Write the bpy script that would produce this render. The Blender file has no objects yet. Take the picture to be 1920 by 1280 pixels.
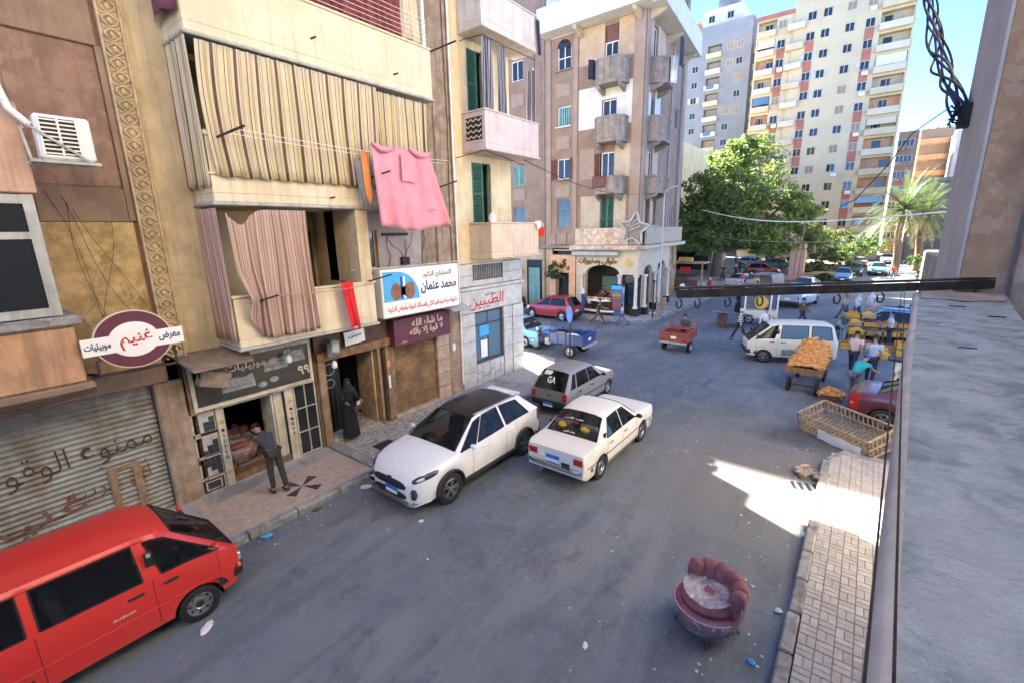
import bpy, bmesh, math, random
from mathutils import Vector, Matrix
random.seed(7)
R = math.radians
S = bpy.context.scene
C = S.collection

# ---------------------------------------------------------------- camera, sky, sun, exposure
F_PX, PITCH, YAW, ROLL, EYE = 850.0, R(13.5), R(38.0), R(-1.2), 5.65
def cam_axes():
    fw = Vector((-math.sin(YAW)*math.cos(PITCH), math.cos(YAW)*math.cos(PITCH), -math.sin(PITCH)))
    rt = Vector((math.cos(YAW), math.sin(YAW), 0)); up = rt.cross(fw)
    return (math.cos(ROLL)*rt+math.sin(ROLL)*up, -math.sin(ROLL)*rt+math.cos(ROLL)*up, fw)
AX = cam_axes()
cd = bpy.data.cameras.new('camera'); cam = bpy.data.objects.new('camera', cd); C.objects.link(cam)
cd.sensor_width = 36.0; cd.lens = F_PX/1920*36.0; cd.clip_start = 0.05; cd.clip_end = 2000
m = Matrix.Identity(4)
for k in range(3):
    m[k][0], m[k][1], m[k][2] = AX[0][k], AX[1][k], -AX[2][k]
m[2][3] = EYE
cam.matrix_world = m
S.camera = cam

SUN_EL, SUN_AZ = R(35.0), math.atan2(-0.917, 0.44)      # azimuth measured from +Y towards +X
w = bpy.data.worlds.new('World'); S.world = w; w.use_nodes = True
nt = w.node_tree; bg = nt.nodes['Background']
sky = nt.nodes.new('ShaderNodeTexSky'); sky.sky_type = 'NISHITA'; sky.sun_disc = False
sky.sun_elevation = SUN_EL; sky.sun_rotation = SUN_AZ; sky.altitude = 0; sky.air_density = 0.27; sky.dust_density = 0.0; sky.ozone_density = 5.5
nt.links.new(sky.outputs[0], bg.inputs['Color']); bg.inputs['Strength'].default_value = 0.096
sl = bpy.data.lights.new('sun', 'SUN'); sl.energy = 4.2; sl.angle = R(0.53); sl.color = (1.0, 0.93, 0.80)
sun = bpy.data.objects.new('sun', sl); C.objects.link(sun)
sd = Vector((math.sin(SUN_AZ)*math.cos(SUN_EL), math.cos(SUN_AZ)*math.cos(SUN_EL), math.sin(SUN_EL)))
sun.rotation_euler = sd.to_track_quat('Z', 'Y').to_euler(); sun.location = (0, 0, 60)
vs = S.view_settings; vs.view_transform = 'Standard'; vs.look = 'None'; vs.exposure = 3.82; vs.gamma = 1.0; vs.use_curve_mapping = False
S.render.engine = 'CYCLES'
S.cycles.max_bounces = 6; S.cycles.diffuse_bounces = 4; S.cycles.glossy_bounces = 3; S.cycles.transparent_max_bounces = 8; S.cycles.transmission_bounces = 4
S.cycles.use_denoising = True
S.cycles.caustics_reflective = False; S.cycles.caustics_refractive = False; S.cycles.sample_clamp_indirect = 6

# ---------------------------------------------------------------- materials
MAT = {}
def N(nt, t, **kw):
    n = nt.nodes.new(t)
    for k, v in kw.items(): setattr(n, k, v)
    return n
def mixc(nt, fac, a, b, blend='MIX'):
    n = nt.nodes.new('ShaderNodeMix'); n.data_type = 'RGBA'; n.blend_type = blend
    for i, v in ((0, fac), (6, a), (7, b)):
        if isinstance(v, bpy.types.NodeSocket): nt.links.new(v, n.inputs[i])
        elif i == 0: n.inputs[0].default_value = v
        else: n.inputs[i].default_value = (*v[:3], 1)
    return n.outputs[2]
def ramp(nt, src, stops, interp='LINEAR'):
    n = nt.nodes.new('ShaderNodeValToRGB'); n.color_ramp.interpolation = interp
    e = n.color_ramp.elements
    while len(e) < len(stops): e.new(0.5)
    for el, (p, c) in zip(e, stops):
        el.position = p; el.color = (c, c, c, 1) if isinstance(c, (int, float)) else (*c, 1)
    nt.links.new(src, n.inputs[0]); return n.outputs[0]
def noise(nt, vec, scale, detail=4, rough=.6, dist=0):
    n = nt.nodes.new('ShaderNodeTexNoise'); n.inputs['Scale'].default_value = scale; n.inputs['Detail'].default_value = detail
    n.inputs['Roughness'].default_value = rough; n.inputs['Distortion'].default_value = dist
    nt.links.new(vec, n.inputs['Vector']); return n.outputs[0]
def mapping(nt, vec, sc=(1,1,1), rot=(0,0,0), loc=(0,0,0)):
    n = nt.nodes.new('ShaderNodeMapping'); n.inputs['Scale'].default_value = sc; n.inputs['Rotation'].default_value = rot; n.inputs['Location'].default_value = loc
    nt.links.new(vec, n.inputs[0]); return n.outputs[0]
def new_mat(name):
    m = bpy.data.materials.new(name); m.use_nodes = True; MAT[name] = m
    nt = m.node_tree; b = nt.nodes['Principled BSDF']
    return m, nt, b
def bump(nt, b, h, strength, dist=0.02):
    n = nt.nodes.new('ShaderNodeBump'); n.inputs['Strength'].default_value = strength; n.inputs['Distance'].default_value = dist
    nt.links.new(h, n.inputs['Height']); nt.links.new(n.outputs[0], b.inputs['Normal'])
def mat(name, col, rough=.8, var=.12, scale=2.0, bmp=0.0, bscale=25, metal=0.0, spec=.4, streak=0.0, stain=0.0, stain_col=(.09,.07,.05), peel=0.0, peel_col=None, coat=0.0, obj=False):
    if name in MAT: return MAT[name]
    m, nt, b = new_mat(name)
    if obj: pos = N(nt, 'ShaderNodeTexCoord').outputs['Object']
    else: pos = N(nt, 'ShaderNodeNewGeometry').outputs['Position']
    c = tuple(col)
    out = None
    if var:
        n1 = noise(nt, pos, scale, 5, .65)
        f = ramp(nt, n1, [(.38, 0), (.62, 1)])
        out = mixc(nt, f, tuple(x*(1-var) for x in c), tuple(min(1, x*(1+var)) for x in c))
    if streak:
        n2 = noise(nt, mapping(nt, pos, (5, 5, .35)), 1.0, 4, .7)
        f = ramp(nt, n2, [(.49, 0), (.63, streak)])
        out = mixc(nt, f, out, stain_col)
    if stain:
        n3 = noise(nt, pos, scale*.45+.3, 6, .7, .6)
        f = ramp(nt, n3, [(.49, 0), (.60, stain)])
        out = mixc(nt, f, out, stain_col)
    if peel:
        n4 = noise(nt, mapping(nt, pos, (1,1,1), loc=(7,3,1)), scale*1.3, 7, .65, .3)
        f = ramp(nt, n4, [(.555, 0), (.57, peel)])
        out = mixc(nt, f, out, peel_col or tuple(x*.6 for x in c))
    if out is None: b.inputs['Base Color'].default_value = (*c, 1)
    else: nt.links.new(out, b.inputs['Base Color'])
    b.inputs['Roughness'].default_value = rough; b.inputs['Metallic'].default_value = metal
    b.inputs['Specular IOR Level'].default_value = spec
    if coat: b.inputs['Coat Weight'].default_value = coat; b.inputs['Coat Roughness'].default_value = .06
    if bmp:
        bump(nt, b, noise(nt, pos, bscale, 4, .6), bmp)
    return m
def plain(name, col, rough=.6, metal=0, spec=.4): return mat(name, col, rough, 0, metal=metal, spec=spec)

# ---------------------------------------------------------------- mesh helpers
class MB:
    def __init__(s): s.v = []; s.f = []; s.uv = {}; s.mi = {}
    def add(s, vs, fs):
        o = len(s.v); s.v += [tuple(p) for p in vs]; s.f += [tuple(o+i for i in f) for f in fs]; return s
    def box(s, x0, x1, y0, y1, z0, z1):
        return s.add([(x0,y0,z0),(x1,y0,z0),(x1,y1,z0),(x0,y1,z0),(x0,y0,z1),(x1,y0,z1),(x1,y1,z1),(x0,y1,z1)],
                     [(0,3,2,1),(4,5,6,7),(0,1,5,4),(1,2,6,5),(2,3,7,6),(3,0,4,7)])
    def cbox(s, c, sz, rot=None):
        M = rot or Matrix.Identity(3); h = [k/2 for k in sz]
        vs = [Vector(c)+M@Vector((x*h[0],y*h[1],z*h[2])) for z in (-1,1) for x,y in ((-1,-1),(1,-1),(1,1),(-1,1))]
        return s.add(vs, [(0,3,2,1),(4,5,6,7),(0,1,5,4),(1,2,6,5),(2,3,7,6),(3,0,4,7)])
    def bar(s, a, b, w, h=None, up=(0,0,1)):
        a, b = Vector(a), Vector(b); d = (b-a); L = d.length; d.normalize(); u = Vector(up)
        if abs(d.dot(u)) > .97: u = Vector((1,0,0))
        sd = d.cross(u).normalized(); u = sd.cross(d).normalized()
        M = Matrix((d, sd, u)).transposed()
        return s.cbox((a+b)/2, (L, w, h or w), M)
    def poly(s, pts): return s.add(pts, [tuple(range(len(pts)))])
    def prism(s, pts, off):
        n = len(pts); off = Vector(off); a = [Vector(p) for p in pts]
        return s.add(a+[p+off for p in a], [tuple(range(n-1,-1,-1)), tuple(range(n,2*n))]+[(i,(i+1)%n,n+(i+1)%n,n+i) for i in range(n)])
    def tube(s, path, r, n=6, close=False, caps=True):
        P = [Vector(p) for p in path]; L = len(P); rings = []; prev = None
        for i, p in enumerate(P):
            if close: d = P[(i+1)%L]-P[i-1]
            else: d = P[min(i+1,L-1)]-P[max(i-1,0)]
            d = d.normalized() if d.length > 1e-9 else Vector((0,0,1))
            if prev is None:
                u = Vector((0,0,1)) if abs(d.z) < .9 else Vector((1,0,0))
                a = d.cross(u).normalized()
            else:
                a = prev-d*prev.dot(d); a = a.normalized() if a.length > 1e-6 else d.orthogonal().normalized()
            prev = a; b = d.cross(a)
            rr = r[i] if isinstance(r, (list, tuple)) else r
            rings.append([p+(a*math.cos(2*math.pi*k/n)+b*math.sin(2*math.pi*k/n))*rr for k in range(n)])
        o = len(s.v)
        for q in rings: s.v += [tuple(x) for x in q]
        m = L if close else L-1
        for i in range(m):
            j = (i+1)%L
            for k in range(n): s.f.append((o+i*n+k, o+i*n+(k+1)%n, o+j*n+(k+1)%n, o+j*n+k))
        if caps and not close:
            s.f.append(tuple(o+k for k in range(n-1,-1,-1))); s.f.append(tuple(o+(L-1)*n+k for k in range(n)))
        return s
    def lathe(s, prof, n=24, M=None, cap=False):
        o = len(s.v); M = M or Matrix.Identity(4)
        for r, z in prof:
            for k in range(n):
                a = 2*math.pi*k/n; s.v.append(tuple(M@Vector((r*math.cos(a), r*math.sin(a), z))))
        for i in range(len(prof)-1):
            for k in range(n): s.f.append((o+i*n+k, o+i*n+(k+1)%n, o+(i+1)*n+(k+1)%n, o+(i+1)*n+k))
        if cap:
            s.f.append(tuple(o+k for k in range(n-1,-1,-1))); s.f.append(tuple(o+(len(prof)-1)*n+k for k in range(n)))
        return s
    def grid(s, fn, nu, nv, uvs=True):
        o = len(s.v)
        for j in range(nv+1):
            for i in range(nu+1): s.v.append(tuple(fn(i/nu, j/nv)))
        for j in range(nv):
            for i in range(nu):
                a = o+j*(nu+1)+i; s.uv[len(s.f)] = [(i/nu,j/nv),((i+1)/nu,j/nv),((i+1)/nu,(j+1)/nv),(i/nu,(j+1)/nv)]
                s.f.append((a,a+1,a+nu+2,a+nu+1))
        return s
    def ball(s, c, r, n=10, m=6):
        c = Vector(c); r = r if isinstance(r, (tuple, list)) else (r, r, r)
        return s.lathe([(max(1e-4, math.sin(math.pi*i/m)), -math.cos(math.pi*i/m)) for i in range(m+1)], n, Matrix.Translation(c)@Matrix.Diagonal((*r, 1)))
    def mesh(s, name, mt=None, smooth=None):
        me = bpy.data.meshes.new(name); me.from_pydata(s.v, [], s.f)
        if s.uv:
            ul = me.uv_layers.new(name='UVMap')
            for fi, us in s.uv.items():
                p = me.polygons[fi]
                for k, li in enumerate(p.loop_indices): ul.data[li].uv = us[k]
        for x in (mt if isinstance(mt, (list, tuple)) else [mt]):
            if x is not None: me.materials.append(MAT[x] if isinstance(x, str) else x)
        for fi, k in s.mi.items(): me.polygons[fi].material_index = k
        if smooth:
            me.shade_smooth(); me.set_sharp_from_angle(angle=R(smooth))
        return me
    def build(s, name, mt=None, parent=None, smooth=None, bevel=0, loc=None, rot=None):
        o = bpy.data.objects.new(name, s.mesh(name, mt, smooth)); C.objects.link(o)
        if parent is not None: o.parent = parent
        if loc is not None: o.location = loc
        if rot is not None: o.rotation_euler = rot
        if bevel:
            b = o.modifiers.new('bevel', 'BEVEL'); b.width = bevel; b.segments = 1; b.limit_method = 'ANGLE'; b.angle_limit = R(40)
        return o
def inst(name, me, parent=None, loc=(0,0,0), rot=(0,0,0), sc=(1,1,1)):
    o = bpy.data.objects.new(name, me); C.objects.link(o); o.parent = parent
    o.location = loc; o.rotation_euler = rot; o.scale = sc
    return o
def tag(o, label=None, cat=None, group=None, kind=None):
    if label: o['label'] = label
    if cat: o['category'] = cat
    if group: o['group'] = group
    if kind: o['kind'] = kind
    return o
def thing(name, label, cat, loc=(0,0,0), rz=0.0, group=None):
    o = bpy.data.objects.new(name, None); C.objects.link(o); o.location = loc; o.rotation_euler = (0,0,rz); o.empty_display_size = .2
    return tag(o, label, cat, group)
def copy_tree(o, parent=None):
    c = o.copy(); C.objects.link(c); c.parent = parent
    for ch in list(o.children): copy_tree(ch, c)
    return c
def bx(name, mt, parent, x0, x1, y0, y1, z0, z1, bevel=0):
    return MB().box(x0,x1,y0,y1,z0,z1).build(name, mt, parent, bevel=bevel)
def wall(name, mt, parent, x0, x1, z0, z1, holes=(), y=0.0, depth=.25, far=None):
    """a wall facing -y with openings cut out of it and reveals going inwards"""
    xs = sorted({x0, x1, *[min(max(h[0],x0),x1) for h in holes], *[min(max(h[1],x0),x1) for h in holes]})
    zs = sorted({z0, z1, *[min(max(h[2],z0),z1) for h in holes], *[min(max(h[3],z0),z1) for h in holes]})
    b = MB()
    for i in range(len(xs)-1):
        for j in range(len(zs)-1):
            cx, cz = (xs[i]+xs[i+1])/2, (zs[j]+zs[j+1])/2
            if any(h[0] < cx < h[1] and h[2] < cz < h[3] for h in holes): continue
            b.poly([(xs[i],y,zs[j]),(xs[i+1],y,zs[j]),(xs[i+1],y,zs[j+1]),(xs[i],y,zs[j+1])])
    for h in holes:
        d = y+(h[4] if len(h) > 4 else depth)
        a, c, e, g = h[:4]
        b.poly([(a,y,e),(a,y,g),(a,d,g),(a,d,e)]); b.poly([(c,y,e),(c,d,e),(c,d,g),(c,y,g)])
        b.poly([(a,y,g),(c,y,g),(c,d,g),(a,d,g)]); b.poly([(a,y,e),(a,d,e),(c,d,e),(c,y,e)])
    return b.build(name, mt, parent)
def window(parent, x0, x1, z0, z1, y, fm, gm='glass', nx=2, nz=1, fw=.06, sill=None, name='window', split=None):
    """a window: its frame is the part, panes and sill are sub-parts"""
    b = MB(); d = .05
    b.box(x0,x0+fw,y,y+d,z0,z1); b.box(x1-fw,x1,y,y+d,z0,z1); b.box(x0+fw,x1-fw,y,y+d,z0,z0+fw); b.box(x0+fw,x1-fw,y,y+d,z1-fw,z1)
    zs = [z0+fw, *( [split] if split else [z0+(z1-z0)*k/nz for k in range(1,nz)] ), z1-fw]
    xs = [x0+fw, *[x0+(x1-x0)*k/nx for k in range(1,nx)], x1-fw]
    for x in xs[1:-1]: b.box(x-fw*.4, x+fw*.4, y+.004, y+d, z0+fw, z1-fw)
    for z in zs[1:-1]: b.box(x0+fw, x1-fw, y+.002, y+d-.002, z-fw*.4, z+fw*.4)
    o = b.build(name, fm, parent)
    for i in range(len(xs)-1):
        for j in range(len(zs)-1):
            MB().box(xs[i], xs[i+1], y+d*.4, y+d*.6, zs[j], zs[j+1]).build('pane', gm, o)
    if sill: MB().box(x0-.08, x1+.08, y-.28, y+.02, z0-.07, z0-.002).build('sill', sill, o, bevel=.01)
    return o
def louvre(parent, x0, x1, z0, z1, y, mt, name='shutter', n=None, rot=0, hinge=None):
    """a louvred shutter leaf"""
    b = MB(); w_, h_ = x1-x0, z1-z0; f = .07
    b.box(0,f,-.02,.02,0,h_); b.box(w_-f,w_,-.02,.02,0,h_); b.box(f,w_-f,-.02,.02,0,f); b.box(f,w_-f,-.02,.02,h_-f,h_); b.box(f,w_-f,-.02,.02,h_*.5-.03,h_*.5+.03)
    n = n or int(h_/.09)
    for k in range(n):
        z = f+(h_-2*f)*(k+.5)/n
        b.cbox((w_/2,0,z), (w_-2*f, .012, .07), Matrix.Rotation(R(35), 3, 'X'))
    o = b.build(name, mt, parent, loc=(x0 if hinge != 'r' else x1, y, z0))
    o.rotation_euler = (0,0,rot)
    if hinge == 'r': o.data.transform(Matrix.Translation((-w_,0,0)))
    return o
AR = {'ا':(0xFE8D,2),'أ':(0xFE83,2),'إ':(0xFE87,2),'ب':(0xFE8F,4),'ة':(0xFE93,2),'ت':(0xFE95,4),'ث':(0xFE99,4),'ج':(0xFE9D,4),'ح':(0xFEA1,4),'خ':(0xFEA5,4),'د':(0xFEA9,2),'ذ':(0xFEAB,2),'ر':(0xFEAD,2),'ز':(0xFEAF,2),'س':(0xFEB1,4),'ش':(0xFEB5,4),'ص':(0xFEB9,4),'ض':(0xFEBD,4),'ط':(0xFEC1,4),'ظ':(0xFEC5,4),'ع':(0xFEC9,4),'غ':(0xFECD,4),'ف':(0xFED1,4),'ق':(0xFED5,4),'ك':(0xFED9,4),'ل':(0xFEDD,4),'م':(0xFEE1,4),'ن':(0xFEE5,4),'ه':(0xFEE9,4),'و':(0xFEED,2),'ى':(0xFEEF,2),'ي':(0xFEF1,4),'ئ':(0xFE89,4),'ء':(0xFE80,1)}
def arabic(t):
    """join the letters and put them in drawing order"""
    t = t.replace('لا', '\uFEFB').replace('لأ', '\uFEF7').replace('لإ', '\uFEF9'); L3 = '\uFEFB\uFEF7\uFEF9'; o = []
    for i, ch in enumerate(t):
        p = i > 0 and t[i-1] in AR and AR[t[i-1]][1] == 4
        if ch in L3: o.append(chr(ord(ch)+(1 if p else 0))); continue
        if ch not in AR: o.append(ch); continue
        b, k = AR[ch]; nx = k == 4 and i+1 < len(t) and ((t[i+1] in AR and AR[t[i+1]][1] >= 2) or t[i+1] in L3); p = p and k >= 2
        j = 3 if p and nx else 2 if nx else 1 if p else 0
        o.append(ch if j == 0 else chr(b+j))
    return ''.join(reversed(o))
DG = None
def text_mesh(t, width=None, height=None, ar=True, bold=0.0, shear=0.0, slack=1.0):
    cu = bpy.data.curves.new('lettering', 'FONT'); cu.body = arabic(t) if ar else t; cu.size = 1; cu.offset = bold; cu.shear = shear; cu.resolution_u = 3; cu.fill_mode = 'FRONT'
    o = bpy.data.objects.new('lettering', cu); C.objects.link(o)
    dg = bpy.context.evaluated_depsgraph_get(); dg.update()
    me = bpy.data.meshes.new_from_object(o.evaluated_get(dg)); bpy.data.objects.remove(o)
    xs = [v.co.x for v in me.vertices]; ys = [v.co.y for v in me.vertices]
    if not xs: return me
    sx = width/(max(xs)-min(xs)) if width else None; sy = height/(max(ys)-min(ys)) if height else None
    sx = sx or sy; sy = sy or sx
    me.transform(Matrix.Diagonal((sx, sy, 1, 1))@Matrix.Translation((-(max(xs)+min(xs))/2, -(max(ys)+min(ys))/2, 0)))
    return me
def lettering(t, mt, parent, x, y, z, width=None, height=None, ar=True, bold=0.0, rx=90, rz=0.0, tilt=0.0, name='lettering', shear=0.0, proud=.006):
    """raised lettering on a face that looks along -y"""
    me = text_mesh(t, width, height, ar, bold, shear)
    bm = bmesh.new(); bm.from_mesh(me); ext = bmesh.ops.extrude_face_region(bm, geom=bm.faces[:])
    bmesh.ops.translate(bm, vec=(0,0,proud), verts=[g for g in ext['geom'] if isinstance(g, bmesh.types.BMVert)]); bm.to_mesh(me); bm.free()
    me.materials.clear(); me.materials.append(MAT[mt])
    o = bpy.data.objects.new(name, me); C.objects.link(o); o.parent = parent
    o.matrix_local = Matrix.Translation((x,y,z))@Matrix.Rotation(rz,4,'Z')@Matrix.Rotation(R(rx),4,'X')@Matrix.Rotation(tilt,4,'Z')
    return o

def split_pieces(o, name):
    """each separate stroke of a painted word becomes an object of its own"""
    bm = bmesh.new(); bm.from_mesh(o.data); bmesh.ops.remove_doubles(bm, verts=bm.verts[:], dist=1e-5); bm.verts.index_update(); seen = set(); bm.verts.ensure_lookup_table(); isl = []
    for v in bm.verts:
        if v.index in seen: continue
        st = [v]; comp = set()
        while st:
            q = st.pop()
            if q.index in comp: continue
            comp.add(q.index); st += [e.other_vert(q) for e in q.link_edges]
        seen |= comp; isl.append(comp)
    co = [v.co.copy() for v in bm.verts]; fs = [[v.index for v in f.verts] for f in bm.faces]; bm.free()
    for comp in isl:
        ids = sorted(comp); mp = {q: k for k, q in enumerate(ids)}
        me = bpy.data.meshes.new(name); me.from_pydata([co[q] for q in ids], [], [[mp[q] for q in f] for f in fs if f[0] in comp]); me.materials.append(o.data.materials[0])
        n = bpy.data.objects.new(name, me); C.objects.link(n); n.parent = o.parent; n.matrix_basis = o.matrix_basis.copy()
    bpy.data.objects.remove(o)
# ---------------------------------------------------------------- shared materials
def asphalt():
    m, nt, b = new_mat('asphalt'); pos = N(nt, 'ShaderNodeNewGeometry').outputs['Position']
    c = mixc(nt, ramp(nt, noise(nt, pos, .30, 7, .7, .4), [(.42,0),(.58,1)]), (.098,.124,.152), (.162,.196,.232))
    dust = ramp(nt, noise(nt, mapping(nt, pos, (.55,.16,1)), 1.0, 8, .72, .9), [(.47,0),(.60,.8)])
    c = mixc(nt, dust, c, (.215,.236,.252))
    c = mixc(nt, ramp(nt, noise(nt, mapping(nt, pos, (1.4,.10,1), loc=(5,2,0)), 1.0, 6, .65, .3), [(.52,0),(.60,.5)]), c, (.092,.112,.134))
    c = mixc(nt, ramp(nt, noise(nt, mapping(nt, pos, (.8,.5,1), loc=(3,9,0)), 1.3, 7, .68, 1.2), [(.56,0),(.63,.45)]), c, (.062,.074,.088))
    c = mixc(nt, ramp(nt, noise(nt, pos, 5.5, 6, .75), [(.55,0),(.62,.4)]), c, (.28,.28,.275))
    # worn dusty ground along the gutter in front of the market, and the wet dark spill there
    def spot(x, y, rx, ry, rot):
        g = N(nt, 'ShaderNodeVectorMath', operation='LENGTH')
        nt.links.new(mapping(nt, mapping(nt, pos, (1,1,0), loc=(-x,-y,0)), (1/rx,1/ry,0), rot=(0,0,rot)), g.inputs[0])
        ad = N(nt, 'ShaderNodeMath', operation='MULTIPLY_ADD'); nt.links.new(noise(nt, pos, 1.1, 6, .7), ad.inputs[0]); ad.inputs[1].default_value = 1.3; nt.links.new(g.outputs['Value'], ad.inputs[2])
        hf = N(nt, 'ShaderNodeMath', operation='MULTIPLY'); nt.links.new(ad.outputs[0], hf.inputs[0]); hf.inputs[1].default_value = .4
        return hf.outputs[0]
    c = mixc(nt, ramp(nt, spot(-1.6,11.5,3.6,4.2,0), [(.42,.8),(.75,0)]), c, (.19,.175,.15))
    wet = ramp(nt, spot(-0.9,13.9,1.7,1.0,.5), [(.42,.85),(.60,0)])
    c = mixc(nt, wet, c, (.055,.052,.05))
    vo = N(nt, 'ShaderNodeTexVoronoi', feature='DISTANCE_TO_EDGE'); vo.inputs['Scale'].default_value = .33
    wv_ = N(nt, 'ShaderNodeTexNoise'); wv_.inputs['Scale'].default_value = .8; wv_.inputs['Detail'].default_value = 5; nt.links.new(pos, wv_.inputs['Vector']); ws_ = N(nt, 'ShaderNodeVectorMath', operation='MULTIPLY_ADD'); nt.links.new(wv_.outputs['Color'], ws_.inputs[0]); ws_.inputs[1].default_value = (2.6,2.6,0); nt.links.new(mapping(nt, pos, (1,.6,0)), ws_.inputs[2]); nt.links.new(ws_.outputs[0], vo.inputs['Vector'])
    wob = N(nt, 'ShaderNodeMath', operation='MULTIPLY_ADD'); nt.links.new(noise(nt, pos, 3, 4), wob.inputs[0]); wob.inputs[1].default_value = .05; nt.links.new(vo.outputs[0], wob.inputs[2])
    c = mixc(nt, ramp(nt, wob.outputs[0], [(.026,.3),(.034,0)]), c, (.065,.068,.075))
    nt.links.new(mixc(nt, ramp(nt, noise(nt, pos, 120, 2), [(.35,.55),(.65,0)]), c, (.075,.08,.09)), b.inputs['Base Color'])
    r = ramp(nt, noise(nt, pos, .6, 5), [(.3,.62),(.7,.92)]); nt.links.new(r, b.inputs['Roughness'])
    bump(nt, b, noise(nt, pos, 60, 5, .7), .35, .015)
asphalt()
def glassm(name, col, rough=.04):
    m, nt, b = new_mat(name); b.inputs['Base Color'].default_value = (*col, 1); b.inputs['Roughness'].default_value = rough; b.inputs['Specular IOR Level'].default_value = .6
glassm('glass', (.020,.024,.028)); glassm('glass_green', (.035,.06,.058)); glassm('car_glass_dark', (.012,.014,.016), .02); glassm('glass_blue', (.10,.18,.26), .08)
def seeglass(name, tint, opaque):
    m, nt, b = new_mat(name); b.inputs['Base Color'].default_value = (.012,.014,.016,1); b.inputs['Roughness'].default_value = .02; b.inputs['Specular IOR Level'].default_value = .6
    tp = N(nt, 'ShaderNodeBsdfTransparent'); tp.inputs[0].default_value = (*tint,1); mx = N(nt, 'ShaderNodeMixShader'); mx.inputs[0].default_value = opaque
    nt.links.new(tp.outputs[0], mx.inputs[1]); nt.links.new(b.outputs[0], mx.inputs[2]); nt.links.new(mx.outputs[0], nt.nodes['Material Output'].inputs['Surface'])
seeglass('car_glass', (.75,.8,.8), .55)
mat('paving_grey', (.36,.35,.33), .9, .18, 1.6, .25, 40, stain=.5, stain_col=(.13,.12,.11))
mat('kerb', (.28,.275,.265), .9, .25, 3, .4, 20, stain=.6, stain_col=(.07,.065,.06))
mat('paver', (.40,.375,.345), .9, .12, 4, .35, 60, stain=.3, stain_col=(.30,.28,.255)); mat('paver_light', (.44,.415,.385), .9, .12, 5, .35, 60, stain=.3, stain_col=(.32,.30,.27))
mat('soil', (.13,.105,.08), .95, .3, 4, .4, 15)
mat('terrazzo', (.45,.34,.275), .55, .10, 9, .1, 60, stain=.35, stain_col=(.26,.20,.165))
mat('tile_pale', (.42,.40,.37), .6, .12, 8, .1, 60, stain=.5, stain_col=(.2,.19,.175)); mat('tile_dark', (.035,.038,.055), .4, .2, 9)
mat('mosaic', (.38,.35,.31), .75, .35, 9, .25, 30, stain=.5, stain_col=(.17,.16,.14))
mat('black_paint', (.015,.015,.016), .5, .2, 8); mat('rubber', (.016,.016,.017), .8, .2, 20); mat('chrome', (.62,.62,.62), .22, 0, metal=1.0); mat('alloy', (.42,.43,.44), .3, .05, 9, metal=.9)
mat('dark_plastic', (.022,.022,.024), .6, .15, 10); mat('steel', (.32,.32,.32), .45, .2, 8, metal=.7); mat('iron', (.045,.040,.038), .7, .4, 10, .3, 60, metal=.3, stain=.5, stain_col=(.09,.045,.025))
mat('wood', (.20,.11,.055), .7, .3, 5, .3, 30, streak=.5); mat('wood_dark', (.085,.045,.028), .6, .3, 5, .2, 30); mat('wood_pale', (.42,.29,.16), .75, .25, 5, .2, 30); mat('cane', (.36,.25,.13), .7, .25, 9)
mat('white_plastic', (.75,.74,.71), .45, .06, 5); mat('white_paint', (.74,.72,.68), .7, .08, 3, streak=.25, stain_col=(.35,.3,.25)); mat('print_white', (.78,.78,.76), .5, .03, 3)
mat('print_navy', (.025,.045,.17), .5, 0); mat('print_red', (.55,.03,.03), .5, 0); mat('print_maroon', (.11,.028,.050), .5, .08, 4); mat('print_blue', (.06,.36,.68), .5, .05, 4); mat('print_black', (.02,.02,.02), .6, 0); mat('print_brown', (.045,.02,.015), .5, 0); mat('print_cream', (.62,.56,.42), .6, 0); mat('gold', (.58,.36,.08), .45, .1, 5)
mat('plate_blue', (.03,.16,.55), .4, 0); mat('red_lens', (.42,.02,.015), .2, 0, coat=.5); mat('amber_lens', (.60,.16,.01), .2, 0, coat=.5); mat('clear_lens', (.55,.57,.6), .12, 0, metal=.4, coat=.5)

# ---------------------------------------------------------------- ground
g = MB().poly([(-700,-400,0),(700,-400,0),(700,900,0),(-700,900,0)]).build('road', 'asphalt'); tag(g, kind='structure')
def slab(name, mt, pts, z=.13, z0=-.05):
    o = MB().prism([(x,y,z0) for x,y in pts], (0,0,z-z0)).build(name, mt); return tag(o, kind='structure')
def kerb_run(parent, pts, zt=.135, w=.18, L=.95, mt='kerb'):
    """separate kerb stones laid end to end along a line"""
    rnd = random.Random(3)
    for (ax,ay),(bx_,by) in zip(pts[:-1], pts[1:]):
        a, b = Vector((ax,ay,0)), Vector((bx_,by,0)); d = b-a; n = max(1, round(d.length/L)); d /= n
        nrm = Vector((d.y,-d.x,0)).normalized()
        for k in range(n):
            p, q = a+d*(k+.012), a+d*(k+.988); h = zt+rnd.uniform(-.012,.012); o_ = rnd.uniform(-.012,.012)
            c1, c2 = p+nrm*o_, q+nrm*o_; e = nrm*w
            pr = [c1, c2, c2+e, c1+e]
            MB().prism([(v.x,v.y,-.04) for v in pr], (0,0,h+.04)).build('kerbstone', mt, parent, bevel=.025)
side_l = slab('sidewalk_left', 'paving_grey', [(-11.4,-14),(-8.9,-14),(-8.9,12.6),(-9.05,14.2),(-9.6,15.6),(-10.6,16.5),(-14,17.2),(-34,17.8),(-34,14.8),(-11.4,14.8)])
kerb_run(side_l, [(-8.9,-3),(-8.9,12.6),(-9.05,14.2),(-9.6,15.6),(-10.6,16.5),(-14,17.2),(-22,17.5)])
side_d = slab('sidewalk_corner', 'paving_grey', [(-40,27.2),(-24,27.2),(-14,26.2),(-11.4,26.5),(-10.5,27.3),(-10.2,29),(-10.1,45),(-12.5,60),(-16,60),(-16,33),(-40,33)])
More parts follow.
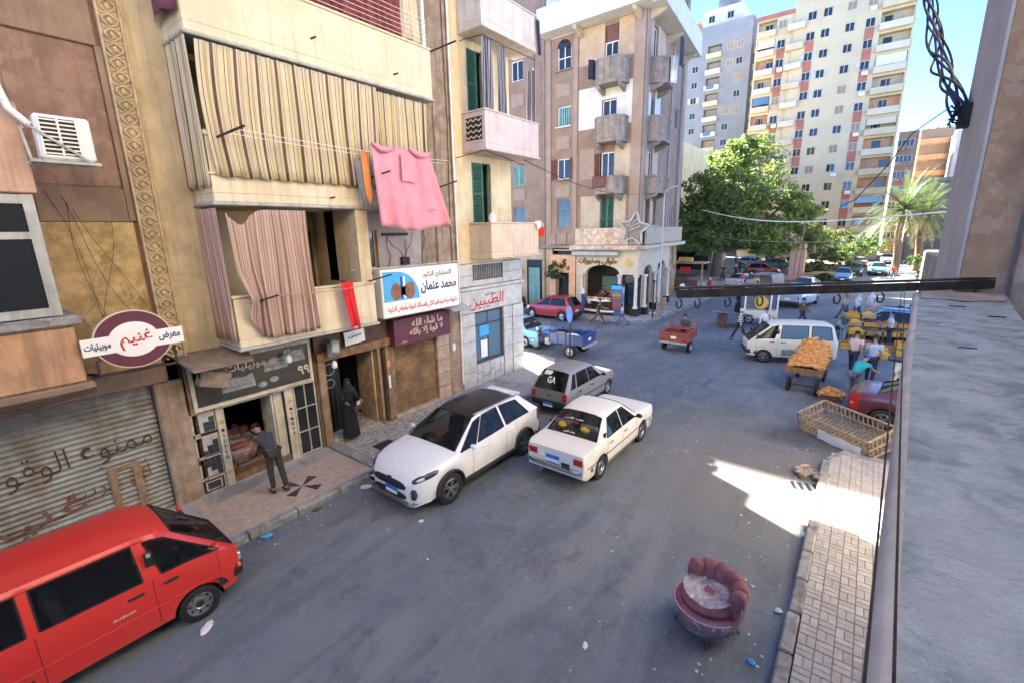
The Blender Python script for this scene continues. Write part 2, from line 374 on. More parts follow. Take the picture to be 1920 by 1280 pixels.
kerb_run(side_d, [(-26,27.3),(-24,27.2),(-14,26.2),(-11.4,26.5),(-10.5,27.3),(-10.2,29),(-10.1,45)])
side_r = slab('sidewalk_right', 'paving_grey', [(-.12,-6),(3.2,-6),(3.2,13.6),(0.3,13.4),(-.10,12.6)], z=.10)
kerb_run(side_r, [(0.3,13.4),(-.10,12.6),(-.13,2.0)], zt=.135, w=.17, L=.8)
isl = slab('median_island', 'soil', [(-8.6,52),(-2.4,50.5),(-1.6,53),(1.0,92),(-16,92),(-12,66)], z=.16)
kerb_run(isl, [(-8.6,52),(-2.4,50.5),(-1.6,53),(-.4,70)][::-1], L=1.2)

# interlocking blocks of the sidewalk below the ledge: the ones that show largest are separate, the rest one mass
blk = [MB().box(-.098,.098,-.048,.048,0,.018).mesh('paving_block', m_) for m_ in ('paver','paver_light')]
for me_ in blk:
    bm = bmesh.new(); bm.from_mesh(me_); bmesh.ops.bevel(bm, geom=[e for e in bm.edges if max(v.co.z for v in e.verts) > .01 and min(v.co.z for v in e.verts) > .01], offset=.006, segments=1, affect='EDGES'); bm.to_mesh(me_); bm.free()
rest = MB(); cnt = 0; rnd = random.Random(5)
for j in range(64):
    for i in range(8):
        cx, cy = -.01+i*.205, 4.4+j*.1435*1.43
        if cy > 13.2: continue
        for k in (-1,1):
            vert = (i+j) % 2 == 0
            x, y = (cx+k*.051, cy) if vert else (cx, cy+k*.051)
            z = .101+rnd.uniform(0,.004); rz = (math.pi/2 if vert else 0)+rnd.uniform(-.02,.02)
            if cnt < 300 and cx < 1.2 and cy > 5.0:
                inst('paving_block', blk[0 if rnd.random() < .6 else 1], side_r, (x,y,z), (0,0,rz)); cnt += 1
            else:
                rest.cbox((x,y,z+.009), (.196,.096,.018), Matrix.Rotation(rz,3,'Z'))
o = rest.build('paving_blocks', 'paver', side_r); o['kind'] = 'stuff'
# drain grate in the gutter
dg_ = thing('drain_grate', 'rusty slotted drain grate set in the gutter below the sunlit sidewalk', 'drain', (-.42,11.15,.004), R(20))
MB().box(-.38,.38,-.22,.22,0,.006).build('frame', 'kerb', dg_)
for k in range(5): MB().box(-.29+k*.145-.035,-.29+k*.145+.035,-.16,.16,.006,.012).build('slot', 'black_paint', dg_)
# shop-front paving on the left sidewalk
p1 = MB().box(-10.95,-8.93,2.55,5.75,.1335,.142).build('paving_terrazzo', 'terrazzo', side_l)
for k in range(8):
    a = math.pi/4*k+.25; c0 = Vector((-9.55,4.35,.147))
    if k % 2 == 0:
        q = [c0, c0+Vector((math.cos(a),math.sin(a),0))*.44, c0+Vector((math.cos(a+.55),math.sin(a+.55),0))*.44]
        MB().poly(q).build('star_tile', 'tile_dark', side_l)
MB().box(-10.95,-10.35,2.75,5.7,.142,.148).build('threshold', 'paving_grey', side_l)
MB().prism([(-10.95,5.78,.13),(-8.95,5.78,.13),(-8.95,6.05,.13),(-10.95,6.0,.13)], (0,0,.10)).build('ramp', 'kerb', side_l, bevel=.05)
MB().box(-10.9,-8.93,6.1,8.1,.1335,.145).build('paving_mosaic', 'mosaic', side_l)
MB().box(-10.95,-8.93,8.12,10.9,.1335,.140).build('paving_mosaic', 'mosaic', side_l)
mh = MB().box(-.36,.36,-.28,.28,0,.012).build('manhole_cover', 'iron', loc=(-9.55,6.75,.146), bevel=.01); tag(mh, 'square dark manhole cover in the mosaic sidewalk before the wooden doorway', 'manhole cover')
# pedestrian strip of broken concrete at the corner
MB().poly([(-10.9,16.2,.136),(-9.3,15.4,.136),(-9.1,13.2,.136),(-10.9,12.8,.136)]).build('paving_patch', 'tile_pale', side_l)
# ---------------------------------------------------------------- buildings along the left side of the street
mat('plaster_rose', (.255,.155,.115), .9, .2, 1.8, .4, 10, streak=.55, stain=.6, peel=.4, peel_col=(.33,.22,.16), stain_col=(.16,.10,.075))
mat('plaster_brown', (.235,.165,.115), .9, .16, 1.5, .3, 12, streak=.3, stain_col=(.13,.09,.06))
mat('plaster_ochre', (.38,.27,.125), .9, .25, 3.5, .6, 9, stain=.75, stain_col=(.20,.125,.055), peel=.5, peel_col=(.46,.33,.17))
mat('plaster_cream', (.57,.465,.30), .9, .12, 1.6, .3, 14, streak=.5, stain=.45, stain_col=(.36,.27,.165), peel=.35, peel_col=(.63,.54,.38))
mat('parapet_cream', (.67,.59,.43), .85, .07, 1.4, .15, 16, streak=.45, stain=.25, stain_col=(.44,.35,.23))
mat('plaster_carved', (.45,.35,.225), .9, .15, 6, .2, 20, stain=.4, stain_col=(.25,.18,.11))
mat('plaster_lilac', (.40,.355,.335), .9, .1, 2, .2, 20, streak=.4, stain_col=(.26,.22,.20))
mat('plaster_rough', (.31,.235,.17), .95, .25, 3, .8, 8, streak=.6, stain=.4, stain_col=(.17,.125,.09))
mat('plaster_pink', (.50,.32,.24), .9, .12, 1.5, .3, 12, streak=.5, stain=.3, stain_col=(.30,.18,.12))
mat('plaster_orange', (.46,.27,.155), .9, .16, 2, .4, 12, streak=.6, stain=.4, stain_col=(.22,.14,.09))
mat('bal_c_white', (.60,.56,.51), .9, .08, 1.6, .25, 14, streak=.45, stain_col=(.36,.30,.24), peel=.3, peel_col=(.45,.40,.34)); mat('bal_c_pink', (.60,.50,.48), .9, .08, 1.6, .25, 14, streak=.3, stain_col=(.42,.34,.30)); mat('bal_c_cream', (.64,.52,.38), .9, .08, 1.6, .2, 14, streak=.4, stain_col=(.42,.31,.2))
mat('wall_c', (.66,.56,.37), .9, .09, 1.6, .2, 14, streak=.45, stain=.3, stain_col=(.43,.33,.21))
mat('marble', (.50,.50,.485), .35, .12, 3, .05, 30, stain=.45, stain_col=(.36,.35,.33)); mat('marble_gap', (.14,.14,.135), .8)
mat('stone_beige', (.42,.32,.235), .8, .18, 4, .3, 20, stain=.4, stain_col=(.25,.17,.12)); mat('stone_brown', (.26,.165,.095), .7, .25, 4, .3, 20, streak=.5)
mat('grey_alu', (.40,.41,.39), .6, .12, 4, streak=.3); mat('slat_green', (.285,.29,.265), .6, .14, 2.5, 0, streak=.35, stain=.5, stain_col=(.15,.10,.065), metal=.15)
mat('slat_brown', (.30,.195,.10), .65, .35, 2.0, .1, 20, stain=.6, stain_col=(.15,.10,.06), metal=.1)
mat('green_wood', (.035,.125,.095), .6, .2, 5, streak=.3); mat('graffiti', (.055,.035,.030), .9, .2, 9); mat('graffiti_red', (.17,.065,.040), .9, .3, 9)
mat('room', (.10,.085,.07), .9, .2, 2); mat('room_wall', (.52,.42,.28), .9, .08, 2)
mat('shop_black', (.028,.030,.028), .35, .3, 4); mat('cream_frame', (.50,.45,.34), .7, .15, 4, streak=.35); mat('sheet_wood', (.25,.19,.15), .85, .2, 4, .2, 20, stain=.5, stain_col=(.13,.10,.085))

def shell(parent, x0, x1, y1, z0, z1, mt):
    b = MB()
    b.poly([(x0,0,z0),(x0,y1,z0),(x0,y1,z1),(x0,0,z1)]); b.poly([(x1,0,z0),(x1,0,z1),(x1,y1,z1),(x1,y1,z0)])
    b.poly([(x0,y1,z0),(x1,y1,z0),(x1,y1,z1),(x0,y1,z1)]); b.poly([(x0,0,z1),(x1,0,z1),(x1,y1,z1),(x0,y1,z1)])
    return b.build('shell', mt, parent)
def balcony(parent, x0, x1, z0, zp, d, mt, th=.12, name='balcony', cap=.05, under=None):
    """slab with a solid parapet; d = how far it stands out"""
    b = MB(); b.box(x0,x1,-d,-.002,z0,z0+.16)
    b.box(x0,x1,-d+.004,-d+th,z0+.16,zp); b.box(x0+.003,x0+th,-d+th,-.002,z0+.16,zp); b.box(x1-th,x1-.003,-d+th,-.002,z0+.16,zp)
    o = b.build(name, mt, parent, bevel=.012)
    if cap: 
        c = MB(); c.box(x0-.03,x1+.03,-d-.03,-d+th+.03,zp,zp+cap); c.box(x0-.03,x0+th+.03,-d+th+.03,-.003,zp,zp+cap); c.box(x1-th-.03,x1+.03,-d+th+.03,-.003,zp,zp+cap)
        c.build('coping', mt, o, bevel=.01)
    if under:
        u = MB(); u.box(x0-.05,x1+.05,-d-.05,-.003,z0-.07,z0-.002); u.build('moulding', under, o, bevel=.02)
    return o
LEFT_X, HT = -11.0, 21.0
# ---- A: the rose and ochre house at the edge of the picture
A = thing('brown_house', 'rose and ochre plastered house with roller shutter, beside the red van', 'building', (LEFT_X,0,0), math.pi/2)
wall('wall', 'plaster_rose', A, -14, 2.66, 2.95, HT, [(-2.0,.9,4.55,6.3,.4)])
wall('ground_wall', 'plaster_brown', A, -14, 2.66, 0, 2.95, [(-2.7,2.36,-.1,2.86,.22)])
shell(A, -14, 2.66, 9, 0, HT, 'plaster_brown')
bx('panel', 'plaster_brown', A, 1.36, 2.56, -.05, -.003, 5.98, 6.56, .015); bx('panel', 'plaster_ochre', A, 1.36, 2.60, -.03, -.003, 3.25, 5.975)
bx('panel', 'plaster_brown', A, -8, 2.6, -.06, -.003, 8.9, 9.9, .015); bx('panel', 'plaster_brown', A, 2.56, 2.655, -.06, -.003, 6.0, 8.9); bx('panel', 'plaster_rose', A, 1.36, 2.54, -.02, -.003, 6.6, 8.86)
bx('lintel', 'plaster_brown', A, -3.2, 2.62, -.14, -.003, 2.87, 3.22, .03)
bx('pier', 'plaster_rough', A, 2.36, 2.86, -.10, -.003, 0.1, 2.865, .03)
bay = bx('bay', 'plaster_pink', A, -2.4, 1.30, -1.0, -.004, 6.36, 7.62, .02)
bx('bay_base', 'plaster_orange', A, -2.4, 1.33, -1.02, -.004, 3.4, 4.34, .03); bx('bay_ledge', 'kerb', A, -2.4, 1.42, -1.10, -.004, 4.345, 4.50, .03); bx('bay_foot', 'plaster_brown', A, -2.4, 1.42, -1.08, -.004, 3.26, 3.395, .03)
window(A, -1.2, 1.24, 4.52, 6.34, -.99, 'grey_alu', 'glass', nx=2, fw=.13, split=5.75)
bx('bay_side', 'plaster_pink', A, 1.12, 1.24, -.935, -.01, 4.505, 6.355)
ac = thing('air_conditioner', 'white outdoor air conditioner unit on an iron shelf beside the pink bay', 'air conditioner', (LEFT_X,0,0), math.pi/2)
acb = MB().box(1.40,2.02,-1.28,-1.0,6.84,7.46).build('casing', 'white_plastic', ac, bevel=.03)
MB().box(1.44,1.86,-1.288,-1.281,6.90,7.41).build('grille_hole', 'black_paint', ac)
for k in range(9): MB().box(1.43,1.87,-1.305,-1.289,6.91+k*.058,6.93+k*.058).build('grille_bar', 'white_plastic', ac)
for k in range(3): MB().box(1.43+k*.205,1.455+k*.205,-1.31,-1.289,6.89,7.42).build('grille_bar', 'white_plastic', ac)
b = MB(); b.bar((1.26,-1.33,6.80),(2.05,-1.33,6.80),.04); b.bar((1.26,-.99,6.80),(2.05,-.99,6.80),.04); b.bar((1.28,-1.33,6.80),(1.28,-1.0,7.3),.03); b.bar((1.31,-1.33,7.28),(1.95,-1.33,6.82),.03); b.box(1.3,2.05,-1.33,-1.0,6.80,6.825); b.build('shelf', 'grey_alu', ac)
MB().tube([(1.05,-1.05,8.4),(1.12,-1.08,7.9),(1.2,-1.12,7.5),(1.38,-1.14,7.3)], .05, 8).build('hose', 'white_plastic', ac, smooth=60)
# roller shutter of separate slats
sh = bx('roller_shutter', 'black_paint', A, -2.7, 2.36, .14, .2, 0, 2.86)
slm = MB().prism([(0,.10,0),(0,.085,.02),(0,.06,.06),(0,.085,.095),(0,.10,.105)], (5.02,0,0)).mesh('slat', 'slat_green', 30)
for k in range(26): inst('slat', slm, sh, (-2.68,0,.12+k*.105))
split_pieces(lettering('ممنوع الوقوف', 'graffiti', sh, .95, .052, 1.72, width=2.5, height=.62, tilt=.03, name='lettering', bold=-.012), 'painted_stroke')
split_pieces(lettering('أى عربية', 'graffiti_red', sh, 1.45, .052, 1.12, width=1.3, height=.45, tilt=.05, name='lettering', bold=-.012), 'painted_stroke')
split_pieces(lettering('غنيم', 'graffiti_red', sh, .35, .052, .78, width=1.4, height=.5, tilt=.12, name='lettering'), 'painted_stroke')
b = MB()
for x in (1.42,1.80): b.box(x,x+.12,.03,.055,.3,1.38)
for z in (1.3,): b.box(1.42,1.92,.034,.05,z,z+.07)
b.build('shutter_bracket', 'stone_brown', sh)
# carved pilaster: frame strips and separate carvings
cp = bx('carved_pilaster', 'plaster_carved', A, 2.665, 3.015, -.08, -.002, 3.3, HT)
for x in (2.665, 2.975): bx('fillet', 'plaster_carved', cp, x, x+.04, -.115, -.081, 3.3, HT, .008)
cm = MB()
for sgn in (-1,1): cm.tube([(sgn*.11*math.sin(t*math.pi), -.015-.02*math.sin(t*math.pi), -.10+.2*t) for t in [q/8 for q in range(9)]], .017, 6)
cm.ball((0,-.02,0), (.042,.03,.06), 8, 6); cm.bar((-.12,-.008,.11),(.12,-.008,.11),.022)
cmm = cm.mesh('carving', 'plaster_carved', 50)
for k in range(34): inst('carving', cmm, cp, (2.84,-.08,3.5+k*.225))
# wires hanging over the ochre panel
rnd = random.Random(11)
for x0,x1,z0,z1 in ((1.45,2.0,6.5,4.0),(1.6,2.35,6.4,4.3),(1.75,1.9,6.3,4.0),(2.2,1.95,6.0,4.1),(1.9,2.55,6.2,4.0)):
    MB().tube([(x0+(x1-x0)*t+.10*math.sin(t*4+x0*9), -.06-.02*math.sin(t*3), z0+(z1-z0)*t) for t in [q/10 for q in range(11)]], .0035, 4).build('wire', 'iron', A)
MB().tube([(1.05,-.07,11),(1.12,-.07,9),(1.30,-.08,7.8),(1.42,-.2,7.4)], .011, 5).build('wire', 'white_plastic', A)
for k in range(3): MB().tube([(-2+3.4*t, -1.1, 3.3-.12*math.sin(math.pi*t)-k*.03) for t in [q/10 for q in range(11)]], .009, 4).build('wire', 'iron', A)

# oval sign
sg = thing('oval_sign', 'oval maroon and white furniture shop sign with a lettered white bar', 'sign', (LEFT_X,0,0), math.pi/2)
def disc(b, cx, cz, rx, rz, y0, y1, n=48): return b.prism([(cx+rx*math.cos(2*math.pi*k/n), y0, cz+rz*math.sin(2*math.pi*k/n)) for k in range(n)], (0,y1-y0,0))
disc(MB(), 2.03,3.99,.55,.50,-1.10,-1.04).build('rim', 'print_cream', sg); disc(MB(), 2.03,3.99,.53,.48,-1.108,-1.101).build('ring', 'print_maroon', sg); disc(MB(), 2.03,3.99,.35,.30,-1.116,-1.109).build('centre', 'print_white', sg)
bar_ = MB().box(1.33,2.74,-1.125,-1.117,3.81,4.10).build('bar', 'print_white', sg); disc(MB(), 2.03,3.985,.34,.285,-1.130,-1.1255).build('centre_face', 'print_white', sg)
lettering('غنيم','print_red',sg,2.05,-1.131,3.98,width=.46,height=.30,bold=.015,tilt=.05); lettering('معرض','print_navy',sg,2.53,-1.126,3.965,width=.32,height=.16,bold=.02); lettering('موبيليات','print_navy',sg,1.53,-1.126,3.95,width=.34,height=.15,bold=.02)
b = MB()
for a_,c_ in (((1.45,-1.0,3.42),(2.62,-1.0,3.42)),((1.5,-1.0,3.42),(1.5,-1.0,3.7)),((2.6,-1.0,3.42),(2.6,-1.0,3.75)),((2.6,-1.0,3.45),(2.6,-.05,3.45)),((1.5,-1.0,3.45),(1.5,-.05,3.30))): b.bar(a_,c_,.035)
b.build('bracket', 'iron', sg)

# ---- B: the cream house with the curtained balconies
B = thing('cream_house', 'cream house with three long curtained balconies above the furniture shop', 'building', (LEFT_X,0,0), math.pi/2)
XB = 3.02
wall('wall', 'plaster_cream', B, XB, 9.62, 3.35, HT, [(3.78,6.72,3.6,6.27,1.0),(3.9,9.2,6.5,9.05,1.2),(3.9,9.2,9.4,11.8,1.2),(7.5,8.0,4.72,5.78,.2)])
wall('side_wall', 'plaster_rough', B, 9.62, 11.15, 2.6, HT, y=-.03)
bx('plaster_panel', 'plaster_lilac', B, 7.10, 7.495, -.025, -.003, 3.3, 6.28); bx('plaster_panel', 'plaster_lilac', B, 8.005, 9.60, -.025, -.003, 3.3, 6.28); bx('plaster_panel', 'plaster_lilac', B, 7.497, 8.003, -.025, -.003, 5.79, 6.28); bx('plaster_panel', 'plaster_lilac', B, 7.497, 8.003, -.025, -.003, 3.3, 4.71)
shell(B, XB, 11.15, 9, 2.7, HT, 'plaster_cream')
window(B, 7.5, 8.0, 4.72, 5.78, .08, 'wood_pale', 'glass', nx=2, fw=.06)
bx('loggia_wall', 'room_wall', B, 3.6, 7.2, 1.0, 1.1, 3.4, 6.3); bx('loggia_wall', 'room_wall', B, 3.6, 9.4, 1.2, 1.3, 6.3, 9.2); bx('loggia_wall', 'room_wall', B, 3.6, 9.4, 1.2, 1.3, 9.3, 12)
bx('door_recess', 'black_paint', B, 5.85, 6.62, .985, .999, 3.75, 5.85); window(B, 5.80, 6.20, 3.8, 5.9, .94, 'wood_pale', 'glass', nx=1, fw=.07); window(B, 6.25, 6.66, 3.8, 5.9, .90, 'wood_pale', 'glass_green', nx=1, fw=.09)
bx('loggia_pillar', 'plaster_cream', B, 6.72, 7.05, -.99, .4, 4.50, 6.27)
balcony(B, 3.64, 9.5, 9.24, 10.42, 1.0, 'parapet_cream', under='grey_alu'); balcony(B, 3.68, 9.45, 6.34, 6.83, 1.0, 'parapet_cream', under='grey_alu'); balcony(B, 3.72, 7.08, 3.44, 4.46, 1.0, 'parapet_cream', under='grey_alu')
pst = MB().box(3.69,3.83,-1.0,-.86,6.88,7.5).build('corner_post', 'parapet_cream', B); MB().ball((3.76,-.93,7.56), (.11,.11,.08)).build('post_cap', 'parapet_cream', pst, smooth=60)
MB().tube([(11.08,-.10,.4),(11.10,-.10,4.5),(11.08,-.12,8),(11.12,-.1,14)], .035, 8).build('drainpipe', 'white_paint', B, smooth=60)
MB().tube([(10.9,-.06,3.2),(10.85,-.06,6),(10.95,-.06,9),(10.9,-.06,13)], .012, 5).build('cable', 'iron', B)
for x0,x1,z0,z1,r_ in ((8.3,8.35,5.6,4.75,.012),(8.35,8.9,5.5,5.0,.008),(8.9,9.3,5.0,5.7,.008),(9.0,8.85,5.5,4.8,.01),(9.7,9.6,6.2,4.8,.012),(10.1,10.3,8.8,3.4,.012),(10.4,10.2,9.5,6.0,.01)):
    MB().tube([(x0+(x1-x0)*t+.04*math.sin(9*t+x0), -.05-.03*math.sin(math.pi*t), z0+(z1-z0)*t) for t in [q/8 for q in range(9)]], r_, 4).build('cable', 'iron', B)
bx('meter_box', 'iron', B, 8.75, 9.0, -.16, -.03, 4.78, 5.0); bx('cable_tray', 'iron', B, 8.15, 9.05, -.1, -.03, 5.62, 5.70)
for x,z in ((6.05,9.75),(8.2,9.55),(6.1,6.5)): MB().bar((x,-1.0,z),(x+.05,-1.12,z+.02),.03).build('hook', 'iron', B)
# clothes-line arms and lines
for n_, (x, z, L_) in enumerate(((3.8,7.45,.75),(7.0,6.95,.75),(4.05,4.32,.6),(6.9,4.5,.6),(9.4,6.9,.6),(9.5,10.4,.7))):
    MB().bar((x,-.98,z),(x+.30,-.98-L_,z+.18),.035).build('line_arm', 'iron', B)
for z,y0 in ((7.6,-1.5),(7.55,-1.3),(4.50,-1.4),(4.47,-1.25)):
    xa, xb_ = (4.0,9.5) if z > 5 else (4.2,7.1)
    MB().tube([(xa+(xb_-xa)*t, y0, z-.06*math.sin(math.pi*t)) for t in [q/8 for q in range(9)]], .006, 4).build('clothes_line', 'wood_pale' if z < 5 else 'white_plastic', B)
for k in range(6): MB().tube([(6.0,-1.0,10.55+k*.11),(9.4,-1.0,10.55+k*.11)], .006, 4).build('balcony_wire', 'white_plastic', B)
bx('balcony_post', 'white_paint', B, 9.28, 9.36, -.99, -.91, 10.48, 12.2)

# curtains
def stripe_mat(name, width, stops, rough=.95):
    m, nt, b = new_mat(name); uv = N(nt, 'ShaderNodeTexCoord').outputs['UV']
    sep = N(nt, 'ShaderNodeSeparateXYZ'); nt.links.new(uv, sep.inputs[0])
    mu = N(nt, 'ShaderNodeMath', operation='MULTIPLY'); nt.links.new(sep.outputs[0], mu.inputs[0]); mu.inputs[1].default_value = width
    fr = N(nt, 'ShaderNodeMath', operation='FRACT'); nt.links.new(mu.outputs[0], fr.inputs[0])
    c = ramp(nt, fr.outputs[0], stops, 'CONSTANT')
    pos = N(nt, 'ShaderNodeNewGeometry').outputs['Position']
    c = mixc(nt, ramp(nt, noise(nt, pos, 2.5, 4), [(.4,0),(.8,.35)]), c, (.30,.25,.19))
    nt.links.new(c, b.inputs['Base Color']); b.inputs['Roughness'].default_value = rough; b.inputs['Specular IOR Level'].default_value = .15
    bump(nt, b, noise(nt, pos, 200, 2), .15, .004)
W_, Y_, Br, Bl = (.58,.50,.36), (.42,.33,.10), (.115,.075,.055), (.04,.036,.035)
YS = [(0,W_),(.16,Br),(.19,W_),(.30,Y_),(.39,W_),(.44,Br),(.46,W_),(.60,Br),(.72,W_),(.80,Bl),(.82,W_),(.88,Y_),(.94,W_)]
PK, PD = (.50,.36,.30), (.33,.20,.175)
PS = [(0,PK),(.18,PD),(.27,PK),(.35,(.56,.44,.37)),(.45,PD),(.60,PK),(.72,(.25,.14,.13)),(.80,PK),(.9,PD)]
for nm, ln in (('stripe_long',10),('stripe_mid',5),('stripe_side',4)): stripe_mat(nm, ln, YS)
stripe_mat('stripe_pink', 7, PS); stripe_mat('stripe_pink_side', 5, PS)
stripe_mat('stripe_navy', 4, [(0,(.40,.40,.44)),(.2,(.05,.06,.10)),(.45,(.30,.30,.36)),(.6,(.05,.06,.10)),(.8,(.42,.42,.45))])
mat('cloth_darkred', (.20,.05,.06), .9, .3, 5); mat('cloth_pink', (.62,.27,.34), .85, .08, 3, .1, 60); mat('cloth_red', (.62,.025,.025), .8, .1, 4); mat('cloth_cream', (.58,.50,.38), .9, .1, 3); mat('cloth_plum', (.16,.06,.09), .9, .2, 3); mat('cloth_orange', (.66,.26,.10), .9, .1, 3); mat('cloth_white', (.70,.69,.67), .9, .06, 3); mat('cloth_navy', (.03,.035,.07), .9, .15, 4); mat('cloth_grey', (.24,.245,.26), .9, .12, 4)
def curtain(name, label, mt, x0, x1, z0, z1, y, folds, amp=.045, axis='x', skew=0.0, shape=None, grp=None, seed=0, lean=0.0, nz=10):
    rnd = random.Random(seed); ph = [rnd.uniform(0,6.28) for _ in range(4)]
    def fn(u, v):
        s = u*(x1-x0); a = amp*(.45+.55*(1-v))
        d = a*(math.sin(u*folds*6.283+ph[0]+.5*math.sin(3*v+ph[1]))+.45*math.sin(u*folds*2.7*6.283/2+ph[2]))
        x = x0+s+skew*(1-v)+.02*math.sin(v*4+u*9+ph[3]); z = z0+(z1-z0)*v+.02*math.sin(u*folds*6.283/2+ph[3])*(1-v); yy = y+d+lean*(1-v)
        if shape: x, yy, z = shape(u, v, x, yy, z)
        return (x, yy, z) if axis == 'x' else (y+d, x, z)
    o = MB().grid(fn, max(24, int(folds*10)), nz).build(name, mt, smooth=80)
    o.location = (LEFT_X,0,0); o.rotation_euler = (0,0,math.pi/2)
    sm = o.modifiers.new('thick', 'SOLIDIFY'); sm.thickness = .006
    return tag(o, label, 'curtain', grp)
curtain('curtain', 'long yellow and brown striped curtain closing the middle balcony', 'stripe_long', 3.76, 7.55, 6.80, 9.10, -1.06, 20, .032, shape=lambda u,v,x,y,z: (x-.05*(1-u)*math.sin(v*3.14)+.0, y-.03, z), seed=1)
curtain('curtain', 'striped curtain panel above the hanging pink garment on the middle balcony', 'stripe_mid', 7.62, 9.2, 6.75, 9.05, -1.03, 9, seed=2)
curtain('curtain', 'narrow striped curtain on the end of the middle balcony facing the carved pilaster', 'stripe_side', -1.0, -.02, 6.62, 9.16, 3.62, 6, .03, axis='y', seed=3)
curtain('curtain', 'dark red curtain behind wires on the topmost balcony', 'cloth_darkred', 5.6, 8.7, 10.5, 12.3, -.9, 14, .05, seed=4)
curtain('curtain', 'cream curtain edge at the end of the topmost balcony', 'cloth_cream', 8.72, 9.2, 10.5, 12.3, -.93, 3, .05, seed=14)
def pinkshape(u, v, x, y, z):
    # the top corner sags, the lower corner is caught up in a knot at the line arm
    if v > .7: z -= .30*math.exp(-((u-.16)/.13)**2)*(v-.7)/.3; 
    k = max(0, 1-abs(v-.33)/.22)*max(0, 1-u/.35)
    x += .14*k*(1-u); y -= .16*k
    low = max(0, .33-v)/.33*max(0, 1-u/.28)
    z += .45*low*(1-u*2); x += .16*low
    return x, y-.04*(1-v), z
curtain('curtain', 'pink striped curtain knotted at one corner over the lowest balcony', 'stripe_pink', 3.80, 5.40, 3.55, 6.2, -1.08, 9, .05, shape=pinkshape, seed=5, nz=24)
curtain('curtain', 'pink striped side curtain on the lowest balcony above the wooden canopy sheet', 'stripe_pink_side', -1.05, -.03, 3.58, 6.22, 3.66, 5, .035, axis='y', seed=6)
curtain('curtain', 'plain plum blanket hanging at the corner of the topmost balcony', 'cloth_plum', -.95, -.1, 9.55, 10.6, 3.50, 2, .06, axis='y', seed=8)
# hanging washing
def cloth(name, label, mt, cat, x0, x1, xb0, xb1, zt, zb, y, folds=4, amp=.05, sag=.06, seed=0, fold_back=0.0):
    rnd = random.Random(seed); p = [rnd.uniform(0,6.28) for _ in range(5)]
    def fn(u, v):
        t = 1-v; xa = x0+(x1-x0)*u; xb_ = xb0+(xb1-xb0)*u
        x = xa+(xb_-xa)*t; z = zt-sag*math.sin(u*math.pi*2)**2*(1-t)-(zt-zb)*t+.06*math.sin(u*7+p[0])*t
        d = amp*t*(math.sin(u*folds*6.28+p[1]+t*.8)+.5*math.sin(u*folds*2.6*3.14+p[2]))+.012*math.sin(u*31+p[3])
        return (x, y+d-.05*t, z)
    o = MB().grid(fn, 40, 16).build(name, mt, smooth=80); o.location = (LEFT_X,0,0); o.rotation_euler = (0,0,math.pi/2)
    sm = o.modifiers.new('thick', 'SOLIDIFY'); sm.thickness = .008
    return tag(o, label, cat)
pg = cloth('hanging_garment', 'large pink garment with a pocket drying in front of the middle balcony', 'cloth_pink', 'garment', 6.95, 8.75, 7.0, 9.35, 7.72, 5.80, -1.52, 4, .07, seed=3)
MB().grid(lambda u,v: (7.75+.42*u, -1.60-.02*math.sin(u*3), 6.95+.62*v-.03*u), 6, 6).build('pocket', 'cloth_pink', pg, smooth=80); 
for xa_,xb_ in ((6.95,7.55),(8.05,8.75)):
    MB().tube([(xa_+(xb_-xa_)*t, -1.57, 7.74-.10*math.sin(math.pi*t)-.04*t) for t in [q/8 for q in range(9)]], [.03+.05*math.sin(math.pi*q/8) for q in range(9)], 8).build('rolled_hem', 'cloth_pink', pg, smooth=80)
b = MB(); b.tube([(8.35,-1.63,7.55),(8.4,-1.64,6.7),(8.45,-1.66,6.3),(8.8,-1.66,6.28)], .012, 5); b.build('seam', 'cloth_pink', pg)
cloth('hanging_cloth', 'narrow orange cloth tucked behind the pink garment', 'cloth_orange', 'cloth', 6.78, 6.98, 6.80, 6.98, 7.6, 6.45, -1.36, 1, .02, seed=4)
cloth('hanging_cloth', 'thin pale grey cloth strip beside the orange cloth on the middle balcony', 'cloth_grey', 'cloth', 6.62, 6.76, 6.64, 6.76, 7.4, 6.42, -1.34, 1, .02, seed=5)
cloth('hanging_cloth', 'bright red cloth draped on the lowest balcony near the doctor sign', 'cloth_red', 'cloth', 5.98, 6.3, 6.12, 6.4, 4.60, 3.45, -1.25, 1.5, .05, seed=6, sag=.02)

# ---- clinic sign
cs = thing('clinic_sign', 'white and blue doctor sign box with a drawing of two kidneys', 'sign', (LEFT_X,0,0), math.pi/2)
bx('box', 'white_plastic', cs, 7.42, 10.34, -.82, -.50, 3.42, 4.74, .015); bx('face', 'print_white', cs, 7.46, 10.30, -.8245, -.8205, 3.46, 4.70)
q = [(7.47,0,3.86),(8.72,0,3.86)]+[(7.95+.77*math.cos(a)*1.0,0,3.86+.80*math.sin(a)) for a in [R(8*k) for k in range(0,12)]]+[(7.47,0,4.68)]
MB().prism([(x,-.8255,z) for x,_,z in q], (0,-.004,0)).build('blue_panel', 'print_blue', cs)
mat('kidney', (.22,.10,.06), .5, .3, 9)
for sgn, cx in ((-1,7.88),(1,8.38)):
    MB().prism([(cx+sgn*(.17*math.cos(a)-.05*math.cos(a)**2*(1 if math.cos(a) < 0 else 0)-(.10 if abs(math.sin(a)) < .5 and math.cos(a) < 0 else 0)), -.8300, 4.12+.24*math.sin(a)) for a in [R(20*k) for k in range(18)]], (0,-.006,0)).build('kidney', 'kidney', cs)
for dx, m_ in ((-.05,'print_navy'),(.05,'print_white')): bx('vessel', m_, cs, 8.13+dx-.03, 8.13+dx+.03, -.836, -.8305, 3.9, 4.52)
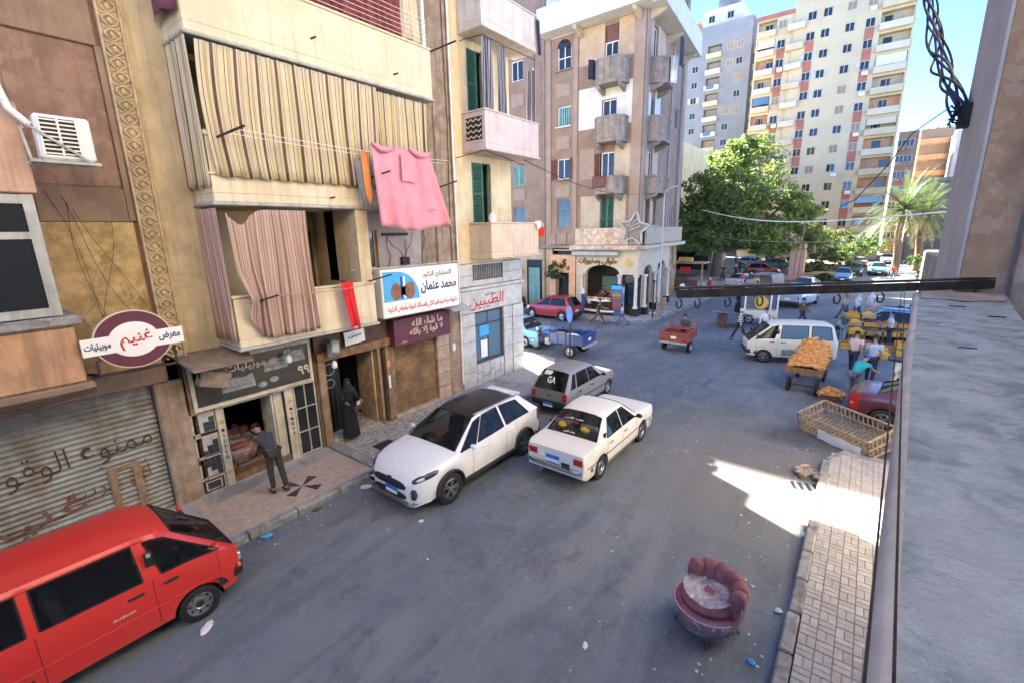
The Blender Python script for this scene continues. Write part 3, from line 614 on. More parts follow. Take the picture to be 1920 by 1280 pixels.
lettering('الاستشارى الدكتور','print_maroon',cs,9.45,-.825,4.50,width=1.15,height=.20,bold=.01); lettering('محمد عثمان','print_navy',cs,9.50,-.825,4.15,width=1.45,height=.38,bold=.03)
lettering('دكتوراه جراحة ومناظير الكلى والمسالك البولية وأمراض الذكورة','print_red',cs,8.9,-.825,3.66,width=2.65,height=.24,bold=.012)
for x in (7.5,10.2): MB().bar((x,-.52,4.6),(x,-.01,4.75),.04).build('bracket', 'iron', cs)
MB().tube([(6.6,-.75,4.80),(8,-.75,4.78),(10.4,-.78,4.80)], .02, 5).build('top_rod', 'grey_alu', cs)
ms = thing('maroon_sign', 'maroon box sign with white lettering above the brown shop shutter', 'sign', (LEFT_X,0,0), math.pi/2)
bx('box', 'print_maroon', ms, 8.02, 10.28, -.42, -.06, 2.46, 3.24, .01)
lettering('ما شاء الله','print_cream',ms,9.3,-.425,3.06,width=1.25,height=.25,bold=.01); lettering('لا قوة إلا بالله','print_cream',ms,9.25,-.425,2.77,width=1.35,height=.28,bold=.015); lettering('محل','print_cream',ms,8.35,-.425,2.57,width=.22,height=.09)
b = MB()
b.add([(10.0,-.42,3.42),(10.9,-.42,3.36),(10.9,-.85,3.18),(10.0,-.85,3.25)], [(0,1,2,3)]); aw = b.build('sheet', 'grey_alu'); aw.location=(LEFT_X,0,0); aw.rotation_euler=(0,0,math.pi/2); aw.name='tin_awning'
tag(aw, 'small rusty sheet metal awning below the doctor sign', 'awning'); aw.modifiers.new('t','SOLIDIFY').thickness=.02

# ---- furniture shop front
FS = B
bx('shop_pier', 'plaster_rough', B, 2.90, 3.0, -.06, .3, .13, 3.3); 
wall('shop_wall', 'shop_black', B, 2.86, 5.70, .05, 3.35, [(3.50,4.86,0,2.0,.2)], y=-.02)
sgb = bx('shop_sign', 'shop_black', B, 2.95, 5.55, -.20, -.021, 2.16, 3.14)
for a_ in ((2.93,5.57,2.10,2.18),(2.93,5.57,3.10,3.18)): bx('sign_frame', 'cream_frame', sgb, a_[0], a_[1], -.235, -.19, a_[2], a_[3])
for a_ in ((2.93,3.0),(5.5,5.57)): bx('sign_frame', 'cream_frame', sgb, a_[0], a_[1], -.232, -.19, 2.185, 3.095)
lettering('موبيليات','print_cream',sgb,4.05,-.205,2.86,width=.85,height=.22,bold=.015)
def sofa_relief(cx, cz, w_, m_):
    b = MB(); b.box(cx-w_/2,cx+w_/2,-.215,-.201,cz,cz+.09); b.prism([(cx-w_/2,-.215,cz+.1),(cx+w_/2,-.215,cz+.1),(cx+w_*.45,-.215,cz+.32),(cx+w_*.2,-.215,cz+.26),(cx-w_*.1,-.215,cz+.30),(cx-w_*.48,-.215,cz+.18)], (0,.012,0)); b.build('emblem', m_, sgb)
mat('emblem_grey', (.24,.25,.25), .5, .3, 9)
sofa_relief(4.70,2.62,.55,'emblem_grey'); sofa_relief(5.2,2.70,.42,'emblem_grey'); sofa_relief(3.85,2.36,.7,'emblem_grey')
for x,z in ((4.35,2.34),(4.62,2.40),(5.0,2.98)): disc(MB(), x, z, .10, .065, -.215, -.201, 16).build('emblem', 'emblem_grey', sgb)
lettering('٩٩','print_cream',sgb,5.35,-.205,2.45,height=.22,bold=.02); bx('strip', 'print_cream', sgb, 3.4, 4.4, -.245, -.236, 2.11, 2.135); lettering('معرض الفخر','gold',sgb,5.2,-.236,2.14,width=.6,height=.07,bold=.02)
# cream door surround with painted numbers
for a_ in ((3.34,3.50,.14,2.06),(4.86,5.06,.14,2.06)): bx('door_post', 'cream_frame', B, a_[0], a_[1], -.08, -.021, a_[2], a_[3], .008)
bx('door_head', 'cream_frame', B, 3.34, 5.06, -.082, -.021, 2.0, 2.095, .008)
lettering('موبيليات معرض غرف نوم','print_brown',B,4.2,-.084,2.05,width=.8,height=.06,bold=.02)
for x, s_ in ((3.42,'٠١٢٢٤٥'),(4.96,'٠١٠٥٧٨')):
    for k, ch in enumerate(s_): lettering(ch,'print_black',B,x,-.082,1.5-k*.13,height=.09,ar=False,bold=.02,name='painted_number')
    lettering('موبيل','gold',B,x,-.082,1.72,width=.13,height=.14,bold=.02,name='painted_number'); lettering('لنقل','gold',B,x,-.082,.5,width=.13,height=.16,bold=.02,name='painted_number')
# black and cream stepped tiles left of the door
for j, z in enumerate((1.56,1.02,.52)):
    fr = bx('tile_panel', 'cream_frame', B, 2.84, 3.32, -.05, -.021, z, z+.46)
    for i in range(4):
        for r_ in range(4):
            dark = (r_ < i) if j < 2 else (r_ >= 3-i)
            if j == 0 and r_ == 0: dark = i > 1
            bx('tile', 'tile_dark' if dark else 'tile_pale', fr, 2.855+i*.113, 2.855+i*.113+.108, -.06, -.051, z+.015+r_*.108, z+.015+r_*.108+.103)
fr = bx('tile_panel', 'cream_frame', B, 2.84, 3.32, -.05, -.021, .14, .49); bx('tile', 'tile_dark', fr, 2.87, 3.29, -.06, -.051, .17, .46); bx('tile', 'cream_frame', fr, 2.92, 3.24, -.064, -.061, .21, .42); bx('tile', 'tile_dark', fr, 2.95, 3.21, -.068, -.065, .235, .395)
# right-hand showcase
window(B, 5.08, 5.66, .16, 2.05, -.06, 'cream_frame', 'glass', nx=2, nz=3, fw=.035, name='showcase')
# room behind the shop door
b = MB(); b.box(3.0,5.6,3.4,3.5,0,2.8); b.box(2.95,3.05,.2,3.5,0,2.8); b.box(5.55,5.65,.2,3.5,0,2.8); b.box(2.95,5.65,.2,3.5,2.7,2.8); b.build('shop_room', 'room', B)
bx('shop_floor', 'terrazzo', B, 3.0, 5.6, -.02, 3.5, .10, .155); bx('step', 'wood', B, 3.5, 4.86, -.02, .35, .155, .30)
dl = bx('door_leaf', 'cream_frame', B, 4.55, 4.60, .0, .62, .16, 1.98, .01); bx('door_leaf', 'cream_frame', B, 4.62, 4.84, .02, .06, .16, 1.98, .01)
bx('door_handle', 'chrome', dl, 4.53, 4.549, .5, .54, 1.0, 1.2)
# canopy sheet and broken box lamp above the shop
cn = MB().add([(2.75,-.05,3.30),(4.1,-.05,3.34),(3.95,-.95,3.12),(2.82,-1.0,3.14)], [(0,1,2,3)]).build('canopy_sheet', 'sheet_wood', loc=(LEFT_X,0,0), rot=(0,0,math.pi/2)); cn.modifiers.new('t','SOLIDIFY').thickness=.04
tag(cn, 'dusty warped wooden canopy sheet under the pink curtain', 'canopy')
lp = thing('broken_box', 'grey broken box hanging askew below the wooden canopy sheet', 'box', (LEFT_X,0,0), math.pi/2)
MB().cbox((3.28,-.55,2.83), (.55,.3,.34), Matrix.Rotation(R(20),3,'Y')).build('casing', 'sheet_wood', lp, bevel=.02); MB().bar((3.0,-.6,3.1),(3.05,-.6,2.65),.03).build('strut', 'iron', lp); MB().bar((3.0,-.1,3.2),(3.1,-.6,3.0),.03).build('strut', 'iron', lp)
fl = thing('flood_lamp', 'grey flood lamp bent down over the wooden doorway', 'lamp', (LEFT_X,0,0), math.pi/2)
MB().cbox((6.1,-.38,2.83), (.2,.34,.34), Matrix.Rotation(R(-35),3,'X')@Matrix.Rotation(R(20),3,'Y')).build('housing', 'grey_alu', fl, bevel=.02); MB().bar((6.1,-.3,2.95),(6.1,-.02,3.1),.03).build('arm', 'iron', fl)
for k,(x,z,l_) in enumerate(((6.06,2.42,'white hanging bulb below the flood lamp at the wooden doorway'),(4.92,2.84,'white bulb in front of the black furniture shop sign'))):
    bl = thing('hanging_bulb', l_, 'bulb', (LEFT_X,0,0), math.pi/2)
    MB().lathe([(.01,.12),(.03,.1),(.065,.06),(.07,-.05),(.05,-.085),(.01,-.09)], 14, Matrix.Translation((x,-.42,z))).build('globe', 'white_plastic', bl, smooth=60); MB().tube([(x,-.42,z+.1),(x,-.40,z+.3),(x,-.2,z+.42)], .008, 5).build('cord', 'iron', bl)

# ---- wooden entrance portal
wall('portal_wall', 'stone_brown', B, 5.70, 8.06, .05, 3.35, [(5.98,7.55,0,2.46,.35),(7.62,7.84,0,2.5,.2)], y=-.04)
for x in (5.76,7.58,7.86): bx('portal_post', 'stone_brown', B, x, x+.20 if x < 7 else x+.10, -.14, -.041, .14, 2.50, .01)
bx('portal_lintel', 'wood', B, 5.74, 8.02, -.2, -.041, 2.50, 2.74, .015); bx('portal_band', 'wood_dark', B, 5.72, 8.04, -.12, -.041, 2.745, 3.3)
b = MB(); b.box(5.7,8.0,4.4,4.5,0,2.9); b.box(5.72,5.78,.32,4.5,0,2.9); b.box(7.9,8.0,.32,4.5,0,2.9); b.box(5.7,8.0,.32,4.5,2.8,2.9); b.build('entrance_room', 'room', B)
bx('entrance_floor', 'mosaic', B, 5.98, 7.6, -.10, 4.4, .10, .26)
gd = bx('grille_door', 'black_paint', B, 6.0, 6.62, .36, .39, .27, 2.44)
for k in range(5): MB().bar((6.05+k*.13,.34,.3),(6.05+k*.13,.34,2.42),.018).build('grille_bar', 'iron', gd)
for z,r_ in ((2.1,.16),(1.7,.12)): MB().tube([(6.31+r_*math.cos(a),.33,z+r_*math.sin(a)) for a in [R(30*k) for k in range(12)]], .012, 5, close=True).build('grille_ring', 'grey_alu', gd)
bx('door_leaf', 'wood_pale', B, 7.48, 7.54, .02, .8, .26, 2.44)
MB().cbox((6.85,-.22,2.98), (.62,.02,.36), Matrix.Rotation(R(-3),3,'Y')).build('paper_notice', 'print_white', B); lettering('مبنى','print_black',B,6.85,-.232,3.02,width=.4,height=.12,bold=.01)
bx('paper_notice', 'print_white', B, 7.90, 7.96, -.145, -.141, 1.2, 1.6); bx('orange_notice', 'cloth_orange', B, 7.87, 7.99, -.1455, -.1415, 1.85, 2.05)
# ---- brown-shuttered shop
wall('shop_wall', 'stone_brown', B, 8.06, 9.96, .05, 3.35, [(8.24,9.94,0,2.36,.2)], y=-.02)
s2 = bx('roller_shutter', 'black_paint', B, 8.24, 9.94, .10, .14, .15, 2.36)
slm2 = MB().prism([(0,.085,0),(0,.06,.012),(0,.02,.045),(0,.06,.07),(0,.085,.083)], (1.69,0,0)).mesh('slat', 'slat_brown', 30)
for k in range(26): inst('slat', slm2, s2, (8.245,0,.17+k*.083))
for k in range(5): bx('pier_stone', 'stone_beige', B, 9.97, 10.52, -.07-.01*(k % 2), .2, .14+k*.47, .14+k*.47+.455, .02)
bx('shop_sill', 'stone_beige', B, 8.1, 9.96, -.12, .1, .10, .24, .02)
bx('pier', 'plaster_rough', B, 10.54, 11.13, -.06, .3, .1, 2.62, .03)
bx('small_box', 'white_paint', B, 10.6, 10.72, -.16, -.061, 1.75, 2.0)

# ---- C: the corner house with the pharmacy
Cc = thing('corner_house', 'pale yellow corner house with marble shop front and green shutters', 'building', (LEFT_X,0,0), math.pi/2)
CX0, CX1 = 11.18, 14.2
wall('wall', 'wall_c', Cc, CX0, CX1, 4.62, HT, [(12.05,13.05,5.9,7.98,.22),(12.0,12.85,9.3,11.4,.22),(12.0,12.85,12.6,14.8,.22)])
shell(Cc, CX0, CX1, 9, 4.62, HT, 'wall_c')
bx('shadow_bay', 'wall_c', Cc, 14.203, 15.05, .65, 2.5, 4.9, 8.0); bx('shadow_bay_pane', 'glass', Cc, 15.051, 15.06, .9, 2.2, 6.0, 7.6)  # hidden bay and pane added so their shadow narrows the sunlit wedge
bx('room_back', 'room', Cc, 11.4, 14.0, 1.2, 1.3, 4.7, 15)
wall('shop_wall', 'marble_gap', Cc, CX0, 14.75, 0, 4.62, [(11.9,13.5,.95,2.85,.2),(11.85,13.52,4.02,4.54,.15)])
shell(Cc, CX0, 14.75, 6, 0, 4.62, 'marble'); bx('shop_back', 'room', Cc, 11.3, 14.7, 2.5, 2.6, .1, 4.5)
rnd = random.Random(4)
def blocks(x0, x1, zs, y=-.055):
    for za, zb in zip(zs[:-1], zs[1:]): bx('marble_block', 'marble', Cc, x0+.006, x1-.006, y-rnd.uniform(0,.008), -.002, za+.006, zb-.006, .008)
blocks(11.18,11.88,[.13,.72,1.3,1.85,2.4,2.86]); blocks(13.52,14.05,[.13,.7,1.3,1.9,2.4,2.86]); blocks(14.05,14.75,[.13,.75,1.28,1.85,2.35,2.86],-.10)
bx('fascia', 'marble', Cc, 11.2, 14.70, -.075, -.002, 2.88, 3.66, .01); bx('cornice', 'marble', Cc, 11.18, 14.78, -.13, -.002, 3.68, 3.80, .02); blocks(11.18,11.84,[3.82,4.2,4.6]); blocks(13.53,14.75,[3.82,4.2,4.6]); bx('marble_block', 'marble', Cc, 11.85, 13.52, -.05, -.002, 3.82, 4.0)
bx('marble_block', 'marble', Cc, 11.85, 13.52, -.05, -.002, 4.55, 4.61)
x = 11.9
for w_ in (.32,.42,.28,.34,.24):
    z = .13
    for h_ in ((.27,.53) if int(w_*100) % 4 else (.45,.35)):
        bx('stone_slab', 'marble', Cc, x+.012, min(x+w_,13.5)-.012, -.045, -.002, z+.012, z+h_-.012, .008); z += h_
    x += w_
lettering('الطيبين','print_red',Cc,12.55,-.078,3.22,width=1.95,height=.52,bold=.008,shear=.15); lettering('صيدلية دكتور','print_navy',Cc,12.75,-.078,3.46,width=.65,height=.14,bold=.01)
window(Cc, 11.9, 13.5, .95, 2.85, .06, 'wood_dark', 'glass_blue', nx=2, nz=1, fw=.07, split=2.35, name='shop_window')
bx('poster', 'print_white', Cc, 12.25, 12.62, .045, .055, 1.1, 1.75); bx('poster', 'print_blue', Cc, 12.2, 12.72, .045, .055, 1.9, 2.3)
gv = bx('vent_grille', 'black_paint', Cc, 11.85, 13.52, .10, .12, 4.02, 4.54)
for k in range(17): MB().bar((11.9+k*.098,.02,4.03),(11.9+k*.098,.02,4.53),.028).build('grille_bar', 'grey_alu', gv)
balcony(Cc, 11.82, 14.58, 4.86, 5.94, 1.0, 'bal_c_cream', under='bal_c_cream'); balcony(Cc, 11.68, 14.62, 8.28, 9.38, 1.0, 'bal_c_pink', under='bal_c_pink'); balcony(Cc, 11.64, 14.5, 11.72, 12.75, 1.0, 'bal_c_white', under='bal_c_white')
# pierced blocks on the end of the middle balcony
b2 = bx('pierced_panel', 'black_paint', Cc, 11.665, 11.679, -.86, -.18, 8.55, 9.22)
for j in range(4):
    for i in range(3):
        b = MB(); y0, z0 = -.85+i*.225, 8.57+j*.165
        b.bar((11.66,y0,z0+.10),(11.66,y0+.11,z0+.02),.03); b.bar((11.66,y0+.11,z0+.02),(11.66,y0+.22,z0+.10),.03); b.build('pierced_block', 'bal_c_white', b2)
for z0,z1,x0,x1 in ((5.96,7.96,12.07,13.03),(9.4,11.38,12.02,12.83),(12.75,14.7,12.02,12.83)):
    xm = (x0+x1)/2; bx('doorway', 'black_paint', Cc, x0, x1, .19, .21, z0, z1)
    louvre(Cc, x0, xm, z0, z1, .04, 'green_wood', rot=R(-12)); louvre(Cc, xm, x1, z0, z1, .04, 'green_wood', rot=R(35), hinge='r')
for xa,xb_,sd_ in ((11.75,12.2,1),(12.55,12.95,2)):
    c_ = curtain('curtain', 'navy and white striped curtain '+('left' if sd_ == 1 else 'right')+' of the green door on the pink balcony', 'stripe_navy', xa, xb_, 9.3, 11.45, -.9 if sd_ == 1 else -.86, 4, .05, seed=20+sd_)
curtain('curtain', 'navy striped curtain at the far end of the pink balcony', 'stripe_navy', -.95, -.6, 9.35, 11.2, 14.5, 2, .04, axis='y', seed=30)
MB().tube([(11.7,-.95,11.45),(13,-.97,11.42),(14.5,-.95,11.45)], .012, 5).build('curtain_rail', 'iron', Cc); MB().tube([(11.7,-.95,11.45),(11.7,-.02,11.5)], .012, 5).build('curtain_rail', 'iron', Cc)
MB().tube([(14.45,-.95,9.4),(14.45,-.95,11.6)], .012, 5).build('curtain_rail', 'iron', Cc)
MB().tube([(11.2,-.1,8.0),(11.7,-.9,8.2),(12.6,-1.06,8.05),(13.6,-1.06,7.9),(14.2,-.6,8.1)], .014, 5).build('cable', 'iron', Cc)
bk = thing('red_bucket', 'red plastic bucket hanging at the end of the cream corner balcony', 'bucket', (-10.0,14.72,5.45))
MB().lathe([(.001,0),(.12,0),(.16,.33),(.17,.33),(.17,.36),(.15,.36)], 16).build('pail', 'cloth_red', bk, smooth=50); MB().tube([(-.16,0,.34),(-.1,0,.5),(0,0,.55),(.1,0,.5),(.16,0,.34)], .008, 5).build('handle', 'white_plastic', bk)
jr = MB().lathe([(.001,0),(.1,0),(.13,.1),(.1,.24),(.05,.28),(.06,.32),(.001,.33)], 12).build('pot', 'white_plastic', loc=(-10.1,12.0,5.99), smooth=60); jr.name = 'white_pot'; tag(jr, 'white pot on the coping of the cream corner balcony', 'pot')
cloth('hanging_cloth', 'white cloth lying over the end of the cream corner balcony', 'cloth_white', 'cloth', 14.3, 14.62, 14.35, 14.66, 6.05, 5.8, -1.05, 1, .02, seed=9)
cloth('hanging_cloth', 'dark navy cloth hanging from the end of the white top balcony', 'cloth_navy', 'cloth', 14.4, 14.62, 14.45, 14.62, 12.7, 11.6, -1.06, 1, .03, seed=10)
# ---------------------------------------------------------------- D: the old corner block across the side street
mat('plaster_mauve', (.265,.185,.14), .9, .16, 1.2, .3, 8, streak=.6, stain=.5, stain_col=(.24,.165,.135)); mat('plaster_mauve_pale', (.32,.24,.19), .9, .10, 1.2, .2, 10, streak=.35, stain_col=(.27,.20,.16)); mat('plaster_peach', (.47,.335,.22), .9, .12, 1.8, .1, 12, streak=.5, stain_col=(.45,.33,.22)); mat('plaster_white', (.61,.59,.55), .9, .08, 1.8, .1, 12, streak=.45, stain_col=(.5,.45,.4)); mat('plaster_ivory', (.45,.375,.275), .9, .12, 1.8, .15, 12, streak=.55, stain_col=(.42,.33,.24))
mat('concrete_old', (.26,.225,.195), .95, .2, 3, .6, 9, streak=.5, stain_col=(.17,.14,.115)); mat('peeling', (.52,.42,.32), .95, .2, 2.5, .4, 9, stain=.7, stain_col=(.42,.22,.14), peel=.8, peel_col=(.66,.60,.50))
mat('teal_paint', (.16,.34,.33), .7, .12, 4, streak=.3); mat('brown_shutter', (.135,.06,.05), .7, .2, 5); mat('peach_stone', (.62,.37,.22), .8, .1, 2, .1, 20); mat('fascia_stone', (.55,.47,.34), .8, .1, 3, .15, 18, streak=.2, stain_col=(.4,.32,.22)); mat('col_cream', (.66,.60,.48), .6, .06, 3)
DX, DY, DH = -11.9, 28.6, 28.0
D = thing('corner_block', 'old mauve apartment block with stone balconies above the arched corner shop', 'building', (DX,DY,0))
holes = []
s2 = (-6.1,-5.05); s1 = (-10.0,-8.95)
rows2 = [(16.0,17.45),(12.55,13.8),(9.15,10.5),(5.9,7.85)]; rows1 = [(16.1,17.4),(12.2,13.7),(9.0,10.4),(5.8,7.5)]
for z0,z1 in rows2: holes.append((*s2,z0,z1,.2))
for z0,z1 in rows1: holes.append((*s1,z0,z1,.2))
doors = [(-2.65,-1.75,15.75,17.8),(-2.75,-1.75,12.4,13.65),(-3.2,-1.8,9.0,10.55),(-2.7,-1.75,5.0,7.8)]
holes += [(*d_,.25) for d_ in doors]
wall('wall', 'plaster_mauve', D, -14, 0, 4.62, DH, holes)
b = MB(); L_ = 10.8; dv = Vector((-.1*L_, .995*L_, 0))
b.poly([(dv.x,dv.y,0),(-14,dv.y,0),(-14,dv.y,DH),(dv.x,dv.y,DH)]); b.poly([(0,0,DH),(dv.x,dv.y,DH),(-14,dv.y,DH),(-14,0,DH)]); b.poly([(-14,0,0),(-14,0,DH),(-14,dv.y,DH),(-14,dv.y,0)]); b.build('shell', 'plaster_mauve', D)
MR = Matrix.Rotation(R(95.74), 4, 'Z')
def onr(o): o.matrix_local = MR@o.matrix_local; return o
rholes = [(1.5,2.4,15.7,17.7,.25),(1.5,2.4,12.4,13.65,.25),(1.5,2.4,9.0,10.55,.25),(1.3,2.3,5.0,7.7,.25),(3.2,3.9,5.2,7.6,.2),(7.8,8.8,13.0,14.3,.2),(7.8,8.8,5.6,7.4,.2)]
onr(wall('wall', 'plaster_mauve', D, 0, L_, 4.62, DH, rholes))
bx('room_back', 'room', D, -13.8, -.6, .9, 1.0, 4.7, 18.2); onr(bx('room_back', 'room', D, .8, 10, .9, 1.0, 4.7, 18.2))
# painted patches and pilasters
for a_ in ((-4.45,-.72,12.1,12.38,'plaster_white'),(-4.45,-2.78,12.39,14.55,'plaster_white'),(-1.72,-.72,12.39,14.55,'plaster_white'),(-2.77,-1.73,13.68,14.55,'plaster_white'),(-4.45,-2.68,15.9,18.0,'plaster_peach'),(-1.72,-.72,15.9,18.0,'plaster_peach'),(-1.76,-.72,8.95,10.9,'plaster_ivory'),(-4.3,-3.25,9.0,10.9,'plaster_mauve_pale'),(-4.2,-2.75,5.0,7.9,'plaster_ivory'),(-1.72,-.9,5.0,7.9,'plaster_ivory'),(-7.0,-4.5,18.0,22,'plaster_white')):
    bx('painted_patch', a_[4], D, a_[0], a_[1], -.018, -.002, a_[2], a_[3])
for a_ in ((.75,1.48,12.1,14.6,'plaster_white'),(2.42,3.7,12.1,14.6,'plaster_white'),(.75,1.48,15.9,18,'plaster_peach'),(2.42,4.4,15.9,18,'plaster_peach'),(.75,1.48,9,11,'plaster_ivory'),(2.42,3.7,9,11,'plaster_ivory'),(.3,1.28,5,7.9,'plaster_ivory'),(2.32,3.15,5,7.9,'plaster_ivory')):
    onr(bx('painted_patch', a_[4], D, a_[0], a_[1], -.018, -.002, a_[2], a_[3]))
for x0,x1 in ((-.70,-.02),(-7.05,-6.6),(-4.85,-4.5),(-10.6,-10.3)): bx('pilaster', 'plaster_mauve_pale', D, x0, x1, -.09, -.002, 4.62, 18.1, .02)
for x0,x1 in ((.02,.72),(6.4,6.8),(9.9,10.7)): onr(bx('pilaster', 'plaster_mauve_pale', D, x0, x1, -.09, -.002, 4.62, 18.1, .02))
for z in (8.05,11.2,14.5):
    for x0,x1 in ((-6.4,-5.0),(-10.2,-8.8)): bx('relief_panel', 'plaster_mauve_pale', D, x0+.2, x1-.1, -.05, -.002, z-.1, z+.75, .03)
MB().tube([(-7.12,-.12,.3),(-7.12,-.12,10),(-7.1,-.12,22)], .07, 8).build('drainpipe', 'concrete_old', D, smooth=60); onr(MB().tube([(9.3,-.12,3.0),(9.3,-.12,10),(9.3,-.12,22)], .06, 8).build('drainpipe', 'concrete_old', D, smooth=60))
# windows
fr_ = [('white_paint','glass'),('teal_paint',None),('white_paint','glass'),('concrete_old',None)]
for k,(z0,z1) in enumerate(rows2):
    if k in (0,2): window(D, *s2, z0, z1, .08, 'white_paint', 'glass', nx=2, nz=1 if k else 2, fw=.07, sill='concrete_old')
    elif k == 1:
        f_ = window(D, *s2, z0, z1, .10, 'white_paint', 'glass', nx=1, fw=.08, sill='white_paint')
        for j in range(5): MB().box(s2[0]+.1+j*.175,s2[0]+.22+j*.175,.05,.09,z0+.08,z1-.08).build('shutter_board', 'teal_paint', f_)
    else: window(D, *s2, z0, z1, .08, 'concrete_old', 'glass_green', nx=2, nz=3, fw=.05)
louvre(D, s2[0]-.5, s2[0], 9.15, 10.5, -.06, 'brown_shutter'); louvre(D, s2[1], s2[1]+.28, 9.15, 10.5, -.06, 'brown_shutter', rot=R(-50))
MB().prism([(s2[0]+.5+.5*math.cos(a),-.03,17.35+.45*math.sin(a)) for a in [R(18*k) for k in range(11)]], (0,.029,0)).build('arch_head', 'glass', D)
for k,(z0,z1) in enumerate(rows1):
    if k in (1,2): louvre(D, s1[0], (s1[0]+s1[1])/2, z0, z1, .05, 'teal_paint'); louvre(D, (s1[0]+s1[1])/2, s1[1], z0, z1, .05, 'teal_paint')
    else: window(D, *s1, z0, z1, .08, 'white_paint' if k == 0 else 'concrete_old', 'glass' if k == 0 else 'glass_green', nx=2, nz=1, fw=.07)
for k,(x0,x1,z0,z1) in enumerate(doors):
    if k == 0: bx('blind', 'brown_shutter', D, x0+.06, x1-.06, .07, .10, 16.9, z1); window(D, x0, x1, z0, 16.9, .10, 'white_paint', 'glass', nx=2, fw=.07, name='balcony_door')
    elif k == 3: louvre(D, x0, (x0+x1)/2, z0, z1, .06, 'green_wood', name='balcony_door'); louvre(D, (x0+x1)/2, x1, z0, z1, .06, 'green_wood', name='balcony_door')
    else: window(D, x0+(.45 if k == 2 else 0), x1, z0, z1, .10, 'white_paint', 'glass', nx=2, fw=.07, name='balcony_door')
louvre(D, -3.2, -2.78, 9.0, 10.55, -.03, 'brown_shutter')
for k,(x0,x1,z0,z1,_) in enumerate(rholes):
    if k in (1,): onr(window(D, x0, x1, z0, z1, .1, 'teal_paint', 'glass_green', nx=2, name='balcony_door'))
    elif k in (3,4): onr(louvre(D, x0, x1, z0, z1, .05, 'green_wood'))
    elif k == 5: onr(window(D, x0, x1, z0, z1, .08, 'teal_paint', 'glass_green', nx=2))
    else: onr(window(D, x0, x1, z0, z1, .1, 'white_paint', 'glass', nx=2, name='balcony_door'))
def canted(parent, x0, x1, z0, zp, d, mt):
    """stone balcony with cut corners, a baluster-panel front and two consoles"""
    q = [(x0,-.003),(x0,-d*.55),(x0+d*.4,-d),(x1-d*.4,-d),(x1,-d*.55),(x1,-.003)]
    b = MB().prism([(x,y,z0) for x,y in q], (0,0,.2))
    o = b.build('balcony', mt, parent, bevel=.015)
    for (xa,ya),(xb_,yb) in zip(q[:-1], q[1:]):
        a, c = Vector((xa,ya,0)), Vector((xb_,yb,0)); d_ = (c-a).normalized(); nrm = Vector((-d_.y,d_.x,0))
        MB().prism([a+Vector((0,0,z0+.2)), c+Vector((0,0,z0+.2)), c+nrm*.1+Vector((0,0,z0+.2)), a+nrm*.1+Vector((0,0,z0+.2))], (0,0,zp-z0-.32)).build('baluster_panel', mt, o)
        MB().prism([a-nrm*.04+Vector((0,0,zp-.118)), c-nrm*.04+Vector((0,0,zp-.118)), c+nrm*.14+Vector((0,0,zp-.118)), a+nrm*.14+Vector((0,0,zp-.118))], (0,0,.118)).build('handrail', mt, o, bevel=.015)
        L2 = (c-a).length; nb = int(L2/.3)
        for k in range(1, nb): MB().bar(a+d_*L2*k/nb-nrm*.02+Vector((0,0,z0+.22)), a+d_*L2*k/nb-nrm*.02+Vector((0,0,zp-.13)), .05).build('baluster', mt, o)
    for x in (x0+.3, x1-.3): MB().prism([(x-.1,-.003,z0-.002),(x-.1,-d*.8,z0-.002),(x-.1,-d*.7,z0-.15),(x-.1,-.003,z0-.42)], (.2,0,0)).build('console', mt, o)
    return o
for z0,zp in ((14.3,15.75),(11.0,12.5),(7.9,9.0)):
    canted(D, -2.95, -.95, z0, zp, 1.05, 'concrete_old'); onr(canted(D, .85, 3.2, z0, zp, 1.05, 'concrete_old'))
# white balcony round the fifth floor
bb = bx('ring_balcony', 'plaster_white', D, -7.0, .55, -1.15, -.002, 18.05, 18.25); bx('parapet', 'plaster_white', bb, -7.0, .55, -1.15, -1.03, 18.25, 19.5); onr(bx('ring_balcony', 'plaster_white', D, -.6, 10.0, -1.15, -.002, 18.06, 18.26)); onr(bx('parapet', 'plaster_white', D, -.7, 10.0, -1.15, -1.03, 18.26, 19.5))
for x in (-4.3,-.4): MB().prism([(x-.12,-.003,18.04),(x-.12,-1.0,18.04),(x-.12,-.9,17.85),(x-.12,-.003,17.5)], (.24,0,0)).build('console', 'plaster_ivory', D)
for x in (.4,4.6,9): onr(MB().prism([(x-.12,-.003,18.04),(x-.12,-1.0,18.04),(x-.12,-.9,17.85),(x-.12,-.003,17.5)], (.24,0,0)).build('console', 'plaster_ivory', D))
window(D, -6.1, -5.1, 19.5, 21, -.03, 'teal_paint', 'glass_green', nx=2)
# first-floor parapet, cornice, corner shop
bx('parapet', 'peeling', D, -4.3, -.3, -.55, -.40, 4.70, 5.80, .02); onr(bx('parapet', 'plaster_ivory', D, .2, 10.4, -.5, -.36, 4.70, 5.80, .02)); bx('parapet', 'peeling', D, -.35, .30, -.50, -.2, 4.7, 5.80, .05)
bx('cornice', 'peeling', D, -4.6, .35, -.85, -.002, 4.38, 4.68, .04); onr(bx('cornice', 'fascia_stone', D, -.3, 10.8, -.75, -.002, 4.40, 4.66, .04)); bx('cornice', 'concrete_old', D, -14, -4.62, -.3, -.002, 4.45, 4.62, .03)
for k in range(3): bx('window_box_panel', 'plaster_mauve_pale', D, -7.0+k*.9, -6.2+k*.9, -.07, -.002, 4.75, 5.5, .02)
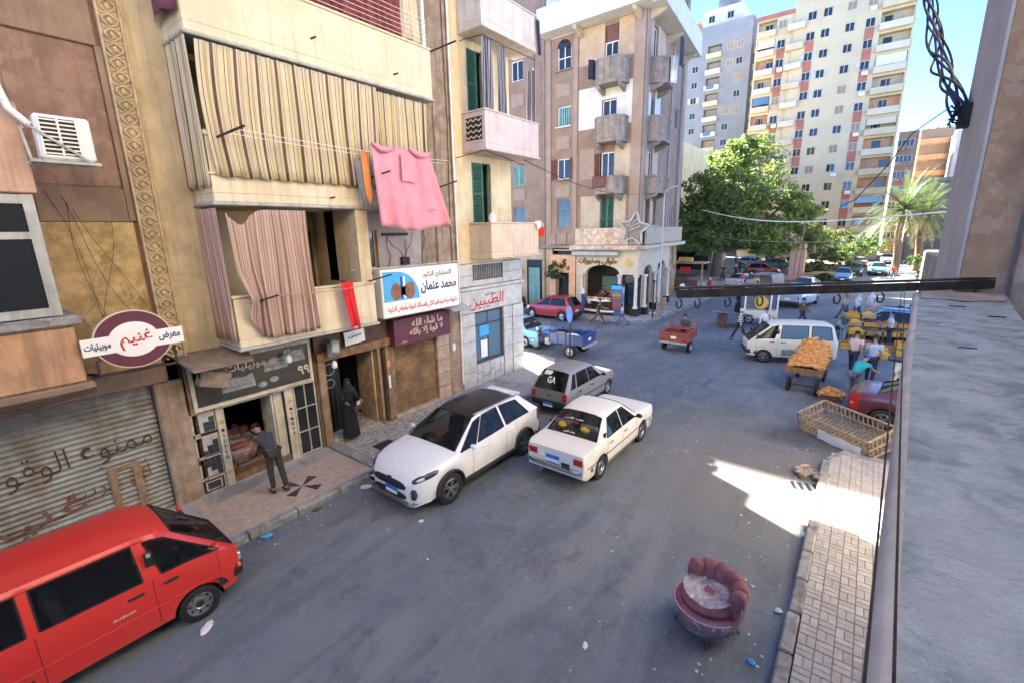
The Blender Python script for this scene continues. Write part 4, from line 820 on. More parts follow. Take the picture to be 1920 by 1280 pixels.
# ground floor walls
def arch_wall(x0, x1, z0, z1, arches, y, mt, depth=.3):
    """flat wall with arched openings: (xa, xb, spring height, rise)"""
    b = MB(); x = x0
    for xa, xb_, sp, ri in arches:
        if xa > x: b.poly([(x,y,z0),(xa,y,z0),(xa,y,z1),(x,y,z1)])
        n = 12; pts = [(xa+(xb_-xa)*(1-math.cos(math.pi*k/n))/2, sp+ri*math.sin(math.pi*k/n)) for k in range(n+1)]
        for (p,q),(r_,s_) in zip(pts[:-1], pts[1:]):
            b.poly([(p,y,q),(r_,y,s_),(r_,y,z1),(p,y,z1)]); b.poly([(p,y,q),(p,y+depth,q),(r_,y+depth,s_),(r_,y,s_)])
        b.poly([(xa,y,z0),(xa,y,sp),(xa,y+depth,sp),(xa,y+depth,z0)]); b.poly([(xb_,y,z0),(xb_,y+depth,z0),(xb_,y+depth,sp),(xb_,y,sp)])
        x = xb_
    if x < x1: b.poly([(x,y,z0),(x1,y,z0),(x1,y,z1),(x,y,z1)])
    return b.build('shop_front', mt, D)
arch_wall(-4.3, .25, .1, 4.4, [(-3.55,-1.0,2.75,.62),(-.85,.15,2.75,.05)], -.35, 'fascia_stone')
onr(arch_wall(.1, 7.4, .1, 4.42, [(.55,2.6,2.7,.62),(3.9,6.3,2.7,.70)], -.32, 'fascia_stone'))
onr(bx('timber_wall', 'slat_brown', D, 7.42, 10.6, -.1, .1, .1, 4.4)); bx('ground_wall', 'plaster_ivory', D, -14, -6.5, -.02, .15, .1, 4.46)
bx('shop_room', 'room', D, -6.2, -.2, 2.4, 2.5, .1, 4.4); bx('shop_room', 'fascia_stone', D, -6.2, -.2, -.3, 2.4, 4.3, 4.37); bx('shop_floor', 'tile_pale', D, -6.2, .1, -.34, 3, .1, .16)
bx('counter', 'wood_dark', D, -3.4, -1.2, .4, 1.0, .16, 1.2); bx('shelf', 'wood_pale', D, -3.4, -1.1, 1.9, 2.3, 1.2, 2.3); bx('shelf', 'teal_paint', D, -3.3, -2.0, 1.8, 1.89, 1.5, 2.4)
bx('shop_window', 'glass', D, -.85, .12, -.2, -.18, .7, 2.78); onr(bx('shop_window', 'glass', D, .6, 2.55, -.15, -.13, .6, 2.9)); onr(bx('shop_window', 'glass_blue', D, 3.95, 6.25, -.15, -.13, .6, 2.9)); onr(bx('shop_window', 'glass', D, 2.7, 3.8, -.33, -.325, .9, 2.6))
bx('shop_base', 'black_paint', D, -1.0, .3, -.42, -.36, .1, .72); 
MB().prism([(.25,-.349,2.78),(.309,.13,2.78),(.2,.13,2.78),(.2,-.30,2.78)], (0,0,1.62)).build('corner_fascia', 'fascia_stone', D); MB().prism([(.22,-.30,.12),(.27,.13,.12),(.2,.13,.12),(.17,-.28,.12)], (0,0,2.65)).build('corner_glass', 'glass', D)
def column(x, y, r=.11, rt=False):
    b = MB().lathe([(r*1.7,.62),(r*1.7,.70),(r*1.25,.76),(r*1.05,.85),(r*.92,2.55),(r*1.2,2.62),(r*1.7,2.68),(r*1.8,2.78)], 14, Matrix.Translation((x,y,0))); o = b.build('column', 'col_cream', D, smooth=40)
    p = MB().box(x-r*2,x+r*2,y-r*2,y+r*2,.1,.62).build('plinth', 'black_paint', o)
    if rt: onr(o)
for x in (-3.75,-1.0+.08,.22): column(x, -.5)
for x in (.4,2.75,3.75,6.45): column(x, -.48, rt=True)
# peach-clad shop beside
wall('peach_front', 'peach_stone', D, -6.45, -4.32, .1, 4.0, [(-5.95,-4.85,.0,2.75,.5)], y=-.42); bx('peach_room', 'black_paint', D, -5.95, -4.85, .05, .1, .1, 2.8); bx('peach_base', 'stone_brown', D, -4.84, -4.33, -.45, -.425, .1, 1.1)
b = MB(); b.box(-6.45,-4.32,-.42,.0,3.98,4.02); b.build('peach_top', 'peach_stone', D)
bx('door_recess', 'black_paint', D, -8.8, -7.4, -.05, -.021, .12, 3.6); bx('grille_gate', 'teal_paint', D, -8.6, -7.6, -.09, -.051, .12, 3.0); bx('doorway', 'white_paint', D, -11.6, -10.2, -.06, -.021, .12, 2.9); bx('doorway', 'black_paint', D, -13.2, -12.0, -.06, -.021, .12, 2.9)
bx('fan_light', 'black_paint', D, -6.0, -4.9, -.05, -.021, 4.05, 4.4)
# awning roll, lettering, gold star
bx('awning_roll', 'grey_alu', D, -4.5, -1.0, -.75, -.36, 3.98, 4.28, .06)
o = lettering('حلوانى ومخبوزات','wood',D,-2.65,-.36,3.62,width=2.9,height=.52,bold=.03,proud=.05); onr(lettering('حلوانى','wood',D,4.2,-.33,3.85,width=4.2,height=.62,bold=.03,proud=.05))
def star(cx, cz, r, y, off=0.0, ir=.42): return [(cx+(r if k % 2 == 0 else r*ir)*math.sin(k*math.pi/5+off), y, cz+(r if k % 2 == 0 else r*ir)*math.cos(k*math.pi/5+off)) for k in range(10)]
MB().prism(star(-.42,3.55,.33,-.40), (0,.04,0)).build('gold_star', 'gold', D)
ss = thing('star_sign', 'large skewed grey star frame sign standing on the shop cornice', 'sign', (DX+.15,DY-1.0,4.70))
st = star(0,1.0,1.05,0,.12,.5); b = MB()
for p,q in zip(st, st[1:]+st[:1]): b.bar(p, q, .16, .09)
b.build('frame', 'grey_alu', ss); MB().prism(star(0,1.0,.9,.05,.12,.48), (0,.04,0)).build('face', 'concrete_old', ss)
for k,z in enumerate((1.0,1.22,1.42)): MB().tube([(-.3+.1*k,-.06,z-.1),(.05,-.08,z+.02),(.4-.08*k,-.06,z+.14)], .035, 6).build('stroke', 'grey_alu', ss)
for x in (-.35,.45): MB().bar((x,.06,.0),(x,.06,.75),.05).build('leg', 'iron', ss)
fs = thing('framed_sign', 'grey lettered sign frame on the cornice beside the star', 'sign', (DX+.18,DY+2.0,4.68), R(95.74))
b = MB(); 
for a_,c_ in (((-.9,0,.1),(1.6,0,.1)),((-.9,0,1.2),(1.6,0,1.2)),((-.9,0,.1),(-.9,0,1.2)),((1.6,0,.1),(1.6,0,1.2))): b.bar(a_,c_,.07)
b.build('frame', 'grey_alu', fs); bx('panel', 'teal_paint', fs, -.85, 1.55, .04, .06, .45, 1.15); lettering('STAR','white_paint',fs,.35,.02,.82,width=1.9,height=.5,ar=False,bold=.03)
for x in (-.6,1.3): MB().bar((x,.03,0),(x,.03,.45),.05).build('leg', 'iron', fs)
sp_ = cloth; 
# washing on D's balconies
def dcloth(label, mt, x, y, z0, z1, w_, rz=0.0):
    o = MB().grid(lambda u,v: (w_*(u-.5), .04*math.sin(u*9), -(z1-z0)*(1-v)), 10, 5).build('hanging_cloth', mt, loc=(x,y,z1), rot=(0,0,rz), smooth=80); o.modifiers.new('t','SOLIDIFY').thickness=.02; tag(o, label, 'cloth')
dcloth('dark navy clothes on the upper right balcony of the mauve block', 'cloth_navy', -10.2, 29.9, 15.0, 16.5, .9, R(95)); dcloth('white cloth over the upper right stone balcony of the mauve block', 'cloth_white', -10.75, 30.3, 14.3, 15.8, .5, R(60)); dcloth('dark patterned mat over the third stone balcony of the mauve block', 'brown_shutter', -14.2, 27.45, 8.3, 9.0, .9); dcloth('black cloth over the upper left stone balcony of the mauve block', 'cloth_navy', -15.05, 27.9, 14.8, 15.9, .5, R(60))

# ---------------------------------------------------------------- unseen neighbours that shade the side street
def block(name, label, mt, x0, x1, y0, y1, h, storeys=0, face='s'):
    t = thing(name, label, 'building', ((x0+x1)/2, y0, 0)); w_ = (x1-x0)/2
    b = MB().box(-w_,w_,0,y1-y0,0,h).build('wall', mt, t)
    bx('roof_parapet', mt, t, -w_-.1, w_+.1, -.1, .15, h+.002, h+.6)
    if storeys:
        me = MB().box(-.55,.55,-.05,.03,0,1.4).mesh('window', 'glass')
        for s_ in range(storeys):
            for k in range(int(w_*2/3.2)):
                f_ = inst('window', me, t, (-w_+1.8+k*3.2,0,4.3+s_*3.2)); 
    return t
mat('house_tan', (.42,.34,.25), .9, .15, 1, .2, 8, streak=.4); mat('house_yellow', (.62,.52,.30), .9, .1, 1, .1, 8, streak=.3, stain_col=(.4,.32,.2)); mat('house_grey', (.30,.29,.275), .9, .15, 1, .2, 8, streak=.3, stain_col=(.2,.19,.18))
block('row_house', 'long tan house row along the side street past the mauve block', 'house_tan', -37.0, -26.1, 28.8, 40, 28, 8)
block('row_house', 'low tan house at the far end of the side street', 'house_tan', -64, -41.0, 28.8, 40, 18.5, 4)
bh = block('row_house', 'unseen lower tan house added as a sunlight gap, with a roof billboard in the side street', 'house_tan', -40.99, -37.01, 28.8, 40, 19.0, 5)  # invented house out of view, kept low so sun reaches the pharmacy corner
bx('blocker', 'white_paint', bh, -1.98, 1.98, -.1, .1, 24.9, 28.4); bx('blocker_post', 'iron', bh, -1.9, -1.7, .11, .25, 19.6, 28.3); bx('blocker_post', 'iron', bh, 1.7, 1.9, .11, .25, 19.6, 28.3)  # unseen board and posts added to keep that sun off the road
block('row_house', 'tan house standing behind the mauve block near the big tree', 'house_tan', -36, -18.3, 41.6, 56, 24, 6)
block('row_house', 'pale yellow house far behind the big tree', 'house_yellow', -38, -20.6, 58, 90, 16.5, 4)
block('row_house', 'plain grey house across the road on the market side', 'house_grey', 8, 22, 46, 90, 16, 4)
block('row_house', 'low tan house behind the palm trees', 'house_tan', 4.5, 30, 100, 120, 12, 3)
block('row_house', 'tan house closing the left end of the park road', 'house_tan', -60, -36, 92, 104, 17, 4)
# ---------------------------------------------------------------- towers
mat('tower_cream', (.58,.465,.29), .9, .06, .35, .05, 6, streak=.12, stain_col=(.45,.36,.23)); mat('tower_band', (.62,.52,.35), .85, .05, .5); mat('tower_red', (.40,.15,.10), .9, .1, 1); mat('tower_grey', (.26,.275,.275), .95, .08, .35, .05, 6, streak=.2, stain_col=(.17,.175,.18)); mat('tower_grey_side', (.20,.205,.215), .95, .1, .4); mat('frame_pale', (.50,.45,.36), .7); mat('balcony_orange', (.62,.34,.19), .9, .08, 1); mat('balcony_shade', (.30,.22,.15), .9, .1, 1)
FT = thing('cream_tower', 'tall cream apartment tower with red strips and stacked balconies', 'building', (0,98,0))
X0, X1 = -20.5, 1.0
fb = [(-20.3,-17.5),(-15.6,-13.2),(-3.1,.75)]; NF = 13; FZ = 3.0
hol = []
for s_ in range(NF):
    for x0,x1 in fb: hol.append((x0,x1,1.6+s_*FZ+.9,1.6+s_*FZ+2.6,1.3))
wall('wall', 'tower_cream', FT, X0, -14.8, 0, 40.4, [h for h in hol if h[1] < -14.8]); wall('wall', 'tower_cream', FT, -14.8, X1, 0, 43.5, [h for h in hol if h[0] > -14.8], y=-.35, depth=1.6); bx('roof_band', 'tower_red', FT, -20.6, -14.81, -.12, 15, 40.42, 41.1); bx('roof_band', 'tower_red', FT, -14.85, X1+.1, -.47, 15, 43.52, 44.3)
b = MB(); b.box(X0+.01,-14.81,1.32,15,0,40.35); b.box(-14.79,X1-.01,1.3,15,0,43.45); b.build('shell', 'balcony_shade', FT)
bx('side_wall', 'tower_cream', FT, -14.82, -14.79, -.348, 1.3, 0, 43.4); bx('side_wall', 'tower_cream', FT, X0-.02, X0, .002, 15, 0, 40.3); bx('side_wall', 'tower_cream', FT, X1, X1+.02, -.34, 15, 0, 43.4)
wm = MB(); wm.box(-.62,-.54,-.06,.02,0,1.3); wm.box(.54,.62,-.06,.02,0,1.3); wm.box(-.54,.54,-.06,.02,0,.08); wm.box(-.54,.54,-.06,.02,1.22,1.3); wm.box(-.04,.04,-.05,.02,.08,1.22)
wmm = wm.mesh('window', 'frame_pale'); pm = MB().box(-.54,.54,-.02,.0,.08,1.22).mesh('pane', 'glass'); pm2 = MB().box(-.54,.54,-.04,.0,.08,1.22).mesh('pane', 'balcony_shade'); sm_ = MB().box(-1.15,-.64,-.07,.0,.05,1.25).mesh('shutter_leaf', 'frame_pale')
rnd = random.Random(21)
def twin(par, x, z, y=0.0, dark=.7):
    o = inst('window', wmm, par, (x,y,z)); r_ = rnd.random(); inst('pane', pm if r_ < dark else pm2, o)
    if rnd.random() < .10: inst('shutter_leaf', sm_, o); inst('shutter_leaf', sm_, o, (1.79,0,0))
    return o
bal_m = {}
for w_ in {round(b_-a_, 3) for a_,b_ in fb}: bal_m[w_] = [MB().box(-w_/2-.05,w_/2+.05,-.75,-.02,0,.95).mesh('balcony', m_) for m_ in ('tower_band','tower_cream')]
for s_ in range(NF):
    z = 1.6+s_*FZ
    for k,(x0,x1) in enumerate(fb):
        w_ = round(x1-x0, 3); y = 0 if k == 0 else -.35
        o = inst('balcony', bal_m[w_][rnd.random() < .4], FT, ((x0+x1)/2, y, z-.05))
        bx('back_wall', 'balcony_orange' if rnd.random() < .35 else 'tower_cream', o, -w_/2, w_/2, 1.22, 1.29, .9, 2.7)
        inst('balcony_door', wmm, o, (rnd.uniform(-.3,.3)*w_,1.18,1.1)); inst('pane', pm, o, (rnd.uniform(-.3,.3)*w_,1.19,1.1))
        if rnd.random() < .3: bx('blind', 'glass_blue' if rnd.random() < .3 else ('tower_band' if rnd.random() < .6 else 'cloth_white'), o, -w_/2+.1, w_/2-.1, -.05, 0, rnd.uniform(1.0,1.7), 2.6)
    for x in (-10.2,-7.0): twin(FT, x+rnd.uniform(-.1,.1), z+.9, -.352)
    for x,y in ((-16.55,-.002),(-12.3,-.352),(-4.4,-.352)):
        twin(FT, x, z+.9, y, .85)
        if (s_+int(abs(x))) % 4 != 0: bx('red_strip', 'tower_red', FT, x-.6, x+.6, y-.03, y, z-.75, z+.88)
    if rnd.random() < .6:
        x = rnd.choice((-16.3,-9.8,-6.5,-4.2)); bx('cooler_box', 'white_plastic', FT, x-.4, x+.4, -.75, -.36 if x > -14 else -.01, z+.1, z+.65)
bx('roof_tank', 'plate_blue', FT, -10.8, -9.6, .5, 1.8, 44.31, 45.8)
# grey tower
ET = thing('grey_tower', 'grey concrete apartment tower with small white windows and a white penthouse', 'building', (0,108,0))
wall('wall', 'tower_grey', ET, -40, -23.4, 0, 45.6, [(-31.6,-28.9,3.4+k*3+.9,3.4+k*3+2.5,1.2) for k in range(13)]); bx('shell', 'tower_grey_side', ET, -39.98, -23.42, 1.22, 16, 0, 45.5); bx('side_wall', 'tower_grey_side', ET, -23.42, -23.38, .002, 16, 0, 45.6)
for k in range(13):
    z = 3.4+k*3.0
    o = bx('balcony', 'plaster_white' if k % 3 else 'house_yellow', ET, -31.7, -28.8, -.8, -.02, z, z+.9); bx('back_wall', 'plaster_ivory', o, -31.5, -29.0, 1.12, 1.19, z+.9, z+2.5)
    for x in (-36.6,-33.9,-27.2,-25.4):
        if rnd.random() < .85: twin(ET, x, z+1.0, -.002)
    o = bx('side_balcony', 'tower_band', ET, -23.38, -22.8, 2, 4.5, z, z+1.0); bx('side_window', 'glass', ET, -23.378, -23.33, 7, 8.2, z+1, z+2.2)
    if k % 3 == 1: MB().grid(lambda u,v: (-31.2+1.5*u, -.85+.03*math.sin(u*11), z+.2+.8*v), 8, 3).build('washing', 'glass_blue', o)
pe = bx('penthouse', 'plaster_white', ET, -33.5, -26, 2, 9, 45.61, 49.2); bx('penthouse_top', 'tower_grey_side', pe, -31, -27.5, 3, 8, 49.22, 51)
for x in (-31.8,-28.2): twin(ET, x, 46.8, 1.99)
bx('roof_hut', 'tower_red', ET, -38, -34, 3, 8, 45.61, 47.8)
# far buildings by the palm
GT = thing('tan_tower', 'tan striped apartment building seen past the cream tower', 'building', (0,130,0))
bx('wall', 'house_yellow', GT, 5.1, 10.4, 0, 12, 0, 24.2)
for k in range(7): 
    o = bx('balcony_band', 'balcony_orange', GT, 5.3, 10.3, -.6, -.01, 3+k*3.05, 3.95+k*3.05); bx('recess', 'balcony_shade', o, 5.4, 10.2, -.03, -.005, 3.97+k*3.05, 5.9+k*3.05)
for k in range(3): bx('roof_tank', 'grey_alu', GT, 6+k*1.5, 6.6+k*1.5, 2, 3, 24.21, 25.2)
HT2 = thing('brick_house', 'weathered brown apartment building squeezed between the cream tower and the tan one', 'building', (0,118,0))
bx('wall', 'plaster_mauve', HT2, 1.6, 4.6, 0, 10, 0, 22.5)
for k in range(7):
    for x in (2.2,3.4): 
        o = inst('window', wmm, HT2, (x,-.01,3+k*2.8)); inst('pane', pm, o); bx('balcony', 'concrete_old', HT2, x-.5, x+.6, -.6, -.05, 2.4+k*2.8, 2.9+k*2.8)
WT = thing('pale_tower', 'pale apartment building at the far right beyond the tan tower', 'building', (0,120,0))
bx('wall', 'plaster_white', WT, 9.9, 22, 0, 10, 0, 22)
for k in range(6):
    for x in (11,13.5,16): o = inst('window', wmm, WT, (x,-.01,3+k*3)); inst('pane', pm, o)
# ---------------------------------------------------------------- vehicles
def car_paint(name, col, rough=.3, dirt=.25):
    m, nt, b = new_mat(name); pos = N(nt, 'ShaderNodeTexCoord').outputs['Object']
    c = mixc(nt, ramp(nt, noise(nt, pos, 1.6, 5, .65), [(.48,0),(.66,dirt)]), col, tuple(x*.72+.05 for x in col))
    sep = N(nt, 'ShaderNodeSeparateXYZ'); nt.links.new(pos, sep.inputs[0])
    ad = N(nt, 'ShaderNodeMath', operation='MULTIPLY_ADD'); nt.links.new(noise(nt, pos, 6, 4), ad.inputs[0]); ad.inputs[1].default_value = .35; nt.links.new(sep.outputs[2], ad.inputs[2])
    c = mixc(nt, ramp(nt, ad.outputs[0], [(.38,min(.75,dirt*2)),(.62,0)]), c, (.16,.145,.125))
    nt.links.new(c, b.inputs['Base Color']); b.inputs['Roughness'].default_value = rough; b.inputs['Coat Weight'].default_value = .45; b.inputs['Coat Roughness'].default_value = .08
    nt.links.new(ramp(nt, noise(nt, pos, 1.6, 3), [(.4,rough),(.7,rough+.1)]), b.inputs['Roughness'])
for n_, c_, r_, d_ in (('paint_white',(.72,.735,.76),.22,.03),('paint_cream',(.70,.685,.63),.4,.2),('paint_red',(.60,.030,.024),.45,.12),('paint_silver',(.24,.238,.235),.35,.3),('paint_blue',(.10,.26,.50),.3,.15),('paint_lightblue',(.13,.36,.58),.35,.2),('paint_wine',(.10,.025,.035),.3,.12),('paint_darkred',(.30,.025,.035),.3,.15),('paint_dark',(.03,.035,.04),.3,.2),('paint_offwhite',(.60,.59,.50),.4,.3),('paint_skyblue',(.30,.42,.55),.35,.2),('paint_cobalt',(.012,.05,.20),.4,.2),('paint_rust',(.24,.055,.045),.6,.35),('paint_teal',(.05,.16,.19),.4,.2)): car_paint(n_, c_, r_, d_)
mat('seat_cloth', (.09,.085,.08), .9, .2, 8)
mat('black_gloss', (.012,.013,.015), .32, .2, 3, spec=.35)
mat('lamp_dark', (.05,.055,.06), .08, 0, coat=1.0, metal=.3)
def interp(pts, x):
    if x <= pts[0][0]: return pts[0][1]
    if x >= pts[-1][0]: return pts[-1][1]
    for i in range(len(pts)-1):
        x0,y0 = pts[i]; x1,y1 = pts[i+1]
        if x0 <= x <= x1:
            t = (x-x0)/(x1-x0)
            def sl(k):
                if k <= 0 or k >= len(pts)-1: k2 = min(max(k,1),len(pts)-2) if len(pts) > 2 else 0; return (pts[min(k+1,len(pts)-1)][1]-pts[max(k-1,0)][1])/max(1e-6,(pts[min(k+1,len(pts)-1)][0]-pts[max(k-1,0)][0]))
                d0 = (pts[k][1]-pts[k-1][1])/(pts[k][0]-pts[k-1][0]); d1 = (pts[k+1][1]-pts[k][1])/(pts[k+1][0]-pts[k][0])
                return 0 if d0*d1 <= 0 else 2*d0*d1/(d0+d1)
            h = x1-x0; m0, m1 = sl(i)*h, sl(i+1)*h
            return (2*t**3-3*t*t+1)*y0+(t**3-2*t*t+t)*m0+(-2*t**3+3*t*t)*y1+(t**3-t*t)*m1
def lin(pts, x):
    if x <= pts[0][0]: return pts[0][1]
    for (a,b),(c,d) in zip(pts[:-1], pts[1:]):
        if x <= c: return b+(d-b)*(x-a)/(c-a) if c > a else d
    return pts[-1][1]
WHEELS = {}
def wheel_mesh(Rw, wd, style):
    k = (round(Rw,3), wd, style)
    if k in WHEELS: return WHEELS[k]
    M = Matrix.Rotation(R(-90), 4, 'X')   # lathe axis to +y (outer side at +y)
    ty = MB().lathe([(Rw*.62,-wd/2),(Rw*.9,-wd/2),(Rw*.985,-wd*.42),(Rw,-wd*.25),(Rw,wd*.25),(Rw*.985,wd*.42),(Rw*.9,wd/2),(Rw*.66,wd/2),(Rw*.62,wd*.40)], 32, M).mesh('wheel', 'rubber', 40)
    r = MB()
    if style == 'alloy':
        r.lathe([(Rw*.64,wd*.44),(Rw*.60,wd*.46),(Rw*.585,wd*.38),(Rw*.57,wd*.1)], 32, M); r.lathe([(.001,wd*.44),(Rw*.13,wd*.43),(Rw*.15,wd*.36)], 16, M)
        for j in range(5):
            for da in (-.16,.16):
                a, a2 = 2*math.pi*j/5+da*1.5, 2*math.pi*j/5+da
                r.bar((math.cos(a)*Rw*.10,wd*.37,math.sin(a)*Rw*.10),(math.cos(a2)*Rw*.60,wd*.40,math.sin(a2)*Rw*.60), Rw*.085, .03, up=(0,1,0))
        disk = MB().lathe([(.001,wd*.12),(Rw*.57,wd*.10)], 24, M)
        me = [r.mesh('rim','alloy',35), disk.mesh('brake_disc','dark_plastic')]
    else:
        r.lathe([(Rw*.64,wd*.44),(Rw*.60,wd*.46),(Rw*.57,wd*.30),(Rw*.44,wd*.26),(Rw*.40,wd*.36),(Rw*.27,wd*.40),(Rw*.22,wd*.34),(.001,wd*.36)], 32, M)
        d2 = MB()
        for j in range(8): a = 2*math.pi*j/8; d2.ball((math.cos(a)*Rw*.50,wd*.275,math.sin(a)*Rw*.50), (.025,.012,.025), 6, 4)
        d2.lathe([(Rw*.20,wd*.375),(Rw*.12,wd*.44),(.001,wd*.45)], 16, M)
        me = [r.mesh('rim','alloy' if style != 'dark' else 'steel',35), d2.mesh('hub_cap','dark_plastic' if style != 'cap' else 'chrome',40)]
    WHEELS[k] = (ty, me); return WHEELS[k]
def wheel(par, x, y, Rw, wd, style, side):
    ty, me = wheel_mesh(Rw, wd, style)
    w_ = inst('wheel', ty, par, (x,y,Rw), (0, random.uniform(0,3), 0 if side > 0 else math.pi))
    for q in me: inst(q.name.split('.')[0], q, w_)
    return w_
def car(name, label, loc, rz, sp, cat='car', group=None):
    T = thing(name, label, cat, loc, rz, group)
    Wd = sp['plan']; arch = sp['arch']; sill = sp['sill']; keys = sp['keys']; paint = sp['paint']; xr, xf = sp['xr'], sp['xf']
    xs = set()
    n = int((xf-xr)/.14)
    for k in range(n+1): xs.add(round(xr+(xf-xr)*k/n, 4))
    for d in (.0,.015,.05): xs.add(round(xr+d,4)); xs.add(round(xf-d,4))
    for ax, ar in arch:
        for k in range(13): xs.add(round(ax-ar*math.cos(math.pi*k/12),4))
        xs.add(round(ax-ar-.012,4)); xs.add(round(ax+ar+.012,4))
    kx = [k[0] for k in keys]
    for k in kx: xs.add(round(k,4))
    xs = sorted(x for x in xs if xr-1e-6 <= x <= xf+1e-6 and (x in [round(q,4) for q in kx] or all(abs(x-q) > .02 for q in kx)))
    k0, k1 = kx[0], kx[-1]
    def zlow(x):
        z = sill
        for ax, ar in arch:
            if abs(x-ax) < ar: z = max(z, sp['Rw']*.98+math.sqrt(ar*ar-(x-ax)**2))
        e = min(x-xr, xf-x)
        return max(z, sill+max(0,.10-e)*.6)
    rows = []
    for x in xs:
        w_ = interp(Wd, x); zb = interp(sp['belt'], x); zl = zlow(x); cabin = k0-1e-6 <= x <= k1+1e-6 and not sp.get('pickup')
        zm = zl+(zb-zl)*.32; zn = zl+(zb-zl)*.62; f_ = sp.get('tuck', .955)
        pts = [(x,w_*f_,zl),(x,w_*.992,zm),(x,w_,zn),(x,w_*sp.get('sh',.965),zb)]
        if cabin and len(keys) > 1:
            xt = lin([(k[0],k[1]) for k in keys], x); zt = interp([(k[1],k[2]) for k in keys], xt) if True else 0
            wt = sp['wt']*min(1, w_/max(q[1] for q in Wd)+.02)
            zt_e = zt-.05; base = (x, w_*sp.get('sh',.965)-.012, zb+.03)
            p5 = Vector((xt, wt+.02, zt-.115)); 
            pts += [base, tuple(p5), (xt,wt-.035,zt_e), (xt,wt*.62,zt-.012), (xt,0,zt)]
        else:
            zt = interp(sp['crown'], x); sw = w_*sp.get('sh',.965)
            pts += [(x,sw*.985,zb+(zt-zb)*.25+.004),(x,sw*.93,zb+(zt-zb)*.55),(x,sw*.86,zb+(zt-zb)*.72),(x,sw*.5,zb+(zt-zb)*.93),(x,0,zt)]
        rows.append(pts)
    groups = {}
    def put(key, q): groups.setdefault(key, MB()).add(q, [(0,1,2,3)])
    kidx = [min(range(len(xs)), key=lambda i: abs(xs[i]-k)) for k in kx]
    def seglab(i):
        for j in range(len(kidx)-1):
            if kidx[j] <= i < kidx[j+1]: return j
        return None
    for i in range(len(xs)-1):
        j = seglab(i); cx = (xs[i]+xs[i+1])/2
        for r_ in range(8):
            key = ('body', 0)
            if j is not None and r_ == 4 and keys[j][3].startswith('w'): key = (keys[j][3], 1)
            if i == kidx[0]-1 and r_ >= 6 and sp.get('rear_glass', True): key = ('rear_window', 0)
            if i == kidx[-1] and r_ >= 6: key = ('windshield', 0)
            if r_ >= 6 and sp.get('sunroof') and j is not None and sp['sunroof'][0] < cx < sp['sunroof'][1]: key = ('panoramic_roof', 0)
            for zn_ in sp.get('zones', ()):
                if zn_[1] <= cx <= zn_[2] and zn_[3] <= r_ < zn_[4]: key = (zn_[0], 1)
            A = (rows[i][r_], rows[i+1][r_], rows[i+1][r_+1], rows[i][r_+1])
            for s_ in (1,-1):
                q = [(p[0],p[1]*s_,p[2]) for p in A]
                if s_ > 0: q = q[::-1]
                put((key[0], s_ if key[1] else 0), q)
    bd = groups[('body',0)]
    for e, rev in ((rows[0], False), (rows[-1], True)):
        for a, c in zip(e[:-1], e[1:]):
            q = [(a[0],a[1],a[2]),(c[0],c[1],c[2]),(c[0],-c[1],c[2]),(a[0],-a[1],a[2])]
            bd.add(q if not rev else q[::-1], [(0,1,2,3)])
    gl_ = 'car_glass' if sp.get('seats') else 'car_glass_dark'
    mats = {'body':paint,'rear_window':gl_,'windshield':gl_,'panoramic_roof':sp.get('roof_mat','car_glass_dark'),'headlight':'clear_lens','taillight':'red_lens','grille':'dark_plastic','cladding':'dark_plastic'}
    mats.update(sp.get('mats', {}))
    body = None
    for (nm, s_), g_ in sorted(groups.items(), key=lambda t: t[0][0] != 'body'):
        me = g_.mesh(nm, mats.get(nm, gl_))
        bm = bmesh.new(); bm.from_mesh(me); bmesh.ops.remove_doubles(bm, verts=bm.verts, dist=.0008); bmesh.ops.recalc_face_normals(bm, faces=bm.faces) if nm != 'body' else None
        edges = [e for e in bm.edges if e.is_boundary]
        loops = None
        if nm != 'body' and nm.startswith(('w','rear','wind')): loops = [(tuple(e.verts[0].co), tuple(e.verts[1].co)) for e in edges]
        bm.to_mesh(me); bm.free(); me.shade_smooth(); me.set_sharp_from_angle(angle=R(38))
        pn = 'window' if nm.startswith('w') and nm != 'windshield' else nm
        o = bpy.data.objects.new(pn, me); C.objects.link(o); o.parent = T
        if nm == 'body': body = o
        if loops:
            b = MB()
            for a, c in loops: b.bar(a, c, .022, .022)
            b.build('seal', sp.get('seal','rubber'), o)
    if sp.get('seats'):
        zs_ = interp(sp['belt'], 0.0)
        for sx in sp['seats']:
            for y in (-.36,.36):
                st_ = MB().box(sx-.25,sx+.25,y-.24,y+.24,zs_-.45,zs_-.28).build('seat', 'seat_cloth', T, bevel=.03); MB().cbox((sx-.28,y,zs_-.02), (.12,.46,.62), Matrix.Rotation(R(-12),3,'Y')).build('seat_back', 'seat_cloth', st_, bevel=.04)
        MB().box(xr+.2,k1-.1,-.6,.6,sill+.1,sill+.14).build('cabin_floor', 'rubber', T); MB().box(k1-.42,k1-.12,-.58,.58,zs_-.25,zs_-.02).build('dashboard', 'dark_plastic', T, bevel=.04)
    # underside and wheel wells
    b = MB(); w0 = max(q[1] for q in Wd)
    b.box(xr+.12,xf-.12,-w0*.72,w0*.72,sill-.02,sill+.35); b.build('underbody', 'rubber', T)
